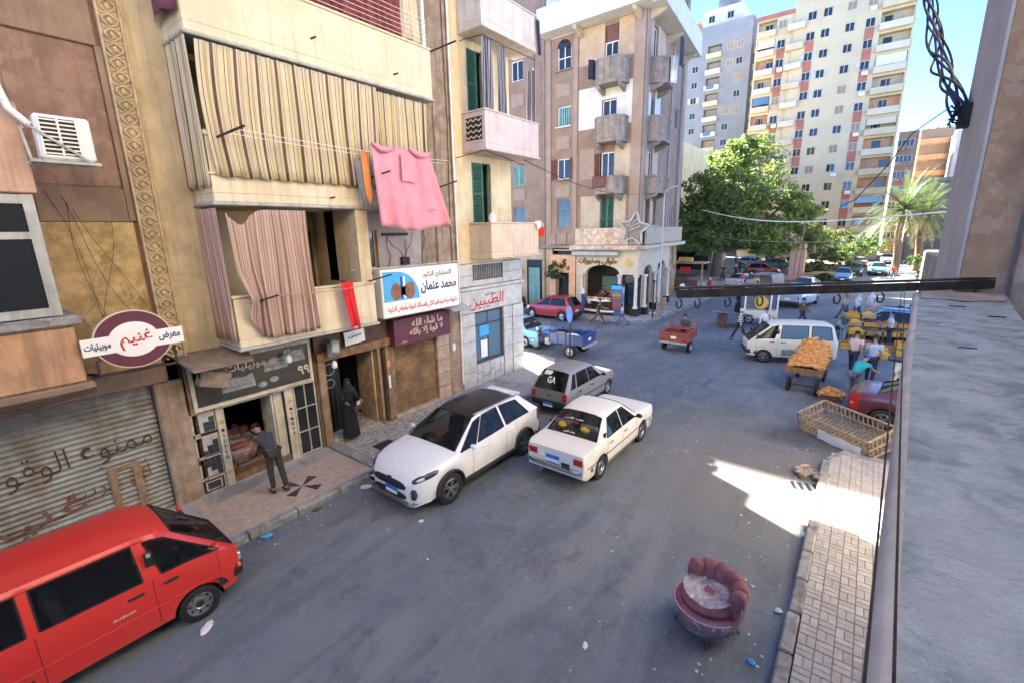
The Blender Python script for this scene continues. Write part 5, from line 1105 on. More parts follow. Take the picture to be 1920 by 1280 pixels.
    for ax, ar in arch:
        b = MB().lathe([(ar+.01,-w0*.90),(ar+.01,w0*.90)], 24, Matrix.Translation((ax,0,sp['Rw']))@Matrix.Rotation(R(-90),4,'X')); 
        b.f = [f for f in b.f if sum(b.v[i][2] for i in f)/4 > sp['Rw']-.05]; b.build('wheel_well', 'rubber', T)
        for s_ in (1,-1): wheel(T, ax, s_*(w0-sp.get('track',.115)), sp['Rw'], sp.get('tw',.19), sp.get('rim','steel'), s_)
        if sp.get('arch_trim'):
            for s_ in (1,-1): MB().tube([(ax-(ar+.0)*math.cos(t), s_*(w0-.012), sp['Rw']*.98+(ar+.0)*math.sin(t)) for t in [math.pi*k/16 for k in range(17)]], sp['arch_trim'], 6).build('arch_trim', 'dark_plastic', T, smooth=60)
    def surf(x, z):
        w_ = interp(Wd, x); zb = interp(sp['belt'], x); zl = zlow(x); t = (z-zl)/max(.01, zb-zl); return w_*lin([(0,sp.get('tuck',.955)),(.32,.992),(.62,1.0),(1,sp.get('sh',.965))], t)
    for x, z0, z1 in sp.get('seams', ()):
        for s_ in (1,-1): MB().tube([(x, s_*(surf(x,z0+(z1-z0)*k/8)-.001), z0+(z1-z0)*k/8) for k in range(9)], .005, 4).build('door_seam', 'rubber', T)
    for x, z in sp.get('handles', ()):
        for s_ in (1,-1): MB().box(x-.09,x+.09,-.014,.014,z-.016,z+.016).build('door_handle', sp.get('handle_mat','dark_plastic'), T, bevel=.006, loc=(0,s_*(surf(x,z)+.012),0))
    for x, z, h_, mt_ in sp.get('strips', ()):
        for s_ in (1,-1): MB().tube([(x[0]+(x[1]-x[0])*k/14, s_*(surf(x[0]+(x[1]-x[0])*k/14,z)+.002), z) for k in range(15)], h_, 5).build('side_strip', mt_, T)
    for at, z0, z1, mt_, out in sp.get('bumpers', ()):
        b = MB(); d = 1 if at == 'f' else -1; xe = xf if d > 0 else xr; path = []
        for k in range(13):
            t = -1+2*k/12; a = abs(t); back = .42*max(0,(a-.72)/.28)**2.2
            x = xe+d*(out-back); path.append((x, math.copysign(min(a*1.06,1)*(interp(Wd, xe-d*.25)+.015), t)))
        pr = [(0,z0),(.03,z0+.02),(.03,z1-.02),(0,z1)]
        o_ = len(b.v); 
        for px, py in path:
            for dx, z in ((-.10,z0),(0,z0+.015),(.012,(z0+z1)/2),(0,z1-.015),(-.10,z1)): b.v.append((px+d*dx, py, z))
        for k in range(12):
            for q in range(4): b.f.append((o_+k*5+q,o_+k*5+q+1,o_+(k+1)*5+q+1,o_+(k+1)*5+q))
        b.build('bumper', mt_, T, smooth=45)
    for it in sp.get('bits', ()):
        nm, mt_, c_, sz = it[:4]; rot_ = Matrix.Rotation(R(it[4]),3,'Y') if len(it) > 4 and it[4] else None; both = len(it) > 5 and it[5]
        for s_ in ((1,-1) if both else (1,)): 
            m2 = rot_
            if len(it) > 6 and it[6]: m2 = (rot_ or Matrix.Identity(3)); m2 = Matrix.Rotation(R(it[6]*s_),3,'Z')@m2
            MB().cbox((c_[0],c_[1]*s_,c_[2]), sz, m2).build(nm, mt_, T, bevel=min(sz)*.25)
    for nm, mt_, c_, rr, both, yaw_, pit_ in sp.get('balls', ()):
        for s_ in ((1,-1) if both else (1,)):
            b = MB().ball((0,0,0), (1,1,1), 24, 14); ex = .55 if 'grille' in nm else .9; b.v = [tuple(math.copysign(abs(c0)**ex, c0)*r0_ for c0, r0_ in zip(q, rr)) for q in b.v]; Mx = Matrix.Translation((c_[0],c_[1]*s_,c_[2]))@Matrix.Rotation(R(yaw_*s_),4,'Z')@Matrix.Rotation(R(pit_),4,'Y'); b.v = [tuple(Mx@Vector(q)) for q in b.v]; b.build(nm, mt_, T, smooth=60)
    if sp.get('mirror'):
        mx, mz, mm = sp['mirror']
        for s_ in (1,-1):
            o = MB().ball((mx, s_*(surf(mx,mz)+.12), mz+.05), (.045,.085,.06), 10, 6).build('mirror', mm, T, smooth=60); MB().bar((mx+.01,s_*(surf(mx,mz)-.03),mz),(mx,s_*(surf(mx,mz)+.1),mz+.03),.03).build('mirror_arm', 'dark_plastic', o)
    return T
E_SUV = dict(paint='paint_white', xr=-2.22, xf=2.24, sill=.30, Rw=.35, tw=.225, rim='alloy', arch=[(-1.335,.40),(1.335,.40)], arch_trim=.034,
    plan=[(-2.22,.70),(-2.1,.83),(-1.7,.90),(-.5,.915),(.8,.915),(1.5,.905),(1.95,.83),(2.14,.70),(2.24,.52)], belt=[(-2.22,.98),(-1.9,1.09),(-1.3,1.10),(0,1.04),(.95,1.0),(1.5,.95),(2.0,.84),(2.24,.70)], crown=[(-2.22,1.02),(-2.05,1.12),(.9,1.07),(1.3,1.06),(1.8,1.0),(2.1,.88),(2.24,.74)], wt=.60,
    keys=[(-2.02,-1.62,1.53,'p'),(-1.55,-1.30,1.60,'w1'),(-.62,-.62,1.645,'p'),(-.52,-.52,1.648,'w2'),(.42,.0,1.62,'p'),(.48,.06,1.61,'w3'),(.98,.30,1.55,'p')],
    roof_mat='black_gloss', sunroof=(-1.60,.99), seams=[(-1.0,.55,1.06),(-.57,.36,1.05),(.62,.38,1.0)], handles=[(-.75,.93),(.22,.90)], handle_mat='paint_white', strips=[((-.93,.93),.34,.055,'dark_plastic')],
    zones=[('taillight',-2.2,-1.93,2,3)], balls=[('headlight','lamp_dark',(1.90,.745,.835),(.30,.085,.075),True,-24,12),('lamp_lens','clear_lens',(2.0,.71,.82),(.13,.085,.05),True,-24,12),('grille','dark_plastic',(2.225,0,.665),(.045,.52,.085),False,0,-8),('lower_grille','dark_plastic',(2.225,0,.44),(.05,.52,.07),False,0,0),('fog_lamp','dark_plastic',(2.145,.64,.52),(.07,.14,.115),True,-35,0),('fog_lens','clear_lens',(2.175,.64,.55),(.06,.09,.035),True,-35,0)], seats=[.15,-.75], mirror=(.72,1.05,'paint_white'),
    bits=[('skid_plate','alloy',(2.2,0,.32),(.10,1.2,.05)),('number_plate','plate_blue',(2.285,.1,.57),(.02,.36,.085)),('number_plate','print_white',(2.285,.1,.49),(.02,.36,.075)),('badge','dark_plastic',(2.235,0,.755),(.03,.12,.05),-30),('roof_rail','alloy',(-.55,.64,1.625),(1.7,.03,.03),0,True),('spoiler','paint_white',(-1.585,0,1.52),(.20,1.0,.04),9),('wiper','rubber',(.88,.2,1.10),(.03,.6,.02),0)],
    bumpers=[('f',.26,.31,'alloy',.02),('r',.32,.50,'dark_plastic',.03)])
car('white_suv', 'white crossover car with black panoramic roof parked nose towards the camera', (-7.35,7.38,0), R(-90), E_SUV, 'car')
E_SEDAN = dict(seats=[.05,-.75], paint='paint_cream', xr=-2.02, xf=2.03, sill=.26, Rw=.295, tw=.165, rim='steel', arch=[(-1.21,.335),(1.21,.335)], tuck=.97, sh=.975,
    plan=[(-2.02,.74),(-1.9,.785),(-1.0,.80),(1.0,.80),(1.8,.785),(2.03,.73)], belt=[(-2.02,.83),(-1.9,.885),(-1.2,.90),(0,.905),(1.0,.89),(1.9,.84),(2.03,.78)], crown=[(-2.02,.86),(-1.9,.915),(-1.25,.935),(.8,.95),(1.1,.945),(1.9,.885),(2.03,.81)], wt=.575,
    keys=[(-1.22,-.80,1.36,'p'),(-.95,-.66,1.40,'w1'),(-.16,-.16,1.43,'p'),(-.09,-.09,1.43,'w2'),(.62,.18,1.42,'p'),(.80,.30,1.38,'p')],
    seams=[(-.95,.5,.89),(-.12,.3,.90),(.72,.3,.88)], handles=[(-.78,.78),(.02,.78)], handle_mat='chrome', strips=[((-1.9,1.9),.55,.012,'rubber'),((-.85,.85),.30,.015,'rubber')], mirror=(.62,.93,'dark_plastic'),
    bits=[('taillight','red_lens',(-2.02,.60,.70),(.05,.23,.15),0,True),('number_plate','plate_blue',(-2.03,.06,.66),(.02,.36,.09)),('number_plate','print_white',(-2.03,.06,.575),(.02,.36,.08)),('sticker','print_white',(-2.03,.36,.68),(.012,.13,.13)),('sticker','print_black',(-2.03,-.28,.56),(.012,.22,.07)),('headlight','clear_lens',(2.03,.55,.62),(.04,.18,.18),0,True),('grille','dark_plastic',(2.03,0,.62),(.04,.8,.16)),('exhaust','steel',(-2.0,.35,.27),(.2,.06,.06)),('fuel_cap','paint_cream',(-1.5,.80,.74),(.16,.02,.16)),('vent','rubber',(-1.02,.74,1.0),(.12,.03,.14),0,True)],
    bumpers=[('r',.40,.52,'chrome',.07),('f',.38,.52,'chrome',.07)])
sed = car('white_sedan', 'boxy old cream white saloon car with yellow cushions in the rear window', (-5.08,10.02,0), R(90), E_SEDAN, 'car')
mat('yellow_cushion', (.62,.38,.02), .9, .1, 9)
for y in (.34,-.28): MB().ball((-1.12,y,1.06), (.06,.13,.10), 12, 8).build('rear_cushion', 'yellow_cushion', sed, smooth=60)
for y,z,w_,m_ in ((.05,1.27,.5,'print_white'),(0,1.21,.22,'print_red'),(.05,1.02,.3,'print_white')): lettering('الله أكبر','%s' % m_,sed,-1.02-(1.36-z)*.95+.02,y,z,width=w_,height=.06,rz=R(-90),rx=48,bold=.02,name='window_sticker')
E_HATCH = dict(seats=[.0,-.8], paint='paint_silver', xr=-1.62, xf=1.72, sill=.25, Rw=.265, tw=.15, rim='cap', arch=[(-1.02,.31),(1.155,.31)], tuck=.97, sh=.975,
    plan=[(-1.62,.66),(-1.5,.70),(-.8,.72),(.8,.72),(1.5,.69),(1.72,.62)], belt=[(-1.62,.80),(-1.5,.86),(0,.87),(.8,.85),(1.5,.79),(1.72,.72)], crown=[(-1.62,.84),(-1.5,.9),(.6,.93),(.9,.92),(1.5,.84),(1.72,.75)], wt=.535,
    keys=[(-1.56,-1.22,1.36,'p'),(-1.42,-1.12,1.39,'w1'),(-1.15,-.98,1.40,'p'),(-1.05,-.9,1.405,'w2'),(-.32,-.32,1.41,'p'),(-.25,-.25,1.41,'w3'),(.5,.1,1.39,'p'),(.68,.22,1.36,'p')],
    seams=[(-1.08,.45,.85),(-.28,.3,.86),(.6,.3,.84)], handles=[(-.92,.74),(-.1,.74)], strips=[((-1.5,1.5),.50,.018,'dark_plastic')], mirror=(.5,.9,'dark_plastic'),
    bits=[('taillight','red_lens',(-1.63,.58,.66),(.05,.15,.22),0,True),('number_plate','plate_blue',(-1.70,0,.42),(.02,.34,.08)),('number_plate','print_white',(-1.70,0,.345),(.02,.34,.07)),('headlight','clear_lens',(1.70,.48,.62),(.06,.2,.13),0,True),('grille','dark_plastic',(1.72,0,.62),(.04,.6,.1)),('tailgate_handle','dark_plastic',(-1.635,0,.66),(.02,.12,.04))],
    bumpers=[('r',.32,.50,'dark_plastic',.07),('f',.30,.48,'dark_plastic',.06)])
ht = car('grey_hatchback', 'small silver grey hatchback parked at the kerb in front of the white crossover', (-7.42,12.95,0), R(90), E_HATCH, 'car')
lettering('GA','print_white',ht,-1.46,0,1.12,width=.30,height=.22,ar=False,bold=.03,rz=R(-90),rx=60,name='window_sticker')
E_VAN = dict(seats=[.75,-.15,-1.0], paint='paint_red', xr=-1.70, xf=1.62, sill=.30, Rw=.275, tw=.16, rim='steel', arch=[(-1.02,.33),(.98,.33)], tuck=.97, sh=.985, tuckx=1,
    plan=[(-1.70,.66),(-1.6,.70),(-.8,.715),(1.0,.715),(1.45,.68),(1.62,.56)], belt=[(-1.70,1.05),(-1.6,1.07),(.9,1.05),(1.3,1.0),(1.5,.92),(1.62,.82)], crown=[(-1.70,1.06),(-1.66,1.08),(1.35,1.0),(1.55,.93),(1.62,.84)], wt=.60,
    keys=[(-1.64,-1.52,1.66,'p'),(-1.48,-1.40,1.72,'w1'),(-.72,-.72,1.75,'p'),(-.60,-.60,1.75,'w2'),(.40,.36,1.74,'p'),(.62,.50,1.73,'w3'),(1.34,.72,1.68,'p'),(1.46,.84,1.62,'p')],
    seams=[(.50,.35,1.05),(-.66,.35,1.05),(1.30,.62,1.0)], handles=[(.70,.93),(-.45+.75,.93)], strips=[((-1.6,1.2),.62,.008,'paint_red'),((-1.45,-.75),.50,.012,'rubber')], mirror=(1.28,1.12,'paint_red'),
    bits=[('headlight','clear_lens',(1.62,.48,.66),(.05,.2,.14),0,True),('indicator','amber_lens',(1.58,.62,.56),(.06,.08,.07),0,True),('vent','rubber',(.515,.695,1.38),(.10,.02,.22),0,True),('vent_plate','grey_alu',(.515,.702,1.44),(.05,.016,.06),0,True),('rain_gutter','paint_red',(-.45,.625,1.655),(1.9,.02,.02),0,True),('taillight','red_lens',(-1.70,.6,.75),(.04,.1,.3),0,True)],
    bumpers=[('f',.38,.56,'dark_plastic',.05),('r',.36,.52,'dark_plastic',.05)])
rv = car('red_van', 'red minivan parked by the roller shutter at the bottom corner', (-8.02,.62,0), R(90), E_VAN, 'van')
lettering('SUZUKI','print_cream',rv,.14,-.718,.74,width=.24,height=.032,ar=False,bold=.02,rz=0,name='badge')
EW = dict(E_VAN); EW.update(paint='paint_offwhite', rim='alloy', strips=[((-1.6,1.2),.62,.008,'paint_offwhite')], mirror=(1.28,1.12,'dark_plastic'), mats={'w1':'glass_blue','w2':'glass_blue','windshield':'car_glass'})
EW['bits'] = [b_ for b_ in E_VAN['bits'] if b_[0] not in ('rain_gutter',)]+[('rain_gutter','paint_offwhite',(-.45,.625,1.655),(1.9,.02,.02),0,True),('dent_panel','steel',(-.05,.712,.52),(.75,.012,.26),0,True)]
car('white_van', 'off white minivan crossing the junction behind the orange cart', (-2.35,22.3,0), R(180+20), EW, 'van')
# generic saloon and hatch variants for the traffic further away
def variant(base, **kw): d = dict(base); d.update(kw); return d
E_MOD = dict(paint='paint_blue', xr=-2.15, xf=2.12, sill=.26, Rw=.31, tw=.19, rim='alloy', arch=[(-1.30,.36),(1.27,.36)],
    plan=[(-2.15,.62),(-2.0,.78),(-1.5,.845),(0,.855),(1.3,.845),(1.85,.76),(2.12,.55)], belt=[(-2.15,.85),(-1.9,.98),(-1.2,.97),(0,.93),(1.0,.89),(1.7,.78),(2.12,.62)], crown=[(-2.15,.90),(-1.95,1.03),(-1.4,1.05),(.85,.98),(1.3,.94),(1.8,.84),(2.12,.68)], wt=.56,
    keys=[(-1.45,-.85,1.37,'p'),(-1.05,-.65,1.41,'w1'),(-.28,-.26,1.44,'p'),(-.20,-.18,1.44,'w2'),(.62,.10,1.41,'p'),(.98,.28,1.37,'p')],
    seams=[(-1.0,.5,.95),(-.24,.3,.93),(.78,.3,.9)], handles=[(-.8,.8),(.05,.78)], zones=[('headlight',1.75,2.06,2,3),('taillight',-2.12,-1.9,2,3)], mirror=(.65,.95,'dark_plastic'),
    bits=[('number_plate','print_white',(-2.16,0,.66),(.02,.36,.12)),('grille','dark_plastic',(2.11,0,.55),(.05,.7,.1)),('number_plate','print_white',(2.15,0,.42),(.02,.36,.12))], bumpers=[('f',.24,.46,'dark_plastic',.02),('r',.28,.50,'dark_plastic',.02)])
E_HB2 = dict(E_MOD); E_HB2.update(paint='paint_darkred', xr=-1.85, xf=1.95, arch=[(-1.2,.35),(1.2,.35)], rim='cap', plan=[(-1.85,.68),(-1.7,.80),(0,.84),(1.2,.83),(1.7,.74),(1.95,.52)], belt=[(-1.85,.90),(-1.6,.98),(0,.95),(1.0,.92),(1.6,.80),(1.95,.62)], crown=[(-1.85,.95),(-1.7,1.03),(.9,1.0),(1.2,.97),(1.65,.86),(1.95,.68)],
    keys=[(-1.76,-1.45,1.48,'p'),(-1.5,-1.3,1.51,'w1'),(-.3,-.3,1.55,'p'),(-.2,-.2,1.55,'w2'),(.7,.15,1.50,'p'),(1.05,.35,1.43,'p')], zones=[('headlight',1.5,1.9,2,3),('taillight',-1.83,-1.6,2,4)], bits=[('number_plate','print_white',(-1.86,0,.66),(.02,.36,.12)),('grille','dark_plastic',(1.94,0,.55),(.05,.6,.1)),('roof_rail','dark_plastic',(-.5,.55,1.54),(1.4,.03,.03),0,True)])
car('red_hatchback', 'red family hatchback parked along the side street kerb near the shaped tree', (-16.3,25.45,0), R(180-3), E_HB2, 'car')
car('dark_sedan', 'dark saloon car standing behind the red hatchback in the side street', (-21.8,26.3,0), R(180), variant(E_MOD, paint='paint_dark'), 'car')
car('light_blue_car', 'light blue old saloon car behind the blue tricycle, half hidden by the corner shop', (-14.3,18.6,0), R(178), variant(E_SEDAN, paint='paint_lightblue', bits=[b_ for b_ in E_SEDAN['bits'] if b_[0] in ('taillight','headlight','grille')]), 'car')
car('blue_sedan', 'pale blue saloon car seen from behind past the sunlit strip', (-3.7,39.3,0), R(77), variant(E_MOD, paint='paint_skyblue'), 'car')
car('wine_car', 'wine red saloon car with lit indicator beside the cane crate', (2.25,16.35,0), R(-6), variant(E_MOD, paint='paint_wine', zones=[('headlight',1.75,2.06,2,3),('taillight',-2.16,-1.85,1,3)], bits=E_MOD['bits']+[('indicator','amber_lens',(-2.02,-.72,.66),(.12,.12,.08)),('roof_cover','paint_skyblue',(-.2,0,1.45),(.8,1.0,.02))]), 'car')
far_cars = [(-1.9,58.3,-88,'paint_blue','silver blue car parked first along the right side of the park',E_MOD),(1.0,68,-86,'paint_blue','bright blue car driving along the right side of the park',E_MOD),(2.2,88,-88,'paint_white','white car farthest away by the palm trunks',E_MOD),(-.9,79,92,'paint_silver','grey car parked under the hedge by the palms',E_MOD),
    (-13.2,73.5,10,'paint_lightblue','light blue car parked behind the pink monument at left',E_HB2),(-9.6,71,8,'paint_teal','dark teal car parked beside the pink monument',E_HB2),(2.3,32.5,100,'paint_skyblue','pale car with open view through its windows behind the blue stall car',E_MOD),(1.1,29.6,170,'paint_blue','blue car parked right behind the fruit stall',E_HB2),
    (-9.2,47.8,75,'paint_offwhite','cream car roof showing above the iron bar',E_MOD),(-3.9,46.5,80,'paint_white','white car half hidden by the iron bar',E_MOD),(-9.9,61.5,20,'paint_rust','rusty brown car near the pink monument',E_HB2),(-1.2,66,-88,'paint_dark','dark car between the two blue cars',E_MOD)]
for x,y,a_,p_,l_,base in far_cars: car('distant_car', l_, (x,y,0), R(a_), variant(base, paint=p_, seams=(), handles=()), 'car', 'cars parked around the park')
# covered grey vehicle by the monument
cv = MB().grid(lambda u,v: ((u-.5)*2.2*(1-.12*v)+.05*math.sin(v*9), 0, 0), 2, 2)
def cover_fn(u, v):
    a = u*math.pi; x = 1.15*math.cos(a); h = 1.45*min(1,(math.sin(a)*1.7))**.6 if 0 < u < 1 else .05
    return (x*(1.02+.03*math.sin(v*12)), (v-.5)*3.0, max(.05,h)+.03*math.sin(v*17+u*6))
cvo = MB().grid(cover_fn, 20, 16).build('covered_car', 'cloth_grey', loc=(-7.3,47.6,0), rot=(0,0,R(-10)), smooth=70); tag(cvo, 'car under a pale grey cover in front of the pink monument', 'car')

# ---------------------------------------------------------------- three-wheelers
def trike(name, label, loc, rz, paint, load=None, rails=True, rider=False):
    T = thing(name, label, 'tricycle', loc, rz); w0, x0, x1, zb = .62, -1.45, .15, .62
    bed = MB(); bed.box(x0,x1,-w0,w0,zb-.06,zb); bed.box(x0,x0+.04,-w0,w0,zb,zb+.36); bed.box(x1-.04,x1,-w0,w0,zb,zb+.36); bed.box(x0+.04,x1-.04,-w0,-w0+.04,zb,zb+.36); bed.box(x0+.04,x1-.04,w0-.04,w0,zb,zb+.36)
    o = bed.build('cargo_bed', paint, T, bevel=.01)
    for x in [x0+.02+(x1-x0-.04)*k/4 for k in range(5)]:
        for s_ in (1,-1): MB().bar((x,s_*(w0+.012),zb-.04),(x,s_*(w0+.012),zb+.36),.035).build('stake', paint, o)
    b = MB()
    for s_ in (1,-1): b.tube([(x0+.03,s_*(w0-.02),zb+.36),(x0+.03,s_*(w0-.02),zb+.58),(x1-.03,s_*(w0-.02),zb+.58),(x1-.03,s_*(w0-.02),zb+.36)], .018, 6)
    b.tube([(x1-.03,-w0+.03,zb+.36),(x1-.03,-w0+.03,zb+.85),(x1-.03,w0-.03,zb+.85),(x1-.03,w0-.03,zb+.36)], .02, 6); b.tube([(x1-.03,-w0+.03,zb+.6),(x1-.03,w0-.03,zb+.6)], .016, 6); b.tube([(x0+.03,-w0+.03,zb+.58),(x0+.03,w0-.03,zb+.58)], .018, 6)
    b.build('rail', paint, T, smooth=50)
    for s_ in (1,-1): wheel(T, -.85, s_*.58, .27, .14, 'cap', s_); bx('mudguard', paint, T, -1.18, -.52, s_*.58-.09, s_*.58+.09, .545, .56)
    wheel(T, 1.15, 0.05, .27, .10, 'steel', 1)
    b = MB(); b.tube([(.1,0,.45),(.45,0,.42),(.75,0,.5),(.98,0,.85)], .035, 8); b.tube([(.1,.1,.4),(-1.3,.25,.4)], .03, 6); b.tube([(.1,-.1,.4),(-1.3,-.25,.4)], .03, 6)
    for s_ in (1,-1): b.tube([(1.15,s_*.09,.27),(1.0,s_*.09,.72),(.92,s_*.08,1.0)], .025, 6)
    b.build('frame', 'iron', T, smooth=50)
    MB().ball((.52,0,.80), (.24,.14,.13), 12, 8).build('fuel_tank', paint, T, smooth=60); MB().ball((.18,0,.82), (.26,.15,.07), 12, 6).build('saddle', 'rubber', T, smooth=60)
    MB().cbox((.5,0,.45), (.34,.26,.30)).build('engine', 'steel', T, bevel=.04); MB().tube([(.88,-.36,1.08),(.94,-.2,1.05),(.94,.2,1.05),(.88,.36,1.08)], .016, 6).build('handlebar', 'chrome', T, smooth=50); MB().ball((1.06,0,.93), (.09,.1,.1)).build('headlight', 'clear_lens', T, smooth=60)
    MB().tube([(1.15+.32*math.cos(a),0.05,.27+.32*math.sin(a)) for a in [R(20+12*k) for k in range(12)]], .05, 4).build('mudguard', paint, T)
    for s_ in (1,-1): bx('taillight', 'red_lens', T, x0-.03, x0-.001, s_*.5-.06, s_*.5+.06, zb-.02, zb+.08)
    bx('number_plate', 'print_white', T, x0-.02, x0-.001, -.12, .12, zb+.08, zb+.2); bx('tail_frame', 'grey_alu', T, x0-.08, x0-.002, -w0, w0, zb-.14, zb-.07)
    return T
bt = trike('blue_tricycle', 'blue cargo tricycle parked at the corner beside the round sign', (-11.25,18.05,0), R(183), 'paint_cobalt'); bt.scale = (1.1,1.1,1.1)
sk = MB().ball((0,0,.16), (.42,.30,.17), 14, 8).build('sack', 'cloth_white', loc=(-10.5,18.0,.683), rot=(0,0,.3), smooth=70); tag(sk, 'white sack lying in the blue tricycle bed', 'sack')
MB2 = MB().box(-.22,.22,-.2,.2,0,.3).build('carton', 'wood_pale', loc=(-11.15,17.95,.684), rot=(0,0,.2), bevel=.01); tag(MB2, 'small cardboard carton in the front of the blue tricycle bed', 'box')
trike('red_tricycle', 'rust red cargo tricycle driving away towards the park', (-6.75,22.2,0), R(92), 'paint_rust')
# ---------------------------------------------------------------- our own side of the street: ledge, iron bar, neighbouring bay
mat('ledge_blue', (.285,.335,.345), .75, .3, 9, .6, 60, stain=.7, stain_col=(.36,.375,.39), peel=.6, peel_col=(.42,.43,.43)); mat('ledge_pale', (.50,.475,.43), .85, .15, 5, .4, 25, stain=.4, stain_col=(.33,.31,.28)); mat('ledge_wall', (.30,.275,.245), .9, .2, 4, .4, 20)
mat('pillar_pale', (.46,.455,.44), .9, .08, 3, .25, 40, streak=.25, stain_col=(.33,.32,.30)); mat('pillar_ochre', (.42,.28,.175), .9, .18, 4, .4, 20, stain=.45, stain_col=(.28,.19,.13), peel=.3, peel_col=(.55,.45,.35)); mat('rough_wall', (.34,.285,.235), .95, .25, 5, 1.0, 9, stain=.5, stain_col=(.19,.16,.135)); mat('own_house', (.52,.45,.35), .9, .12, 1, .2, 8, streak=.3, stain_col=(.35,.28,.2))
LZ = 5.20
PR = thing('balcony_parapet', 'weathered blue grey painted balcony ledge at the right edge of the view', 'parapet', (0,0,0))
YS_ = [-.9,.2,.5,.8,1.2,1.7,2.3,3.0,3.75,4.15]
xe = lambda y: .027+.0625*y+.003*math.sin(y*2.3)
xi = lambda y: lin([(-.9,.48),(1.5,.52),(2.82,.58),(4.15,.715)], y)
def loft(prof, name, mt, smooth=50, inner=False):
    b = MB(); n = len(prof(0.0))
    for y in YS_: b.v += [(px_,y,pz_) for px_, pz_ in prof(y)]
    for r_ in range(len(YS_)-1):
        for q in range(n-1): b.f.append((r_*n+q,r_*n+q+1,(r_+1)*n+q+1,(r_+1)*n+q))
    b.f.append(tuple((len(YS_)-1)*n+q for q in range(n)))
    return b.build(name, mt, PR, smooth=smooth)
loft(lambda y: [(xe(y)+.012+(xi(y)-xe(y)-.012)*k/10, LZ+.004*math.sin(k*1.3+y*3)*(0 if k == 0 else 1)) for k in range(11)]+[(xi(y)+.01,LZ-.10),(xi(y)+.01,4.15)], 'coping', 'ledge_blue')
loft(lambda y: [(xe(y)+.012,LZ),(xe(y)+.002,LZ-.003),(xe(y)-.008,LZ-.014),(xe(y)-.012,LZ-.035),(xe(y)-.010,LZ-.075),(xe(y)+.004,LZ-.085)], 'nosing', 'ledge_pale')
loft(lambda y: [(xe(y)+.004,LZ-.085),(xe(y)+.022,LZ-.09),(xe(y)+.05,LZ-.3),(xe(y)+.12,4.15)], 'wall', 'ledge_wall')
MB().prism([(x,y,4.0) for x,y in [(.14,-.9),(.42,4.2),(2.5,4.3),(2.5,-.9)]], (0,0,.148)).build('balcony_floor', 'kerb', PR)
MB().prism([(.285,3.72,LZ+.002),(.31,4.14,LZ+.002),(.71,4.14,LZ+.002),(.66,3.8,LZ+.002),(.5,3.68,LZ+.002),(.4,3.76,LZ+.002)], (0,0,.008)).build('mortar_patch', 'rough_wall', PR, bevel=.004)
for x,y,w_,l_ in ((.42,3.45,.07,.008),(.53,3.15,.06,.012),(.33,2.3,.05,.003)): MB().cbox((x,y,LZ+.004), (w_,l_,.004), Matrix.Rotation(.06,3,'Z')).build('crack', 'black_paint', PR)
BR = thing('clothes_bar', 'dark rusty iron bar with hooks sticking out from the blue ledge', 'iron bar', (0,0,0))
pa, pb = Vector((.76,4.40,LZ+.05)), Vector((-1.03,3.21,LZ+.005)); MB().bar(pa, pb, .02, .056).build('bar', 'iron', BR, bevel=.004); MB().bar(pa+Vector((0,.02,.04)), pb+Vector((0,.02,.04)), .05, .012).build('flange', 'iron', BR)
for t in (.012,.07,.165,.265,.50,.63,.77,.90):
    p = pb+(pa-pb)*t-Vector((0,.012,.03)); hk = []
    MB().tube([p+Vector((.018*math.cos(a),-.012,-.035+.032*math.sin(a))) for a in [R(90-30*k) for k in range(11)]], .006, 6).build('hook', 'iron', BR, smooth=60)
for q, (xa_, xb_) in enumerate(((.20,.012),(.215,.035))): MB().tube([(xa_+(xb_-xa_)*t, 3.95-4.3*t, LZ+.035-.012*math.sin(math.pi*t)) for t in [k/14 for k in range(15)]], .0016, 4).build('clothes_wire', 'iron', BR)
NB = thing('neighbour_bay', 'pale and ochre plastered pillar of the next house beside the blue ledge', 'building', (.5,4.36,0))
b = MB().box(0,2.4,.0,1.25,4.2,19); b.build('bay_wall', 'pillar_pale', NB)
bx('pillar_face', 'pillar_ochre', NB, .012, .235, -.02, -.002, 4.9, 19); bx('corner_bead', 'pillar_pale', NB, -.012, .010, -.024, 1.24, 4.9, 19, .004); bx('rough_face', 'rough_wall', NB, .245, 2.4, -.16, -.002, 4.2, 19, .02); bx('lintel', 'concrete_old', NB, .22, 1.0, -.30, -.161, 6.25, 6.42, .02)
bx('main_wall', 'own_house', NB, 2.2, 12, 1.26, 9.0, 0, 17); bx('far_strip', 'rough_wall', NB, .01, .14, 1.252, 1.40, 4.9, 19)
OH = thing('own_house', 'house behind the blue ledge, mostly out of view', 'building', (2.62,4.3,0)); bx('wall', 'own_house', OH, 0, 10, -26, 0.0, 0, 17)
RP = thing('ruined_parapet', 'broken grey balcony parapet just past the pale pillar', 'parapet', (.62,7.6,0))
bx('wall', 'ledge_wall', RP, 0, 1.2, 0, 1.3, 4.2, 5.28, .02)
for k in range(4): MB().cbox((.22+.03*k,-.03+.02*k,4.72+k*.13), (.42,.12,.045), Matrix.Rotation(R(6-4*k),3,'Y')).build('broken_tile', 'ledge_pale', RP)
bx('pier', 'pillar_pale', RP, .10, .34, .2, .5, 5.282, 5.95, .02)
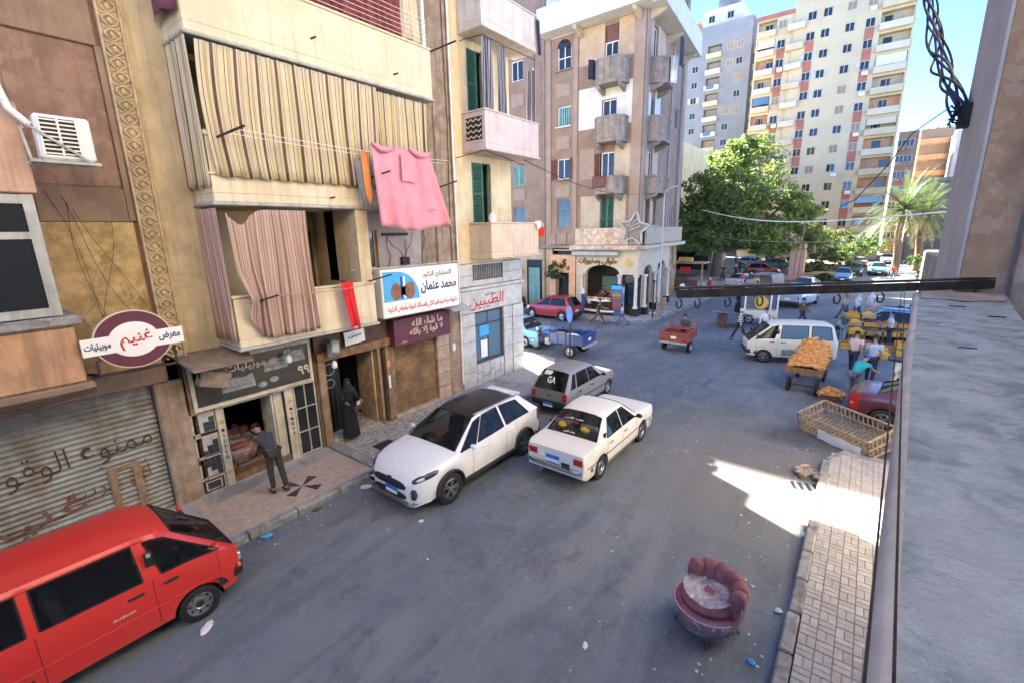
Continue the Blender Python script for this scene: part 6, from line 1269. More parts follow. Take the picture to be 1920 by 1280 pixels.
# thick cable bundle fixed to the pillar, wires across the street
mat('cable_black', (.012,.012,.018), .6, 0)
CB = thing('cable_bundle', 'thick twisted bundle of dark cables tied to the pale pillar against the sky', 'cable', (0,0,0))
a0, a1 = Vector((.43,5.25,6.47)), Vector((-.05,9.6,9.9))
for k in range(8):
    MB().tube([a0+(a1-a0)*t+Vector(((.05+.03*math.sin(k*2.1+t*7))*math.cos(t*(9+k)+k*1.05), .04*math.sin(t*8+k*2), (.05+.03*math.cos(k+t*5))*math.sin(t*(9+k)+k*1.05)-.25*math.sin(math.pi*t)))*1.0 for t in [q/40 for q in range(41)]], .011, 6).build('cable', 'cable_black', CB, smooth=60)
for k in range(7): MB().tube([a0+Vector((random.uniform(-.07,.07),random.uniform(-.07,.07),random.uniform(-.09,.09))) for q in range(4)], .007, 4).build('cable_end', 'cable_black', CB)
bx('insulator', 'iron', CB, .42, .52, 5.2, 5.32, 6.38, 6.55)
MB().tube([a0+Vector((-.05,.1,.1)),a0+Vector((-.25,.6,.0)),a0+Vector((-.40,.9,-.25)),a0+Vector((-.62,1.1,-.55)),a0+Vector((-.75,1.1,-.62))], .006, 4).build('loose_wire', 'cable_black', CB)
for l_, p, q, sg_, r_, m_ in (('white overhead wire sagging across the junction in front of the big tree',(-9.6,34,6.9),(2.1,17,6.0),.55,.022,'white_plastic'),('thin grey overhead wire below the white one',(-9.8,40,4.9),(2.6,20,5.3),.3,.012,'grey_alu'),('overhead cable running from the corner house along the mauve block',(-10.4,14.2,8.2),(-11.8,28.2,7.8),.4,.014,'cable_black')):
    p, q = Vector(p), Vector(q); o = MB().tube([p+(q-p)*t-Vector((0,0,sg_*math.sin(math.pi*t))) for t in [k/16 for k in range(17)]], r_, 5).build('overhead_wire', m_); tag(o, l_, 'wire')

# ---------------------------------------------------------------- people
mat('skin', (.36,.20,.125), .6, .08, 8); mat('hair', (.015,.012,.010), .7); mat('shoe', (.025,.022,.02), .6); mat('eye_white', (.7,.7,.68), .3)
CLOTH = {}
def clothm(c):
    n_ = 'cloth_%d_%d_%d' % tuple(int(x*100) for x in c); return n_ if n_ in MAT else (mat(n_, c, .9, .12, 6, .1, 40), n_)[1]
m_, nt_, b_ = new_mat('striped_shirt'); tc = N(nt_, 'ShaderNodeTexCoord').outputs['Object']; sp2 = N(nt_, 'ShaderNodeSeparateXYZ'); nt_.links.new(tc, sp2.inputs[0])
mu = N(nt_, 'ShaderNodeMath', operation='MULTIPLY'); nt_.links.new(sp2.outputs[2], mu.inputs[0]); mu.inputs[1].default_value = 9.0; fr2 = N(nt_, 'ShaderNodeMath', operation='FRACT'); nt_.links.new(mu.outputs[0], fr2.inputs[0])
nt_.links.new(ramp(nt_, fr2.outputs[0], [(0,(.7,.69,.66)),(.5,(.02,.02,.022))], 'CONSTANT'), b_.inputs['Base Color']); b_.inputs['Roughness'].default_value = .9
SX = .80
def skin_obj(name, mt, parent, vs, es, rs, lv=1):
    me = bpy.data.meshes.new(name); me.from_pydata([(v[0]/SX,v[1],v[2]) for v in vs], es, []); me.materials.append(MAT[mt])
    o = bpy.data.objects.new(name, me); C.objects.link(o); o.parent = parent; o.scale = (SX,1,1)
    md = o.modifiers.new('skin', 'SKIN'); md.use_smooth_shade = True; md.branch_smoothing = .4
    for i, r_ in enumerate(rs):
        d = me.skin_vertices[0].data[i]; d.radius = (r_, r_); d.use_root = (i == 0)
    s_ = o.modifiers.new('sub', 'SUBSURF'); s_.levels = lv; s_.render_levels = lv
    return o
def person(label, loc, rz, shirt=(.5,.5,.5), legs=(.05,.05,.06), h=1.72, lean=0, la=(0,0), ra=(0,0), ll=(0,0), rl=(0,0), aL=8, aR=8, sleeve='short', robe=False, hat=None, head=0, shirt_mat=None, sit=False, fingers=True, hair=True, group='people in the street', bare_legs=False):
    T = thing('person', label, 'person', loc, rz, group); k = h/1.72
    u = Vector((math.sin(R(lean)),0,math.cos(R(lean))))
    P = {}; pel = Vector((0,0,.95)); legs_j = {}
    for s_, (a, bnd) in ((1,ll),(-1,rl)):
        hp = pel+Vector((0,.09*s_,-.04)); kn = hp+Vector((math.sin(R(a)),.01*s_,-math.cos(R(a))))*.42; an = kn+Vector((math.sin(R(a-bnd)),0,-math.cos(R(a-bnd))))*.41
        legs_j[s_] = (hp, kn, an)
    low = min(legs_j[1][2].z, legs_j[-1][2].z); dz = .085-low
    sh = Vector((0,0,dz)); pel = pel+sh
    for s_ in legs_j: legs_j[s_] = tuple(v+sh for v in legs_j[s_])
    waist = pel+u*.13; chest = pel+u*.36; nb = pel+u*.50; hd = nb+Vector((math.sin(R(lean+head)),0,math.cos(R(lean+head))))*.17; ht_ = nb+Vector((math.sin(R(lean+head)),0,math.cos(R(lean+head))))*.25
    fwd = Vector((math.cos(R(lean+head)),0,-math.sin(R(lean+head))))
    arms = {}
    for s_, (a, e), ab in ((1,la,aL),(-1,ra,aR)):
        so = chest+u*.085+Vector((0,.175*s_,0)); a0 = R(a); el = so+Vector((math.sin(a0),s_*math.sin(R(ab)),-math.cos(a0))).normalized()*.29; a1 = R(a+e); wr = el+Vector((math.sin(a1),-s_*.08*(1 if e > 30 else 0)+s_*.05,-math.cos(a1))).normalized()*.25; hn = wr+(wr-el).normalized()*.08
        arms[s_] = (so, el, wr, hn)
    S3 = lambda v: v*k
    vs, es, rs = [], [], []
    def add(v, r_, par=None):
        vs.append(S3(v)); rs.append(r_*k); i = len(vs)-1
        if par is not None: es.append((par,i))
        return i
    i0 = add(pel,.115); i1 = add(waist,.105,i0); i2 = add(chest,.115,i1); i3 = add(nb,.05,i2); i4 = add(hd,.082,i3); i5 = add(ht_,.072,i4); add(hd+fwd*.075,.03,i4)
    for s_ in (1,-1):
        so, el, wr, hn = arms[s_]; j = add(so,.06,i2); j = add(el,.042,j); j = add(wr,.03,j); j = add(hn,.034,j)
        if fingers:
            d = (hn-wr).normalized(); sd_ = Vector((1,0,0)) if abs(d.x) < .7 else Vector((0,0,1))
            for q, ln in ((-.024,.06),(-.008,.07),(.008,.066),(.024,.052)): f1 = add(hn+d*.03+sd_*q,.0095,j); add(hn+d*(.03+ln)+sd_*q*1.15+Vector((.012,-s_*.01,0)),.007,f1)
            f1 = add(wr+d*.03+sd_*.035,.0105,j); add(wr+d*.07+sd_*.055,.008,f1)
        hp, kn, an = legs_j[s_]; j = add(hp,.085,i0); j = add(kn,.056,j); j = add(an,.04,j); add(an+Vector((.15,0,-.045)),.035,j)
    skin_obj('body', 'skin', T, vs, es, rs)
    # shirt
    sm_ = shirt_mat or clothm(shirt); vs, es, rs = [], [], []
    i0 = add(pel-u*.03,.142); i1 = add(waist,.135,i0); i2 = add(chest,.155,i1); i2b = add(nb-u*.045,.115,i2); i3 = add(nb+u*.035,.075,i2b)
    for s_ in (1,-1):
        so, el, wr, hn = arms[s_]; j = add(so,.085,i2)
        if sleeve == 'long': j = add(el,.058,j); add(wr,.045,j)
        elif sleeve == 'short': add(so+(el-so)*.72,.062,j)
        else: add(so+(el-so)*.25,.065,j)
    skin_obj('shirt', sm_, T, vs, es, rs)
    if robe:
        lo = min(legs_j[1][2].z, legs_j[-1][2].z)-.06
        ring = [(pel+u*.1,.15,.16),(pel,.17,.18),(Vector((pel.x,0,.55)),.20,.20),(Vector((.0,0,lo)),.25,.24)]
        b = MB(); n = 18
        for c_, ry, rx in ring:
            for q in range(n): a = 2*math.pi*q/n; b.v.append(tuple(Vector((c_.x+rx*(1+.05*math.sin(5*a))*math.cos(a)*.8, ry*(1+.05*math.sin(7*a))*math.sin(a), c_.z))*k))
        for r_ in range(3):
            for q in range(n): b.f.append((r_*n+q,r_*n+(q+1)%n,(r_+1)*n+(q+1)%n,(r_+1)*n+q))
        b.build('robe', sm_, T, smooth=70)
    else:
        vs, es, rs = [], [], []
        i0 = add(pel,.128)
        for s_ in (1,-1):
            hp, kn, an = legs_j[s_]; j = add(hp,.100,i0); j = add(kn,.074,j)
            if not bare_legs: add(an+Vector((0,0,.02)),.058,j)
        skin_obj('trousers', clothm(legs), T, vs, es, rs)
    for s_ in (1,-1):
        an = legs_j[s_][2]*k; MB().ball((an.x+.06*k,an.y,an.z-.045*k), (.135*k,.05*k,.045*k), 10, 6).build('shoe', 'shoe', T, smooth=70)
        MB().ball((hd+fwd*.066+Vector((0,.032*s_,.012)))*k, .011*k, 6, 4).build('eye', 'hair', T); MB().ball((hd+Vector((0,.08*s_,0)))*k, (.018*k,.012*k,.03*k), 6, 4).build('ear', 'skin', T)
    if hair:
        up_ = (ht_-hd).normalized(); c_ = (hd+up_*.035-fwd*.018)*k; b = MB().ball(c_, (.098*k,.092*k,.105*k), 14, 9)
        keep = []
        for f in b.f:
            m2 = sum((Vector(b.v[i]) for i in f), Vector())/len(f)-c_
            if m2.dot(up_) > -.035*k-.0*m2.dot(fwd) and not (m2.dot(fwd) > .045*k and m2.dot(up_) < .035*k): keep.append(f)
        b.f = keep; b.build('hair' if not hat else hat[0], 'hair' if not hat else clothm(hat[1]), T, smooth=70)
    if hat and hat[0] == 'headscarf': MB().lathe([(.085*k,.02*k),(.10*k,-.08*k),(.16*k,-.17*k),(.19*k,-.24*k)], 14, Matrix.Translation(hd*k-fwd*.01*k)).build('scarf_drape', clothm(hat[1]), T, smooth=70)
    return T
p1 = person('person in grey t-shirt and dark trousers leaning into the furniture shop door', (-9.78,3.92,.145), R(186), (.045,.045,.05), (.04,.033,.03), lean=46, ll=(2,6), rl=(-12,4), la=(20,25), ra=(34,20), head=22, sleeve='none', h=1.74)
p2 = person('person in a long black robe standing in the wooden doorway', (-10.72,6.42,.262), R(-8), (.012,.012,.014), robe=True, la=(20,70), ra=(18,75), sleeve='long', hat=('headscarf',(.012,.012,.014)), head=18, h=1.66)
hb = MB().cbox((0,0,0), (.05,.24,.15)).build('handbag', 'print_maroon', loc=(-10.42,6.5,1.13), rot=(0,.2,.1), bevel=.03); tag(hb, 'dark red handbag held by the person in black', 'bag')
pp_ = MB().cbox((0,0,0), (.012,.11,.16)).build('white_paper', 'print_white', loc=(-10.40,6.52,1.28), rot=(.2,.5,0)); tag(pp_, 'small white paper held above the dark red handbag', 'paper')
WALK = dict(ll=(28,6), rl=(-24,10), la=(-20,15), ra=(24,20))
person('person in black and white striped shirt striding past the white van', (-4.75,25.0,0), R(172), shirt_mat='striped_shirt', legs=(.025,.025,.03), **WALK, sleeve='long', hat=('cap',(.55,.5,.35)))
person('person in white shirt walking behind the white van', (-3.75,25.9,0), R(60), (.68,.68,.66), (.05,.06,.09), **WALK, sleeve='long')
person('person in dark green t-shirt and faded jeans facing the fruit stall', (-.52,26.6,0), R(50), (.05,.085,.075), (.17,.22,.26), la=(20,50), ra=(15,60), ll=(4,2), rl=(-5,3))
person('person in cream shirt and navy trousers standing among the fruit crates', (1.22,26.9,0), R(200), (.52,.50,.44), (.035,.04,.07), la=(25,60), ra=(20,70))
person('person in pale pink patterned shirt walking beside the light blue shirt', (.02,21.4,0), R(75), (.62,.45,.42), (.03,.03,.045), ll=(18,4), rl=(-20,12), la=(35,30), ra=(-15,10), lean=8)
person('person in light blue shirt with back to the camera', (.58,20.45,0), R(80), (.40,.48,.66), (.03,.035,.05), ll=(6,2), rl=(-10,6), la=(5,10), ra=(-8,10), h=1.8)
person('person in turquoise shirt bending beside the wine red car', (.12,18.1,0), R(60), (.02,.36,.38), (.12,.13,.16), lean=48, ll=(20,25), rl=(10,20), la=(40,20), ra=(45,20), hat=('cap',(.03,.12,.5)))
person('person in white shirt leaning on the wine red car', (1.35,18.0,0), R(-110), (.66,.65,.63), (.06,.06,.07), lean=15, la=(30,40), ra=(25,40), h=1.65)
person('person in white top with a dark shoulder strap crossing by the blue stall car', (-.15,33.9,0), R(140), (.62,.60,.55), (.05,.09,.16), **WALK, sleeve='long', hat=('headscarf',(.55,.5,.45)))
person('person in beige top walking ahead of the white-topped one', (-.75,34.4,0), R(150), (.50,.42,.32), (.10,.15,.24), **WALK, sleeve='long', hat=('headscarf',(.25,.14,.1)))
person('person in pale rose top following near the blue stall car', (.45,35.0,0), R(140), (.64,.55,.55), (.22,.06,.08), sleeve='long', hat=('headscarf',(.6,.55,.55)), robe=True)
person('person in dark clothes running across the side street', (-12.75,25.0,0), R(15), (.06,.055,.045), (.07,.065,.05), ll=(34,10), rl=(-20,38), la=(30,50), ra=(-30,40), lean=10, h=1.7)
person('person in white shirt and jeans stepping off the corner kerb', (-11.45,25.6,0), R(5), (.60,.60,.58), (.06,.15,.33), ll=(30,4), rl=(-28,8), la=(-15,20), ra=(25,20), h=1.35)
person('person in blue robe in front of the corner shop', (-15.2,27.55,.13), R(60), (.06,.09,.28), robe=True, sleeve='long', hat=('headscarf',(.62,.6,.58)), h=1.65)
person('small person in white shirt and maroon skirt beside the blue robe', (-14.6,27.3,.13), R(80), (.64,.62,.6), (.16,.05,.06), robe=False, h=1.25)
person('person in black jacket and jeans at the shop counter', (-13.7,27.4,.13), R(100), (.025,.028,.03), (.07,.16,.33), la=(40,40), ra=(35,40), lean=8)
person('person in pink top inside the corner shop', (-13.5,28.75,.16), R(-100), (.58,.28,.30), (.05,.05,.06), la=(20,60), ra=(20,60), sleeve='long', hat=('headscarf',(.55,.35,.36)))
person('person in dark apron serving inside the corner shop', (-14.4,28.9,.16), R(-80), (.03,.035,.05), (.04,.04,.05), la=(30,60), ra=(20,60))
person('rider of the rust red tricycle in dark clothes', (-6.75,22.42,.02), R(92), (.05,.045,.045), (.04,.04,.05), la=(45,20), ra=(45,20), ll=(55,60), rl=(55,60), lean=10)
person('person in pink shirt walking away along the park road', (-8.9,46.2,0), R(95), (.62,.10,.16), (.03,.03,.035), **WALK)
person('person in black on a small motorbike by the big tree', (-12.2,53,.25), R(-95), (.025,.025,.03), (.04,.04,.045), la=(40,30), ra=(40,30), ll=(50,60), rl=(50,60))
person('person in white cap and black jacket beside the motorbike', (-11.4,55,0), R(100), (.02,.02,.024), (.03,.03,.035), **WALK, hat=('cap',(.7,.7,.7)))
person('person in dark blue walking far down the park road', (-12.9,64.3,0), R(95), (.03,.04,.08), (.05,.06,.1), **WALK)
person('person in dark red walking far down the park road', (-11.9,64.6,0), R(95), (.22,.03,.04), (.04,.05,.08), **WALK)
person('person in light blue farthest down the park road', (-16.5,79,0), R(95), (.2,.42,.55), (.04,.04,.05), **WALK)
person('person in red top walking near the distant blue car', (2.2,60.5,0), R(-90), (.42,.05,.06), (.13,.15,.2), **WALK)
# ---------------------------------------------------------------- trees and plants
def leafm(name, c1, c2, c3):
    m, nt, b = new_mat(name); geo = N(nt, 'ShaderNodeNewGeometry'); pos = geo.outputs['Position']
    c = mixc(nt, ramp(nt, noise(nt, pos, .9, 3), [(.35,0),(.65,1)]), c1, c2); c = mixc(nt, ramp(nt, noise(nt, pos, 7, 2), [(.5,0),(.75,.8)]), c, c3)
    nt.links.new(c, b.inputs['Base Color']); b.inputs['Roughness'].default_value = .5; b.inputs['Specular IOR Level'].default_value = .35
    tr = N(nt, 'ShaderNodeBsdfTranslucent'); nt.links.new(mixc(nt, .35, c, (.25,.4,.06)), tr.inputs['Color'])
    mx = N(nt, 'ShaderNodeMixShader'); mx.inputs[0].default_value = .42; nt.links.new(b.outputs[0], mx.inputs[1]); nt.links.new(tr.outputs[0], mx.inputs[2]); nt.links.new(mx.outputs[0], nt.nodes['Material Output'].inputs['Surface'])
leafm('leaf_ficus', (.14,.20,.06), (.23,.30,.09), (.34,.39,.15)); leafm('leaf_dark', (.03,.06,.025), (.055,.095,.035), (.09,.13,.045)); leafm('leaf_hedge', (.05,.095,.035), (.11,.15,.05), (.19,.22,.07)); leafm('leaf_palm', (.075,.105,.06), (.12,.15,.09), (.18,.20,.13)); leafm('leaf_dry', (.20,.15,.085), (.28,.21,.12), (.33,.26,.16))
mat('bark', (.15,.115,.085), .95, .3, 6, .8, 9); mat('palm_bark', (.17,.125,.085), .95, .35, 8, .9, 7)
def leaves(b, c, rad, n, size, rnd, hollow=.55):
    for _ in range(n):
        while True:
            d = Vector((rnd.uniform(-1,1),rnd.uniform(-1,1),rnd.uniform(-1,1)))
            if hollow < d.length < 1: break
        p = Vector(c)+Vector((d.x*rad[0],d.y*rad[1],d.z*rad[2])); s_ = size*rnd.uniform(.6,1.3)
        nrm = (d+Vector((rnd.uniform(-1,1),rnd.uniform(-1,1),rnd.uniform(-.2,1.2)))).normalized(); t = nrm.orthogonal().normalized(); t = Matrix.Rotation(rnd.uniform(0,6.28),3,nrm)@t; q = nrm.cross(t)
        b.add([p-t*s_,p+q*s_*.42+nrm*s_*.12,p+t*s_,p-q*s_*.42+nrm*s_*.12], [(0,1,2,3)])
def tree(name, label, loc, trunk_h, lobes, leaf, size, per, mt='leaf_ficus', r0=.3, seed=1, cat='tree', group=None, limb_to=None):
    rnd = random.Random(seed); T = thing(name, label, cat, loc, group=group)
    b = MB(); b.tube([(0,0,0),(rnd.uniform(-.1,.1),.05,trunk_h*.5),(rnd.uniform(-.15,.15),0,trunk_h)], [r0*1.25,r0,r0*.8], 10); tr = b.build('trunk', 'bark', T, smooth=60)
    cr = MB()
    for (x,y,z,rx,ry,rz) in lobes:
        MB().tube([(0,0,trunk_h*.9),(x*.45,y*.45,trunk_h+(z-trunk_h)*.4),(x*.9,y*.9,z)], [r0*.55,r0*.35,r0*.12], 7).build('limb', 'bark', tr, smooth=60)
        # each lobe is itself broken into clumps
        nc = max(4, int(per/22))
        for _ in range(nc):
            d = Vector((rnd.gauss(0,1),rnd.gauss(0,1),rnd.gauss(0,1)+.25)).normalized()*rnd.uniform(.45,1.02)
            c = (x+d.x*rx, y+d.y*ry, z+d.z*rz); k = rnd.uniform(.16,.34)
            leaves(cr, c, (rx*k,ry*k,rz*k), 22, size, rnd, .1)
    cr.build('crown', mt, T)
    return T
big = [(8.2,0,6.4,2.0,2.0,1.5),(4.6,1,9.6,2.8,2.6,2.2),(-2.6,.5,10.2,2.0,2.0,1.8),(1.2,-1.8,7.4,3.6,2.2,2.4),(2.6,-1.8,9.2,3.0,2.0,2.2),(-1.2,-1.5,6.2,2.6,2.0,2.0),(1.6,0,14.0,1.8,1.8,1.2),(9.2,0,4.4,1.6,1.6,1.0),(-2.4,0,5.6,3.0,3.0,2.6),(0.6,1,7.6,4.2,3.8,3.0),(3.6,0,6.8,3.6,3.4,2.8),(1.6,-1,10.4,3.6,3.4,3.2),(-.8,.5,8.8,3.2,3.2,2.8),(6.2,0,5.2,3.2,3.0,2.0),(3.2,.5,12.6,2.8,2.6,2.4),(.2,-.6,12.4,2.4,2.4,2.0),(2.0,-1.5,4.8,5.0,2.4,1.6),(-1.6,-1,3.8,2.6,2.0,1.2),(7.0,0,8.0,2.2,2.2,1.6),(5.0,-1.2,3.6,3.4,1.8,1.1),(-3.6,0,7.4,1.8,1.8,1.8)]
tree('ficus_tree', 'big spreading green tree beside the park road in front of the towers', (-13.9,57,0), 3.4, big, 0, .27, 900, 'leaf_ficus', .55, 3)
tree('pavement_tree', 'small tree clipped to a ball in front of the peach shop front', (-17.55,27.9,.13), 2.2, [(0,0,2.75,.85,.85,.75),(.3,.1,2.5,.7,.7,.6),(-.35,0,2.55,.7,.7,.6),(.15,0,3.1,.6,.6,.5)], 0, .10, 260, 'leaf_dark', .09, 5)
tree('pavement_tree', 'small round tree on the side street partly behind the corner shop', (-21.9,27.9,.13), 2.2, [(0,0,2.75,.95,.9,.75),(.4,.1,2.6,.8,.7,.6),(-.45,0,2.6,.8,.7,.6)], 0, .10, 260, 'leaf_dark', .09, 6)
tree('dark_tree', 'dark leafy tree between the blue shop and the big tree', (-15.3,62,0), 2.5, [(0,0,4.6,2.2,2,2.0),(1.8,0,3.9,2.2,2,1.5),(-1.4,0,5.8,1.8,1.6,1.6)], 0, .26, 340, 'leaf_dark', .3, 8)
for k,(x,y,h_,sc_,m_,l_) in enumerate(((-4.4,66,4.6,2.4,'leaf_dark','dark bushy tree in the park right of the pink monument'),(-1.8,74,5.0,2.6,'leaf_dark','bushy tree in the park left of the palms'),(-5.8,76,5.2,3.0,'leaf_ficus','green tree at the back of the park behind the monument'),(-2.9,61.5,2.6,1.5,'leaf_hedge','yellow green shrub by the first parked blue car'),(-4.6,58.6,1.7,1.2,'leaf_hedge','low yellow green shrub right of the pink monument base'),(-.7,84,4.4,2.2,'leaf_ficus','tree at the far end of the park near the palms'),(-8.6,66,3.4,2.2,'leaf_dark','dark shrub left of the pink monument'),(-3.3,54.5,.9,.7,'leaf_dark','small dark shrub at the tip of the park island'))):
    tree('park_shrub', l_, (x,y,.16), h_*.35, [(0,0,h_*.62,sc_,sc_,h_*.36),(sc_*.6,.2,h_*.5,sc_*.7,sc_*.7,h_*.3),(-sc_*.6,-.2,h_*.52,sc_*.7,sc_*.7,h_*.3),(.2,0,h_*.85,sc_*.6,sc_*.6,h_*.2)], 0, .20, 230, m_, .12, 20+k, 'shrub', 'plants in the park')
def palm(label, loc, H, Rf, seed):
    rnd = random.Random(seed); T = thing('palm_tree', label, 'palm tree', loc, group='palms by the park road')
    b = MB(); n = 14
    b.tube([(.12*math.sin(k*.5),0,H*k/n) for k in range(n+1)], [.42-.10*k/n+(.035 if k % 2 else 0) for k in range(n+1)], 10); b.build('trunk', 'palm_bark', T, smooth=50)
    fr, sk = MB(), MB()
    for k in range(100):
        a = rnd.uniform(0,6.283); el = rnd.uniform(-.75,1.35) if k > 14 else rnd.uniform(.9,1.5); L = Rf*rnd.uniform(.8,1.1); dry = el < -.45
        d = Vector((math.cos(a)*math.cos(el),math.sin(a)*math.cos(el),math.sin(el))); p = Vector((.1,0,H+.1)); tgt = sk if dry else fr; pts = [p.copy()]; step = L/11
        for s_ in range(11): p = p+d*step; d = (d+Vector((0,0,-.085-.02*s_*(.6 if el > .6 else .4)))).normalized(); pts.append(p.copy())
        for s_ in range(2,11):
            tdir = (pts[s_+1]-pts[s_-1]).normalized(); sd_ = tdir.cross(Vector((0,0,1))); sd_ = sd_.normalized() if sd_.length > .1 else Vector((1,0,0))
            for sg in (-1,1):
                for q in range(2):
                    p0 = pts[s_]+tdir*step*(q*.5-.25); ln = (.62-.03*s_)*rnd.uniform(.8,1.15); e = p0+(sd_*sg*.75+tdir*.75+Vector((0,0,.12-.25*rnd.random()))).normalized()*ln; wv = tdir*.05
                    tgt.add([p0-wv,p0+wv,e+wv*.2,e-wv*.2], [(0,1,2,3)])
        tgt.tube(pts, [.035-.0028*q for q in range(12)], 4, caps=False)
    fr.build('crown', 'leaf_palm', T); sk.build('dry_fronds', 'leaf_dry', T)
palm('shaggy palm tree with the widest crown left of the pale pillar', (2.5,70,0), 7.1, 5.4, 3); palm('second palm tree standing behind the wide one', (4.7,75,0), 6.6, 4.2, 4); 
tree('roadside_bush', 'green bush at the roadside under the palm beside the ruined parapet', (4.2,62,0), .6, [(0,0,1.3,1.3,1.2,1.0),(.8,0,.9,1.0,1,.8),(-.5,.2,2.0,.8,.8,.8)], 0, .16, 200, 'leaf_dark', .1, 41, 'bush')
# monument and park bits
mat('pink_granite', (.56,.33,.25), .6, .12, 4, .1, 20, streak=.25, stain_col=(.38,.2,.15))
MO = thing('monument', 'pink granite monument of two square columns at the park tip', 'monument', (-5.75,56.0,.16)); MO.scale = (1.0,1.0,1.12)
for x0,x1,z1 in ((-.75,-.28,3.9),(-.24,.16,4.0),(.2,.62,2.75)): 
    o = bx('column', 'pink_granite', MO, x0, x1, -.35, .35, .35, z1, .03)
    for k in range(2): bx('flute', 'plaster_ivory', o, x0+.08+k*.18, x0+.12+k*.18, -.362, -.351, .5, z1-.2)
bx('base', 'pink_granite', MO, -1.2, 1.1, -.8, .8, 0, .35, .03); MB().ball((.42,0,3.1), (.24,.24,.3), 12, 8).build('urn', 'plaster_ivory', MO, smooth=60); bx('post', 'concrete_old', MO, .1, .25, -.05, .05, 4.0, 6.2)
for k,(x,y,a_) in enumerate(((-3.4,56.2,10),(-4.3,54.4,-5))):
    t = thing('park_bench', ('pale wooden bench nearer the monument base' if k == 0 else 'pale wooden bench at the tip of the park island'), 'bench', (x,y,.16), R(a_), 'park benches')
    for q in range(3): bx('seat_slat', 'wood_pale', t, -1, 1, -.25+q*.17, -.11+q*.17, .42, .46)
    for q in range(2): bx('back_slat', 'wood_pale', t, -1, 1, .28, .31, .58+q*.2, .72+q*.2)
    for xx in (-.85,.85): bx('leg', 'iron', t, xx-.04, xx+.04, -.22, .3, 0, .41)

# ---------------------------------------------------------------- corner shop clutter
PF = thing('drinks_fridge', 'tall blue drinks fridge standing at the corner shop front', 'fridge', (-12.75,27.75,.13), R(12))
bx('cabinet', 'paint_cobalt', PF, -.36, .36, -.33, .33, 0, 2.05, .02); bx('door', 'glass_blue', PF, -.31, .31, -.345, -.331, .45, 1.72); bx('header', 'print_blue', PF, -.34, .34, -.346, -.332, 1.76, 2.0); bx('poster', 'print_white', PF, .361, .372, -.28, .28, .1, 1.9); bx('poster_stripe', 'print_blue', PF, .3725, .378, -.28, .28, .9, 1.5)
for z in (.6,.95,1.3): 
    for q in range(5): MB().lathe([(.001,0),(.035,0),(.035,.16),(.012,.2),(.001,.21)], 8, Matrix.Translation((-.24+q*.12,-.36,z))).build('bottle', ('print_red','gold','print_white')[int(z*10) % 3], PF)
SHELF = thing('snack_stand', 'curved snack display stand outside the arched shop entrance', 'stand', (-13.9,27.6,.13))
for k,z in enumerate((.25,.6,.95)): MB().prism([(1.1*math.cos(a)*(1-.12*k),-.25-.35*math.sin(a),z) for a in [R(180*q/10) for q in range(11)]], (0,0,.10)).build('shelf', 'print_white' if k != 1 else 'black_paint', SHELF)
for k in range(9): MB().cbox((-.75+.19*k,-.35,1.12), (.15,.2,.16)).build('snack_box', ('gold','wood_pale','cloth_orange','print_cream')[k % 4], SHELF)
bx('frame', 'iron', SHELF, -1.0, 1.0, -.25, -.2, 0, .95)
for l_,x,y,h_,m_ in (('cardboard box beside the lamp pole at the corner shop',-11.25,31.8,.8,'wood_pale'),('second cardboard box against the corner shop columns',-11.55,32.6,.7,'wood_pale'),('wooden crate under the peach shop front',-16.0,27.75,.7,'wood')):
    o = MB().box(-.28,.28,-.25,.25,0,h_).build('box', m_, loc=(x,y,.13), rot=(0,0,.2), bevel=.02); tag(o, l_, 'box')
LP = thing('lamp_pole', 'tall pale steel street pole on the corner pavement', 'pole', (-10.45,29.0,.13)); MB().tube([(0,0,0),(0,0,3),(0,0,7.6)], [.08,.065,.05], 10).build('pole', 'grey_alu', LP, smooth=60); bx('base_box', 'concrete_old', LP, -.11, .11, -.11, .11, 0, .9); MB().tube([(0,0,7.6),(.3,-.2,7.9),(.9,-.5,8.0)], .04, 8).build('arm', 'grey_alu', LP, smooth=60)
P2 = thing('bollard_pole', 'short thin post at the kerb corner below the lamp pole', 'post', (-10.45,28.0,.13)); MB().tube([(0,0,0),(0,0,2.3)], .05, 8).build('post', 'iron', P2); bx('cap', 'black_paint', P2, -.07, .07, -.07, .07, 2.3, 2.42)
RS = thing('round_sign', 'faded blue round traffic sign on a post beside the blue tricycle', 'sign', (-10.05,17.05,0)); MB().tube([(0,0,0),(0,0,2.35)], .04, 8).build('post', 'black_paint', RS)
MB().lathe([(.001,-.012),(.30,-.012),(.30,.012),(.001,.012)], 28, Matrix.Translation((0,-.05,2.1))@Matrix.Rotation(R(-25),4,'Z')@Matrix.Rotation(R(90),4,'X')@Matrix.Diagonal((.75,1.25,1,1))).build('disc', 'plate_blue', RS); mat('sign_violet', (.10,.10,.52), .5, .15, 12); MB().lathe([(.19,-.016),(.235,-.016),(.235,.016),(.19,.016)], 28, Matrix.Translation((0,-.05,2.1))@Matrix.Rotation(R(-25),4,'Z')@Matrix.Rotation(R(90),4,'X')@Matrix.Diagonal((.75,1.25,1,1))).build('ring', 'sign_violet', RS)
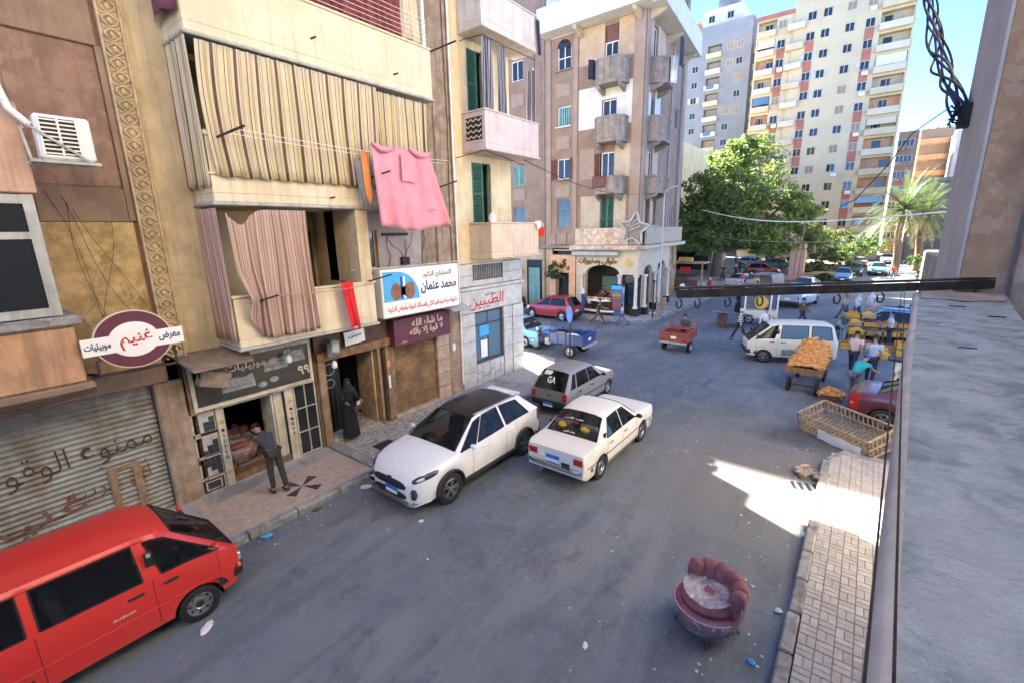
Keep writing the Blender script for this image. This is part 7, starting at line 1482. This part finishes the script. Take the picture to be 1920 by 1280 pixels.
# black and white cat lying on the corner pavement
CT = thing('cat', 'black and white cat lying on the corner pavement', 'cat', (-11.0,29.4,.13), R(20))
skin_obj('body', 'cloth_white', CT, [(0,0,.09),(.13,0,.10),(.24,.02,.12),(.33,.03,.16),(-.12,0,.09),(-.22,.02,.08),(-.34,.10,.04),(-.45,.16,.03),(.2,.06,.05),(.3,.1,.02),(.18,-.06,.05),(.28,-.1,.02),(-.2,.08,.05),(-.08,.15,.02),(-.2,-.05,.05),(-.08,-.12,.02)], [(0,1),(1,2),(2,3),(0,4),(4,5),(5,6),(6,7),(2,8),(8,9),(2,10),(10,11),(5,12),(12,13),(5,14),(14,15)], [.085,.08,.06,.055,.085,.07,.02,.016,.03,.02,.03,.02,.035,.02,.035,.02])
MB().ball((.05,0,.135), (.13,.07,.06)).build('dark_patch', 'hair', CT, smooth=60); MB().ball((-.2,.01,.12), (.08,.06,.05)).build('dark_patch', 'hair', CT, smooth=60); MB().ball((.34,.03,.195), (.05,.05,.03)).build('dark_patch', 'hair', CT, smooth=60)
for s_ in (1,-1): MB().prism([(.33,.03+s_*.03-.018,.2),(.33,.03+s_*.03+.018,.2),(.33,.03+s_*.035,.245)], (.012,0,0)).build('ear', 'hair', CT)
# stall with white plastic chairs, yellow goods and the red drum beyond the corner
KS = thing('kiosk', 'open street kiosk with a plank roof beyond the corner shop', 'kiosk', (-13.0,42.3,.13))
bx('counter', 'wood', KS, -1.4, 1.2, -.2, .5, 0, 1.0); bx('roof', 'wood_pale', KS, -1.8, 1.8, -.7, 1.2, 2.5, 2.6)
for x in (-1.6,1.6): bx('post', 'wood_pale', KS, x-.05, x+.05, -.5, -.4, 0, 2.5)
bx('sign_panel', 'print_red', KS, -.2, .7, -.75, -.72, 1.7, 2.2)
for k in range(12): MB().ball((-.4+.2*(k % 6),-.4+.1*(k//6),2.75+.16*(k//6)), (.16,.2,.14), 8, 6).build('yellow_sack', 'gold', KS, smooth=60)
ch_l = ['white plastic garden chair first in the pair by the red drum','white plastic garden chair second in the pair by the red drum','white plastic garden chair alone by the yellow table']
def plastic_chair(label, loc, rz):
    t = thing('plastic_chair', label, 'chair', loc, rz, 'plastic chairs beyond the corner shop')
    bx('seat', 'white_plastic', t, -.22, .22, -.2, .22, .40, .43, .01); 
    b = MB(); b.box(-.24,.24,.2,.23,.62,.85); 
    for q in range(4): b.box(-.2+q*.115,-.15+q*.115,.2,.225,.43,.62)
    b.build('backrest', 'white_plastic', t)
    for x in (-.21,.21):
        for y in (-.18,.19): bx('leg', 'white_plastic', t, x-.025, x+.025, y-.025, y+.025, 0, .40)
        bx('armrest', 'white_plastic', t, x-.03, x+.03, -.18, .2, .62, .65)
plastic_chair(ch_l[0], (-11.85,42.4,.13), R(170)); plastic_chair(ch_l[1], (-11.3,42.5,.13), R(175)); plastic_chair(ch_l[2], (-12.35,40.2,.13), R(60))
dr = thing('red_drum', 'red gas bottle standing on the corner pavement by the plastic chairs', 'drum', (-10.7,42.0,.13)); MB().lathe([(.001,0),(.2,0),(.22,.05),(.22,.85),(.15,1.0),(.06,1.05),(.05,1.15),(.001,1.15)], 16).build('bottle', 'cloth_red', dr, smooth=50); MB().ball((0,0,1.22), .09).build('valve', 'white_plastic', dr, smooth=60)
tb = thing('yellow_table', 'small table with a yellow cover by the corner shop columns', 'table', (-12.0,38.7,.13)); bx('top', 'gold', tb, -.45, .45, -.35, .35, .72, .78); 
for x in (-.38,.38):
    for y in (-.28,.28): bx('leg', 'iron', tb, x-.02, x+.02, y-.02, y+.02, 0, .72)
w2 = thing('white_table', 'small white table next to the yellow covered one', 'table', (-11.3,39.6,.13)); bx('top', 'white_plastic', w2, -.4, .4, -.3, .3, .7, .74); bx('leg', 'white_plastic', w2, -.06, .06, -.06, .06, 0, .7)
BS = thing('blue_shop', 'shop with bright blue awnings behind the corner of the mauve block', 'building', (-17.6,59.5,0)); bx('wall', 'house_grey', BS, -2.6, 2.4, 0, 6, 0, 6.5); bx('awning', 'plate_blue', BS, -2.6, 2.5, -1.3, -.01, 4.6, 5.4); bx('awning', 'print_blue', BS, -2.4, 2.3, -1.0, -.01, 3.0, 3.3); bx('shop_window', 'glass', BS, -2, 2, -.03, -.002, .6, 2.8)
mb = thing('parked_motorbike', 'small dark motorbike under the big tree', 'motorbike', (-12.2,53,0), R(-95)); wheel(mb, .6, 0, .29, .1, 'steel', 1); wheel(mb, -.6, 0, .29, .1, 'steel', 1); MB().tube([(-.6,0,.3),(-.2,0,.6),(.35,0,.75),(.6,0,.3)], .05, 8).build('frame', 'iron', mb, smooth=60); MB().ball((-.1,0,.82), (.4,.13,.1)).build('saddle', 'rubber', mb, smooth=60); MB().tube([(.35,-.3,1.05),(.42,0,1.0),(.35,.3,1.05)], .02, 6).build('handlebar', 'chrome', mb)

# ---------------------------------------------------------------- market: carts, stalls, crates
mat('bread_orange', (.56,.26,.075), .8, .25, 8, .3, 20); mat('dates_brown', (.22,.12,.055), .8, .3, 9); mat('fruit_yellow', (.66,.42,.05), .6, .15, 9); mat('fruit_red', (.38,.06,.045), .5, .25, 9); mat('fruit_green', (.23,.30,.07), .6, .2, 9); mat('fruit_orange', (.64,.22,.03), .6, .15, 9); mat('fruit_purple', (.11,.035,.06), .5, .2, 9); mat('crate_yellow', (.58,.34,.05), .7, .12, 6); mat('tarp_yellow', (.62,.44,.03), .8, .08, 4); mat('tarp_olive', (.26,.28,.06), .8, .1, 4); mat('tarp_maroon', (.20,.03,.05), .8, .15, 4); mat('tarp_blue', (.06,.20,.48), .8, .1, 4); mat('grapes', (.15,.05,.07), .5, .2, 8)
def heap(parent, name, mt, x0, x1, y0, y1, z, h, size, n, seed, slope=None):
    rnd = random.Random(seed); b = MB()
    for _ in range(n):
        u, v = rnd.random(), rnd.random(); top_ = h*(1-(2*u-1)**2*.75)*(1-(2*v-1)**2*.6) if slope is None else h*(slope[0]+(slope[1]-slope[0])*v)*(1-(2*u-1)**4*.6)
        b.ball((x0+(x1-x0)*u, y0+(y1-y0)*v, z+top_*rnd.uniform(.75,1)), (size*rnd.uniform(.8,1.25),size*rnd.uniform(.7,1.1),size*rnd.uniform(.6,.9)), 6, 4)
    core = MB().grid(lambda u,v: (x0+(x1-x0)*u, y0+(y1-y0)*v, z+(h*(1-(2*u-1)**2*.75)*(1-(2*v-1)**2*.6) if slope is None else h*(slope[0]+(slope[1]-slope[0])*v)*(1-(2*u-1)**4*.6))*.82), 8, 8, False)
    b.add(core.v, core.f); o = b.build(name, mt, parent, smooth=70); o['kind'] = 'stuff'; return o
GC = thing('bread_cart', 'wooden handcart heaped with orange bread rounds in the junction', 'cart', (-1.28,17.95,0), R(-3))
bx('bed', 'wood_dark', GC, -.55, .55, 0, 2.3, .72, .80, .01)
for s_ in (-1,1): bx('side_board', 'wood', GC, s_*.55-.02, s_*.55+.02, 0, 2.3, .80, .92); wheel(GC, s_*.42, .12, .25, .1, 'dark', s_).rotation_euler = (0,0,R(90)); wheel(GC, s_*.42, 2.0, .25, .1, 'dark', s_).rotation_euler = (0,0,R(90))
bx('end_board', 'wood', GC, -.57, .57, -.04, -.002, .70, .90); bx('axle', 'iron', GC, -.45, .45, .10, .14, .23, .27); bx('axle', 'iron', GC, -.45, .45, 1.98, 2.02, .23, .27)
for x in (-.3,.3): MB().bar((x,-.02,.72),(x,-.05,.1),.04).build('prop', 'wood_dark', GC)
heap(GC, 'bread_heap', 'bread_orange', -.5, .5, .05, 2.25, .80, .62, .095, 330, 5, (.35,1.25)); bx('paper', 'cloth_white', GC, -.1, .3, .05, .25, 1.02, 1.03)
bs = thing('bread_basket', 'low round basket with orange bread rounds on the road', 'basket', (-.42,17.9,0)); MB().lathe([(.001,.02),(.36,.02),(.42,.22),(.39,.22),(.34,.06)], 20).build('basket', 'dates_brown', bs, smooth=40); heap(bs, 'bread_heap', 'bread_orange', -.33, .33, -.33, .33, .12, .25, .085, 50, 7)
# cane cage lying on its side
CG = thing('cane_crate', 'long open crate of split cane lying at the road edge with white paper in it', 'crate', (.12,14.35,0), R(-37))
L2, W2, H2 = 2.0, .95, .52; M3 = Matrix.Rotation(R(16),3,'X')
def cg(p): v = M3@Vector(p); return (v.x, v.y, v.z+.14)
for z in (.02,H2*.5,H2):
    for y in (-W2/2,W2/2): MB().bar(cg((-L2/2,y,z)), cg((L2/2,y,z)), .045).build('rail', 'cane', CG)
    for x in (-L2/2,L2/2): MB().bar(cg((x,-W2/2,z)), cg((x,W2/2,z)), .045).build('rail', 'cane', CG)
for k in range(17):
    x = -L2/2+L2*k/16
    for y in (-W2/2,W2/2): MB().bar(cg((x,y,0)), cg((x,y,H2+.02)), .026).build('stave', 'cane', CG)
    MB().bar(cg((x,-W2/2,.0)), cg((x,W2/2,.0)), .026).build('stave', 'cane', CG)
for k in range(8):
    y = -W2/2+W2*k/7
    for x in (-L2/2,L2/2): MB().bar(cg((x,y,0)), cg((x,y,H2)), .026).build('stave', 'cane', CG)
b = MB(); b.grid(lambda u,v: cg((-.35+1.2*u,-W2/2-.035-.05*(1-v),.03+.27*v+.015*math.sin(u*14))), 14, 3); b.build('white_paper', 'cloth_white', CG)
# rubble heap in the gutter
RB = thing('rubble_pile', 'small pile of broken concrete by the drain grate', 'rubble', (-.35,11.75,0)); rnd = random.Random(9)
for k in range(16):
    c = (rnd.uniform(-.35,.35),rnd.uniform(-.2,.25),rnd.uniform(.03,.12)); MB().cbox(c, (rnd.uniform(.08,.3),rnd.uniform(.06,.2),rnd.uniform(.04,.12)), Matrix.Rotation(rnd.uniform(0,3),3,'Z')@Matrix.Rotation(rnd.uniform(-.4,.4),3,'X')).build('chunk', 'concrete_old' if k % 3 else 'stone_beige', RB, bevel=.015)
# fruit stall tables
ST = thing('fruit_stall', 'stepped wooden fruit stall loaded with crates by the blue car', 'stall', (.85,27.6,0), R(12))
for k,(y,z) in enumerate(((0,.45),(.65,.75),(1.3,1.05))): bx('step', 'wood', ST, -1.2, 1.7, y, y+.6, z-.05, z); 
for x in (-1.1,.2,1.6):
    for y,z in ((.05,.40),(.7,.7),(1.8,1.0)): bx('leg', 'wood_dark', ST, x-.04, x+.04, y-.03, y+.03, 0, z)
def crate(label, x, y, z, rz, fruit, cm='crate_yellow', w_=.5, d_=.36, h_=.24, hp=.12, seed=1):
    t = thing('fruit_crate', label, 'crate', (x,y,z), rz, 'crates of the fruit market')
    for q in range(2):
        for yy in (-d_/2,d_/2-.015): bx('slat', cm, t, -w_/2, w_/2, yy, yy+.015, .01+q*h_*.52, h_*.46+q*h_*.52)
        for xx in (-w_/2,w_/2-.015): bx('slat', cm, t, xx, xx+.015, -d_/2+.016, d_/2-.016, .012+q*h_*.52, h_*.45+q*h_*.52)
    bx('floor', cm, t, -w_/2+.016, w_/2-.016, -d_/2+.016, d_/2-.016, 0, .02); heap(t, 'fruit', fruit, -w_/2+.05, w_/2-.05, -d_/2+.05, d_/2-.05, h_*.7, hp, .045, 40, seed)
a12 = R(12); ca, sa = math.cos(a12), math.sin(a12)
def sw(x, y): return (.85+ca*x-sa*y, 27.6+sa*x+ca*y)
rows_ = [(.25,.45,[('fruit_yellow','yellow'),('dates_brown','brown'),('dates_brown','tan'),('fruit_green','green')]),(.92,.75,[('fruit_yellow','yellow'),('fruit_purple','purple'),('dates_brown','brown'),('grapes','wine red')]),(1.58,1.05,[('fruit_orange','orange'),('fruit_yellow','yellow'),('fruit_green','green'),('fruit_red','red')])]
nm_row = ('bottom','middle','top'); nm_col = ('first','second','third','fourth')
for r_,(y,z,it) in enumerate(rows_):
    for k,(f_,cn_) in enumerate(it):
        x = -.85+k*.68; px_, py_ = sw(x, y); crate('crate of %s fruit, %s from the van on the %s stall step' % (cn_, nm_col[k], nm_row[r_]), px_, py_, z, a12, f_, 'wood_pale' if (r_+k) % 2 else 'crate_yellow', .6, .5, .2, .16, 10*r_+k)
for l_,x,y,f_,cm_,w_,h_ in (('yellow crate of yellow fruit on the ground before the stall',.85,25.5,'fruit_yellow','crate_yellow',.6,.42),('tall yellow slatted crate topped with red fruit near the ledge',1.75,25.9,'fruit_red','crate_yellow',.62,.62),('small yellow crate beside the person in dark green',-.35,26.2,'dates_brown','crate_yellow',.4,.3),('low crate of brown dates at the foot of the stall',.2,26.9,'dates_brown','wood_pale',.9,.25),('low crate of wine red grapes at the foot of the stall',1.35,26.6,'grapes','wood_pale',.7,.3),('crate of orange fruit at the edge of the market near the ledge',2.35,27.0,'fruit_orange','crate_yellow',.7,.5)):
    crate(l_, x, y, 0, R(10), f_, cm_, w_, .5, h_, .18, int(x*10)+40)
bk2 = thing('yellow_basket', 'round yellow basket on the ground in front of the stall crates', 'basket', (.95,24.9,0)); MB().lathe([(.001,.02),(.28,.02),(.34,.25),(.31,.25),(.26,.06)], 20).build('basket', 'crate_yellow', bk2, smooth=40); heap(bk2, 'fruit', 'fruit_yellow', -.26, .26, -.26, .26, .16, .14, .05, 50, 3)
def tarp(label, mt, x, y, z, w_, d_, h_, rz=0.0, seed=0):
    rnd = random.Random(seed); p = [rnd.uniform(0,6) for _ in range(3)]
    o = MB().grid(lambda u,v: ((u-.5)*w_, (v-.5)*d_, z+h_*(1-(2*u-1)**4)*(1-(2*v-1)**4)+.05*math.sin(u*7+p[0])*math.sin(v*6+p[1])), 14, 12).build('tarp', mt, loc=(x,y,0), rot=(0,0,rz), smooth=80); o.modifiers.new('t','SOLIDIFY').thickness=.02; tag(o, label, 'tarp')
crate('crate of green fruit on the ground behind the dark green t-shirt', -.1, 28.6, 0, R(20), 'fruit_green', 'wood_pale', .8, .6, .5, .2, 71); crate('crate of red fruit beside the maroon cover', .3, 30.2, 0, R(5), 'fruit_red', 'wood_pale', .8, .6, .8, .2, 72); crate('crate of orange fruit at the back of the market by the pale car', 2.2, 31.2, 0, R(5), 'fruit_orange', 'crate_yellow', .9, .7, .9, .25, 73)
person('person in navy shirt choosing fruit behind the stall', (2.0,29.9,0), R(-120), (.04,.05,.12), (.05,.05,.06), la=(30,50), ra=(30,50)); person('person in grey shirt and white cap behind the maroon cover', (.6,32.0,0), R(-90), (.35,.35,.36), (.05,.06,.1), la=(10,30), ra=(10,20), hat=('cap',(.7,.7,.68))); person('person in brown jacket walking between the white van and the pale blue car', (-2.6,30.5,0), R(20), (.16,.10,.06), (.05,.06,.09), **WALK, sleeve='long'); person('person in black robe crossing behind the oven cart', (-6.6,33.5,0), R(-20), (.015,.015,.02), robe=True, sleeve='long', hat=('headscarf',(.02,.02,.025)))
tarp('yellow tarp over goods behind the fruit stall', 'tarp_yellow', 1.75, 30.2, 1.0, 1.2, 1.0, .35, .2, 1); tarp('olive green tarp beside the yellow one', 'tarp_olive', 2.3, 29.0, .85, 1.2, .9, .25, .1, 2); tarp('maroon cover over the pile next to the blue car', 'tarp_maroon', .9, 30.6, .9, 1.1, 1.0, .3, .1, 3); tarp('orange red tarp edge at the ledge side of the market', 'fruit_orange', 2.5, 28.3, .8, 1.0, .8, .12, 0, 4)
# grey plank handcart and the golden drum oven cart
HC = thing('plank_cart', 'grey plank handcart tilted on its shafts near the striped shirt', 'cart', (-5.9,28.6,0), R(70)); mat('wood_grey', (.17,.155,.15), .85, .2, 5, .3, 25)
for k in range(6): MB().cbox((0,-.42+k*.17,.78), (2.4,.16,.05), Matrix.Rotation(R(9),3,'Y')).build('plank', 'wood_grey', HC)
for s_ in (-1,1): wheel(HC, 0, s_*.55, .38, .08, 'dark', s_); MB().bar((-1.2,s_*.4,.95),(1.9,s_*.4,.42),.06).build('shaft', 'wood_grey', HC)
bx('prop', 'wood_dark', HC, -1.0, -.95, -.3, .3, 0, .85)
OV = thing('oven_cart', 'white cart carrying a golden barrel oven behind the plank handcart', 'cart', (-4.75,30.3,0), R(15))
bx('body', 'paint_offwhite', OV, -.9, .9, -.4, .4, .35, .85, .02); MB().lathe([(.001,-.42),(.34,-.42),(.36,-.38),(.36,.38),(.34,.42),(.001,.42)], 20, Matrix.Translation((0,-.05,1.3))@Matrix.Rotation(R(90),4,'X')).build('barrel', 'gold', OV, smooth=40)
for x in (-.85,.5,.85): bx('post', 'white_paint', OV, x-.04, x+.04, -.38, -.30, .85, 2.3)
bx('roof', 'sheet_wood', OV, -1.1, 1.1, -.6, .6, 2.3, 2.36); bx('shelf', 'wood', OV, -.85, -.4, -.3, .3, 1.1, 1.2)
for x in (-.6,.6):
    for s_ in (-1,1): wheel(OV, x, s_*.36, .27, .08, 'dark', s_)
SC = thing('market_scale', 'white weighing scale stand behind the wine red car', 'scale', (1.45,20.4,0)); bx('stand', 'white_paint', SC, -.25, .25, -.2, .2, 0, 1.0, .02); bx('pan', 'dark_plastic', SC, -.45, .45, -.25, .25, 1.02, 1.08); bx('bag', 'cloth_white', SC, .4, .7, -.2, .2, 0, .8, .08)

# ---------------------------------------------------------------- wrapped armchair in the road
m, nt, b = new_mat('plastic_wrap'); b.inputs['Base Color'].default_value = (.8,.82,.85,1); b.inputs['Roughness'].default_value = .12; b.inputs['Specular IOR Level'].default_value = .8
tp = N(nt, 'ShaderNodeBsdfTransparent'); mx = N(nt, 'ShaderNodeMixShader'); pos = N(nt, 'ShaderNodeTexCoord').outputs['Object']
nt.links.new(ramp(nt, noise(nt, pos, 4, 4, .6, 1.2), [(.42,.10),(.54,.16),(.62,.42)]), mx.inputs[0]); nt.links.new(tp.outputs[0], mx.inputs[1]); nt.links.new(b.outputs[0], mx.inputs[2]); nt.links.new(mx.outputs[0], nt.nodes['Material Output'].inputs['Surface']); bump(nt, b, noise(nt, pos, 7, 4, .6, 1.5), 1.0, .06)
m2_ = m.copy(); m2_.name = 'plastic_cover'; MAT['plastic_cover'] = m2_
for n2 in m2_.node_tree.nodes:
    if n2.type == 'VALTORGB':
        for e_, v_ in zip(n2.color_ramp.elements, (.3,.45,.7)): e_.color = (v_,v_,v_,1)
mat('velvet', (.23,.085,.095), .7, .15, 6, .1, 40, obj=True)
def armchair(name, label, loc, rz):
    """tub chair facing +x with a channelled back roll"""
    T = thing(name, label, 'armchair', loc, rz)
    MB().lathe([(.30,.09),(.37,.12),(.43,.26),(.455,.40),(.43,.455),(.001,.46)], 32).build('base', 'velvet', T, smooth=60)
    MB().lathe([(.001,.45),(.33,.45),(.375,.48),(.375,.52),(.33,.56),(.2,.575),(.001,.57)], 32).build('seat_cushion', 'velvet', T, smooth=60)
    def roll(u, v):
        a = R(94+172*u); e = 2*math.pi*v; seam = abs(math.sin(u*math.pi*6))**.35; k = .84+.16*seam; end = min(1, (math.sin(math.pi*min(max(u,.0),1))*5+.25)); k *= min(1, .55+.45*end)
        cr, cz = math.copysign(abs(math.cos(e))**.75, math.cos(e)), math.copysign(abs(math.sin(e))**.75, math.sin(e))
        r_ = .375+.125*cr*k+.02*cz; z = .57+.245*cz*(k if cz > 0 else 1)
        return (r_*math.cos(a), r_*math.sin(a), z)
    rl_ = MB().grid(roll, 72, 20, False); rl_.f += [tuple(q*73 for q in range(21)), tuple(q*73+72 for q in range(21))]; rl_.build('backrest', 'velvet', T, smooth=70)
    MB().tube([(math.cos(R(t))*.458,math.sin(R(t))*.458,.42) for t in range(-80,81,10)], .012, 6).build('piping', 'cloth_pink', T, smooth=60)
    for s_ in (1,-1):
        for x in (.27,-.27): MB().tube([(x,s_*.27,.12),(x*1.12,s_*.3,0)], [.028,.018], 8).build('leg', 'wood_dark', T)
    wrp = MB(); nn = 36
    prof = [(.40,.06),(.475,.16),(.50,.32),(.53,.55),(.535,.72)]
    def fn(u, v):
        a = u*2*math.pi; back = .5-.5*math.cos(a-0.0) ; r_, z = lin([(0,.36),(.25,.44),(.5,.485),(.8,.525),(1,.50)], v), None
        zt = .52+.31*min(1, max(0,(back-.42)/.3)); z = .07+(zt-.07)*v
        return ((r_+.012*math.sin(9*a+7*v))*math.cos(a), (r_+.012*math.sin(7*a+5*v))*math.sin(a), z+.01*math.sin(13*a))
    wrp.grid(fn, 48, 12, False); wrp.build('plastic_wrap', 'plastic_wrap', T, smooth=80)
    MB().grid(lambda u,v: ((.40*(.2+.8*u))*math.cos(v*6.283)*.9, (.40*(.2+.8*u))*math.sin(v*6.283)*.9, .60+.02*math.sin(u*9+v*20)+.03*u*u), 6, 24, False).build('plastic_wrap', 'plastic_cover', T, smooth=80)
    return T
armchair('armchair', 'maroon tub armchair wrapped in clear plastic standing in the road', (-1.20,6.02,0), R(-118))
armchair('armchair', 'maroon armchair wrapped in plastic inside the furniture shop', (-12.0,4.0,.158), R(20))

# ---------------------------------------------------------------- litter
mat('litter_white', (.45,.45,.44), .8, .45, 1.7)
rnd = random.Random(77); b = MB()
def scrap(b, x, y, s_):
    n = rnd.choice((4,5,6)); c = [(x+s_*rnd.uniform(.4,1)*math.cos(6.283*k/n+.3), y+s_*rnd.uniform(.4,1)*math.sin(6.283*k/n+.3), .006+rnd.uniform(0,.03)*(s_*12)) for k in range(n)]; b.poly(c)
for _ in range(640):
    t = rnd.random()
    if t < .35: x, y = rnd.gauss(-3.6,1.0), rnd.uniform(10,22)
    elif t < .6: x, y = rnd.uniform(-8.6,-.4), rnd.uniform(3,20)
    elif t < .8: x, y = -8.55+abs(rnd.gauss(0,.25)), rnd.uniform(2,14)
    else: x, y = -.45-abs(rnd.gauss(0,.5)), rnd.uniform(5,15)
    scrap(b, x, y, rnd.choice((.008,.012,.016,.022,.035)))
for _ in range(120): scrap(b, rnd.uniform(-12,-3), rnd.uniform(22,34), rnd.choice((.04,.06,.1)))
o = b.build('litter', 'litter_white'); tag(o, 'small white paper scraps strewn over the asphalt', 'litter', kind='stuff')
def crumple(label, x, y, z, sx, sy, sz, mt, cat='bag', seed=0):
    rnd = random.Random(seed); b = MB().ball((0,0,sz), (sx,sy,sz), 10, 7); b.v = [(v[0]*rnd.uniform(.75,1.2),v[1]*rnd.uniform(.75,1.2),max(0,v[2]*rnd.uniform(.8,1.2))) for v in b.v]
    o = b.build('plastic_bag' if cat == 'bag' else 'paper_scrap', mt, loc=(x,y,z), rot=(0,0,rnd.uniform(0,3))); tag(o, label, cat)
crumple('crumpled pale plastic bag beside the red van front wheel', -7.10,1.55,0,.14,.07,.025,'cloth_white','bag',1); crumple('pale blue plastic bag in the gutter in front of the red van', -8.55,3.1,0,.13,.06,.03,'print_blue','bag',2); crumple('green plastic scrap in the gutter before the furniture shop', -8.6,4.15,0,.12,.05,.02,'leaf_hedge','scrap',3); crumple('white plastic bag in the gutter by the nose of the white crossover', -8.5,5.3,0,.14,.08,.03,'cloth_white','bag',4); crumple('white paper lying alone on the asphalt in front of the white crossover', -6.5,5.2,0,.05,.05,.012,'cloth_white','scrap',5); crumple('white paper scrap at the bottom of the road near the armchair', -2.45,4.65,0,.07,.035,.015,'cloth_white','scrap',6); crumple('white paper cup in the gutter by the armchair side kerb', -.40,6.9,0,.06,.05,.03,'cloth_white','scrap',7); crumple('blue crushed packet in the gutter near the bottom of the picture', -.55,5.75,0,.06,.04,.02,'print_blue','scrap',8); crumple('white crumpled paper beside the rubble pile', -.32,9.2,0,.10,.06,.03,'cloth_white','scrap',9)
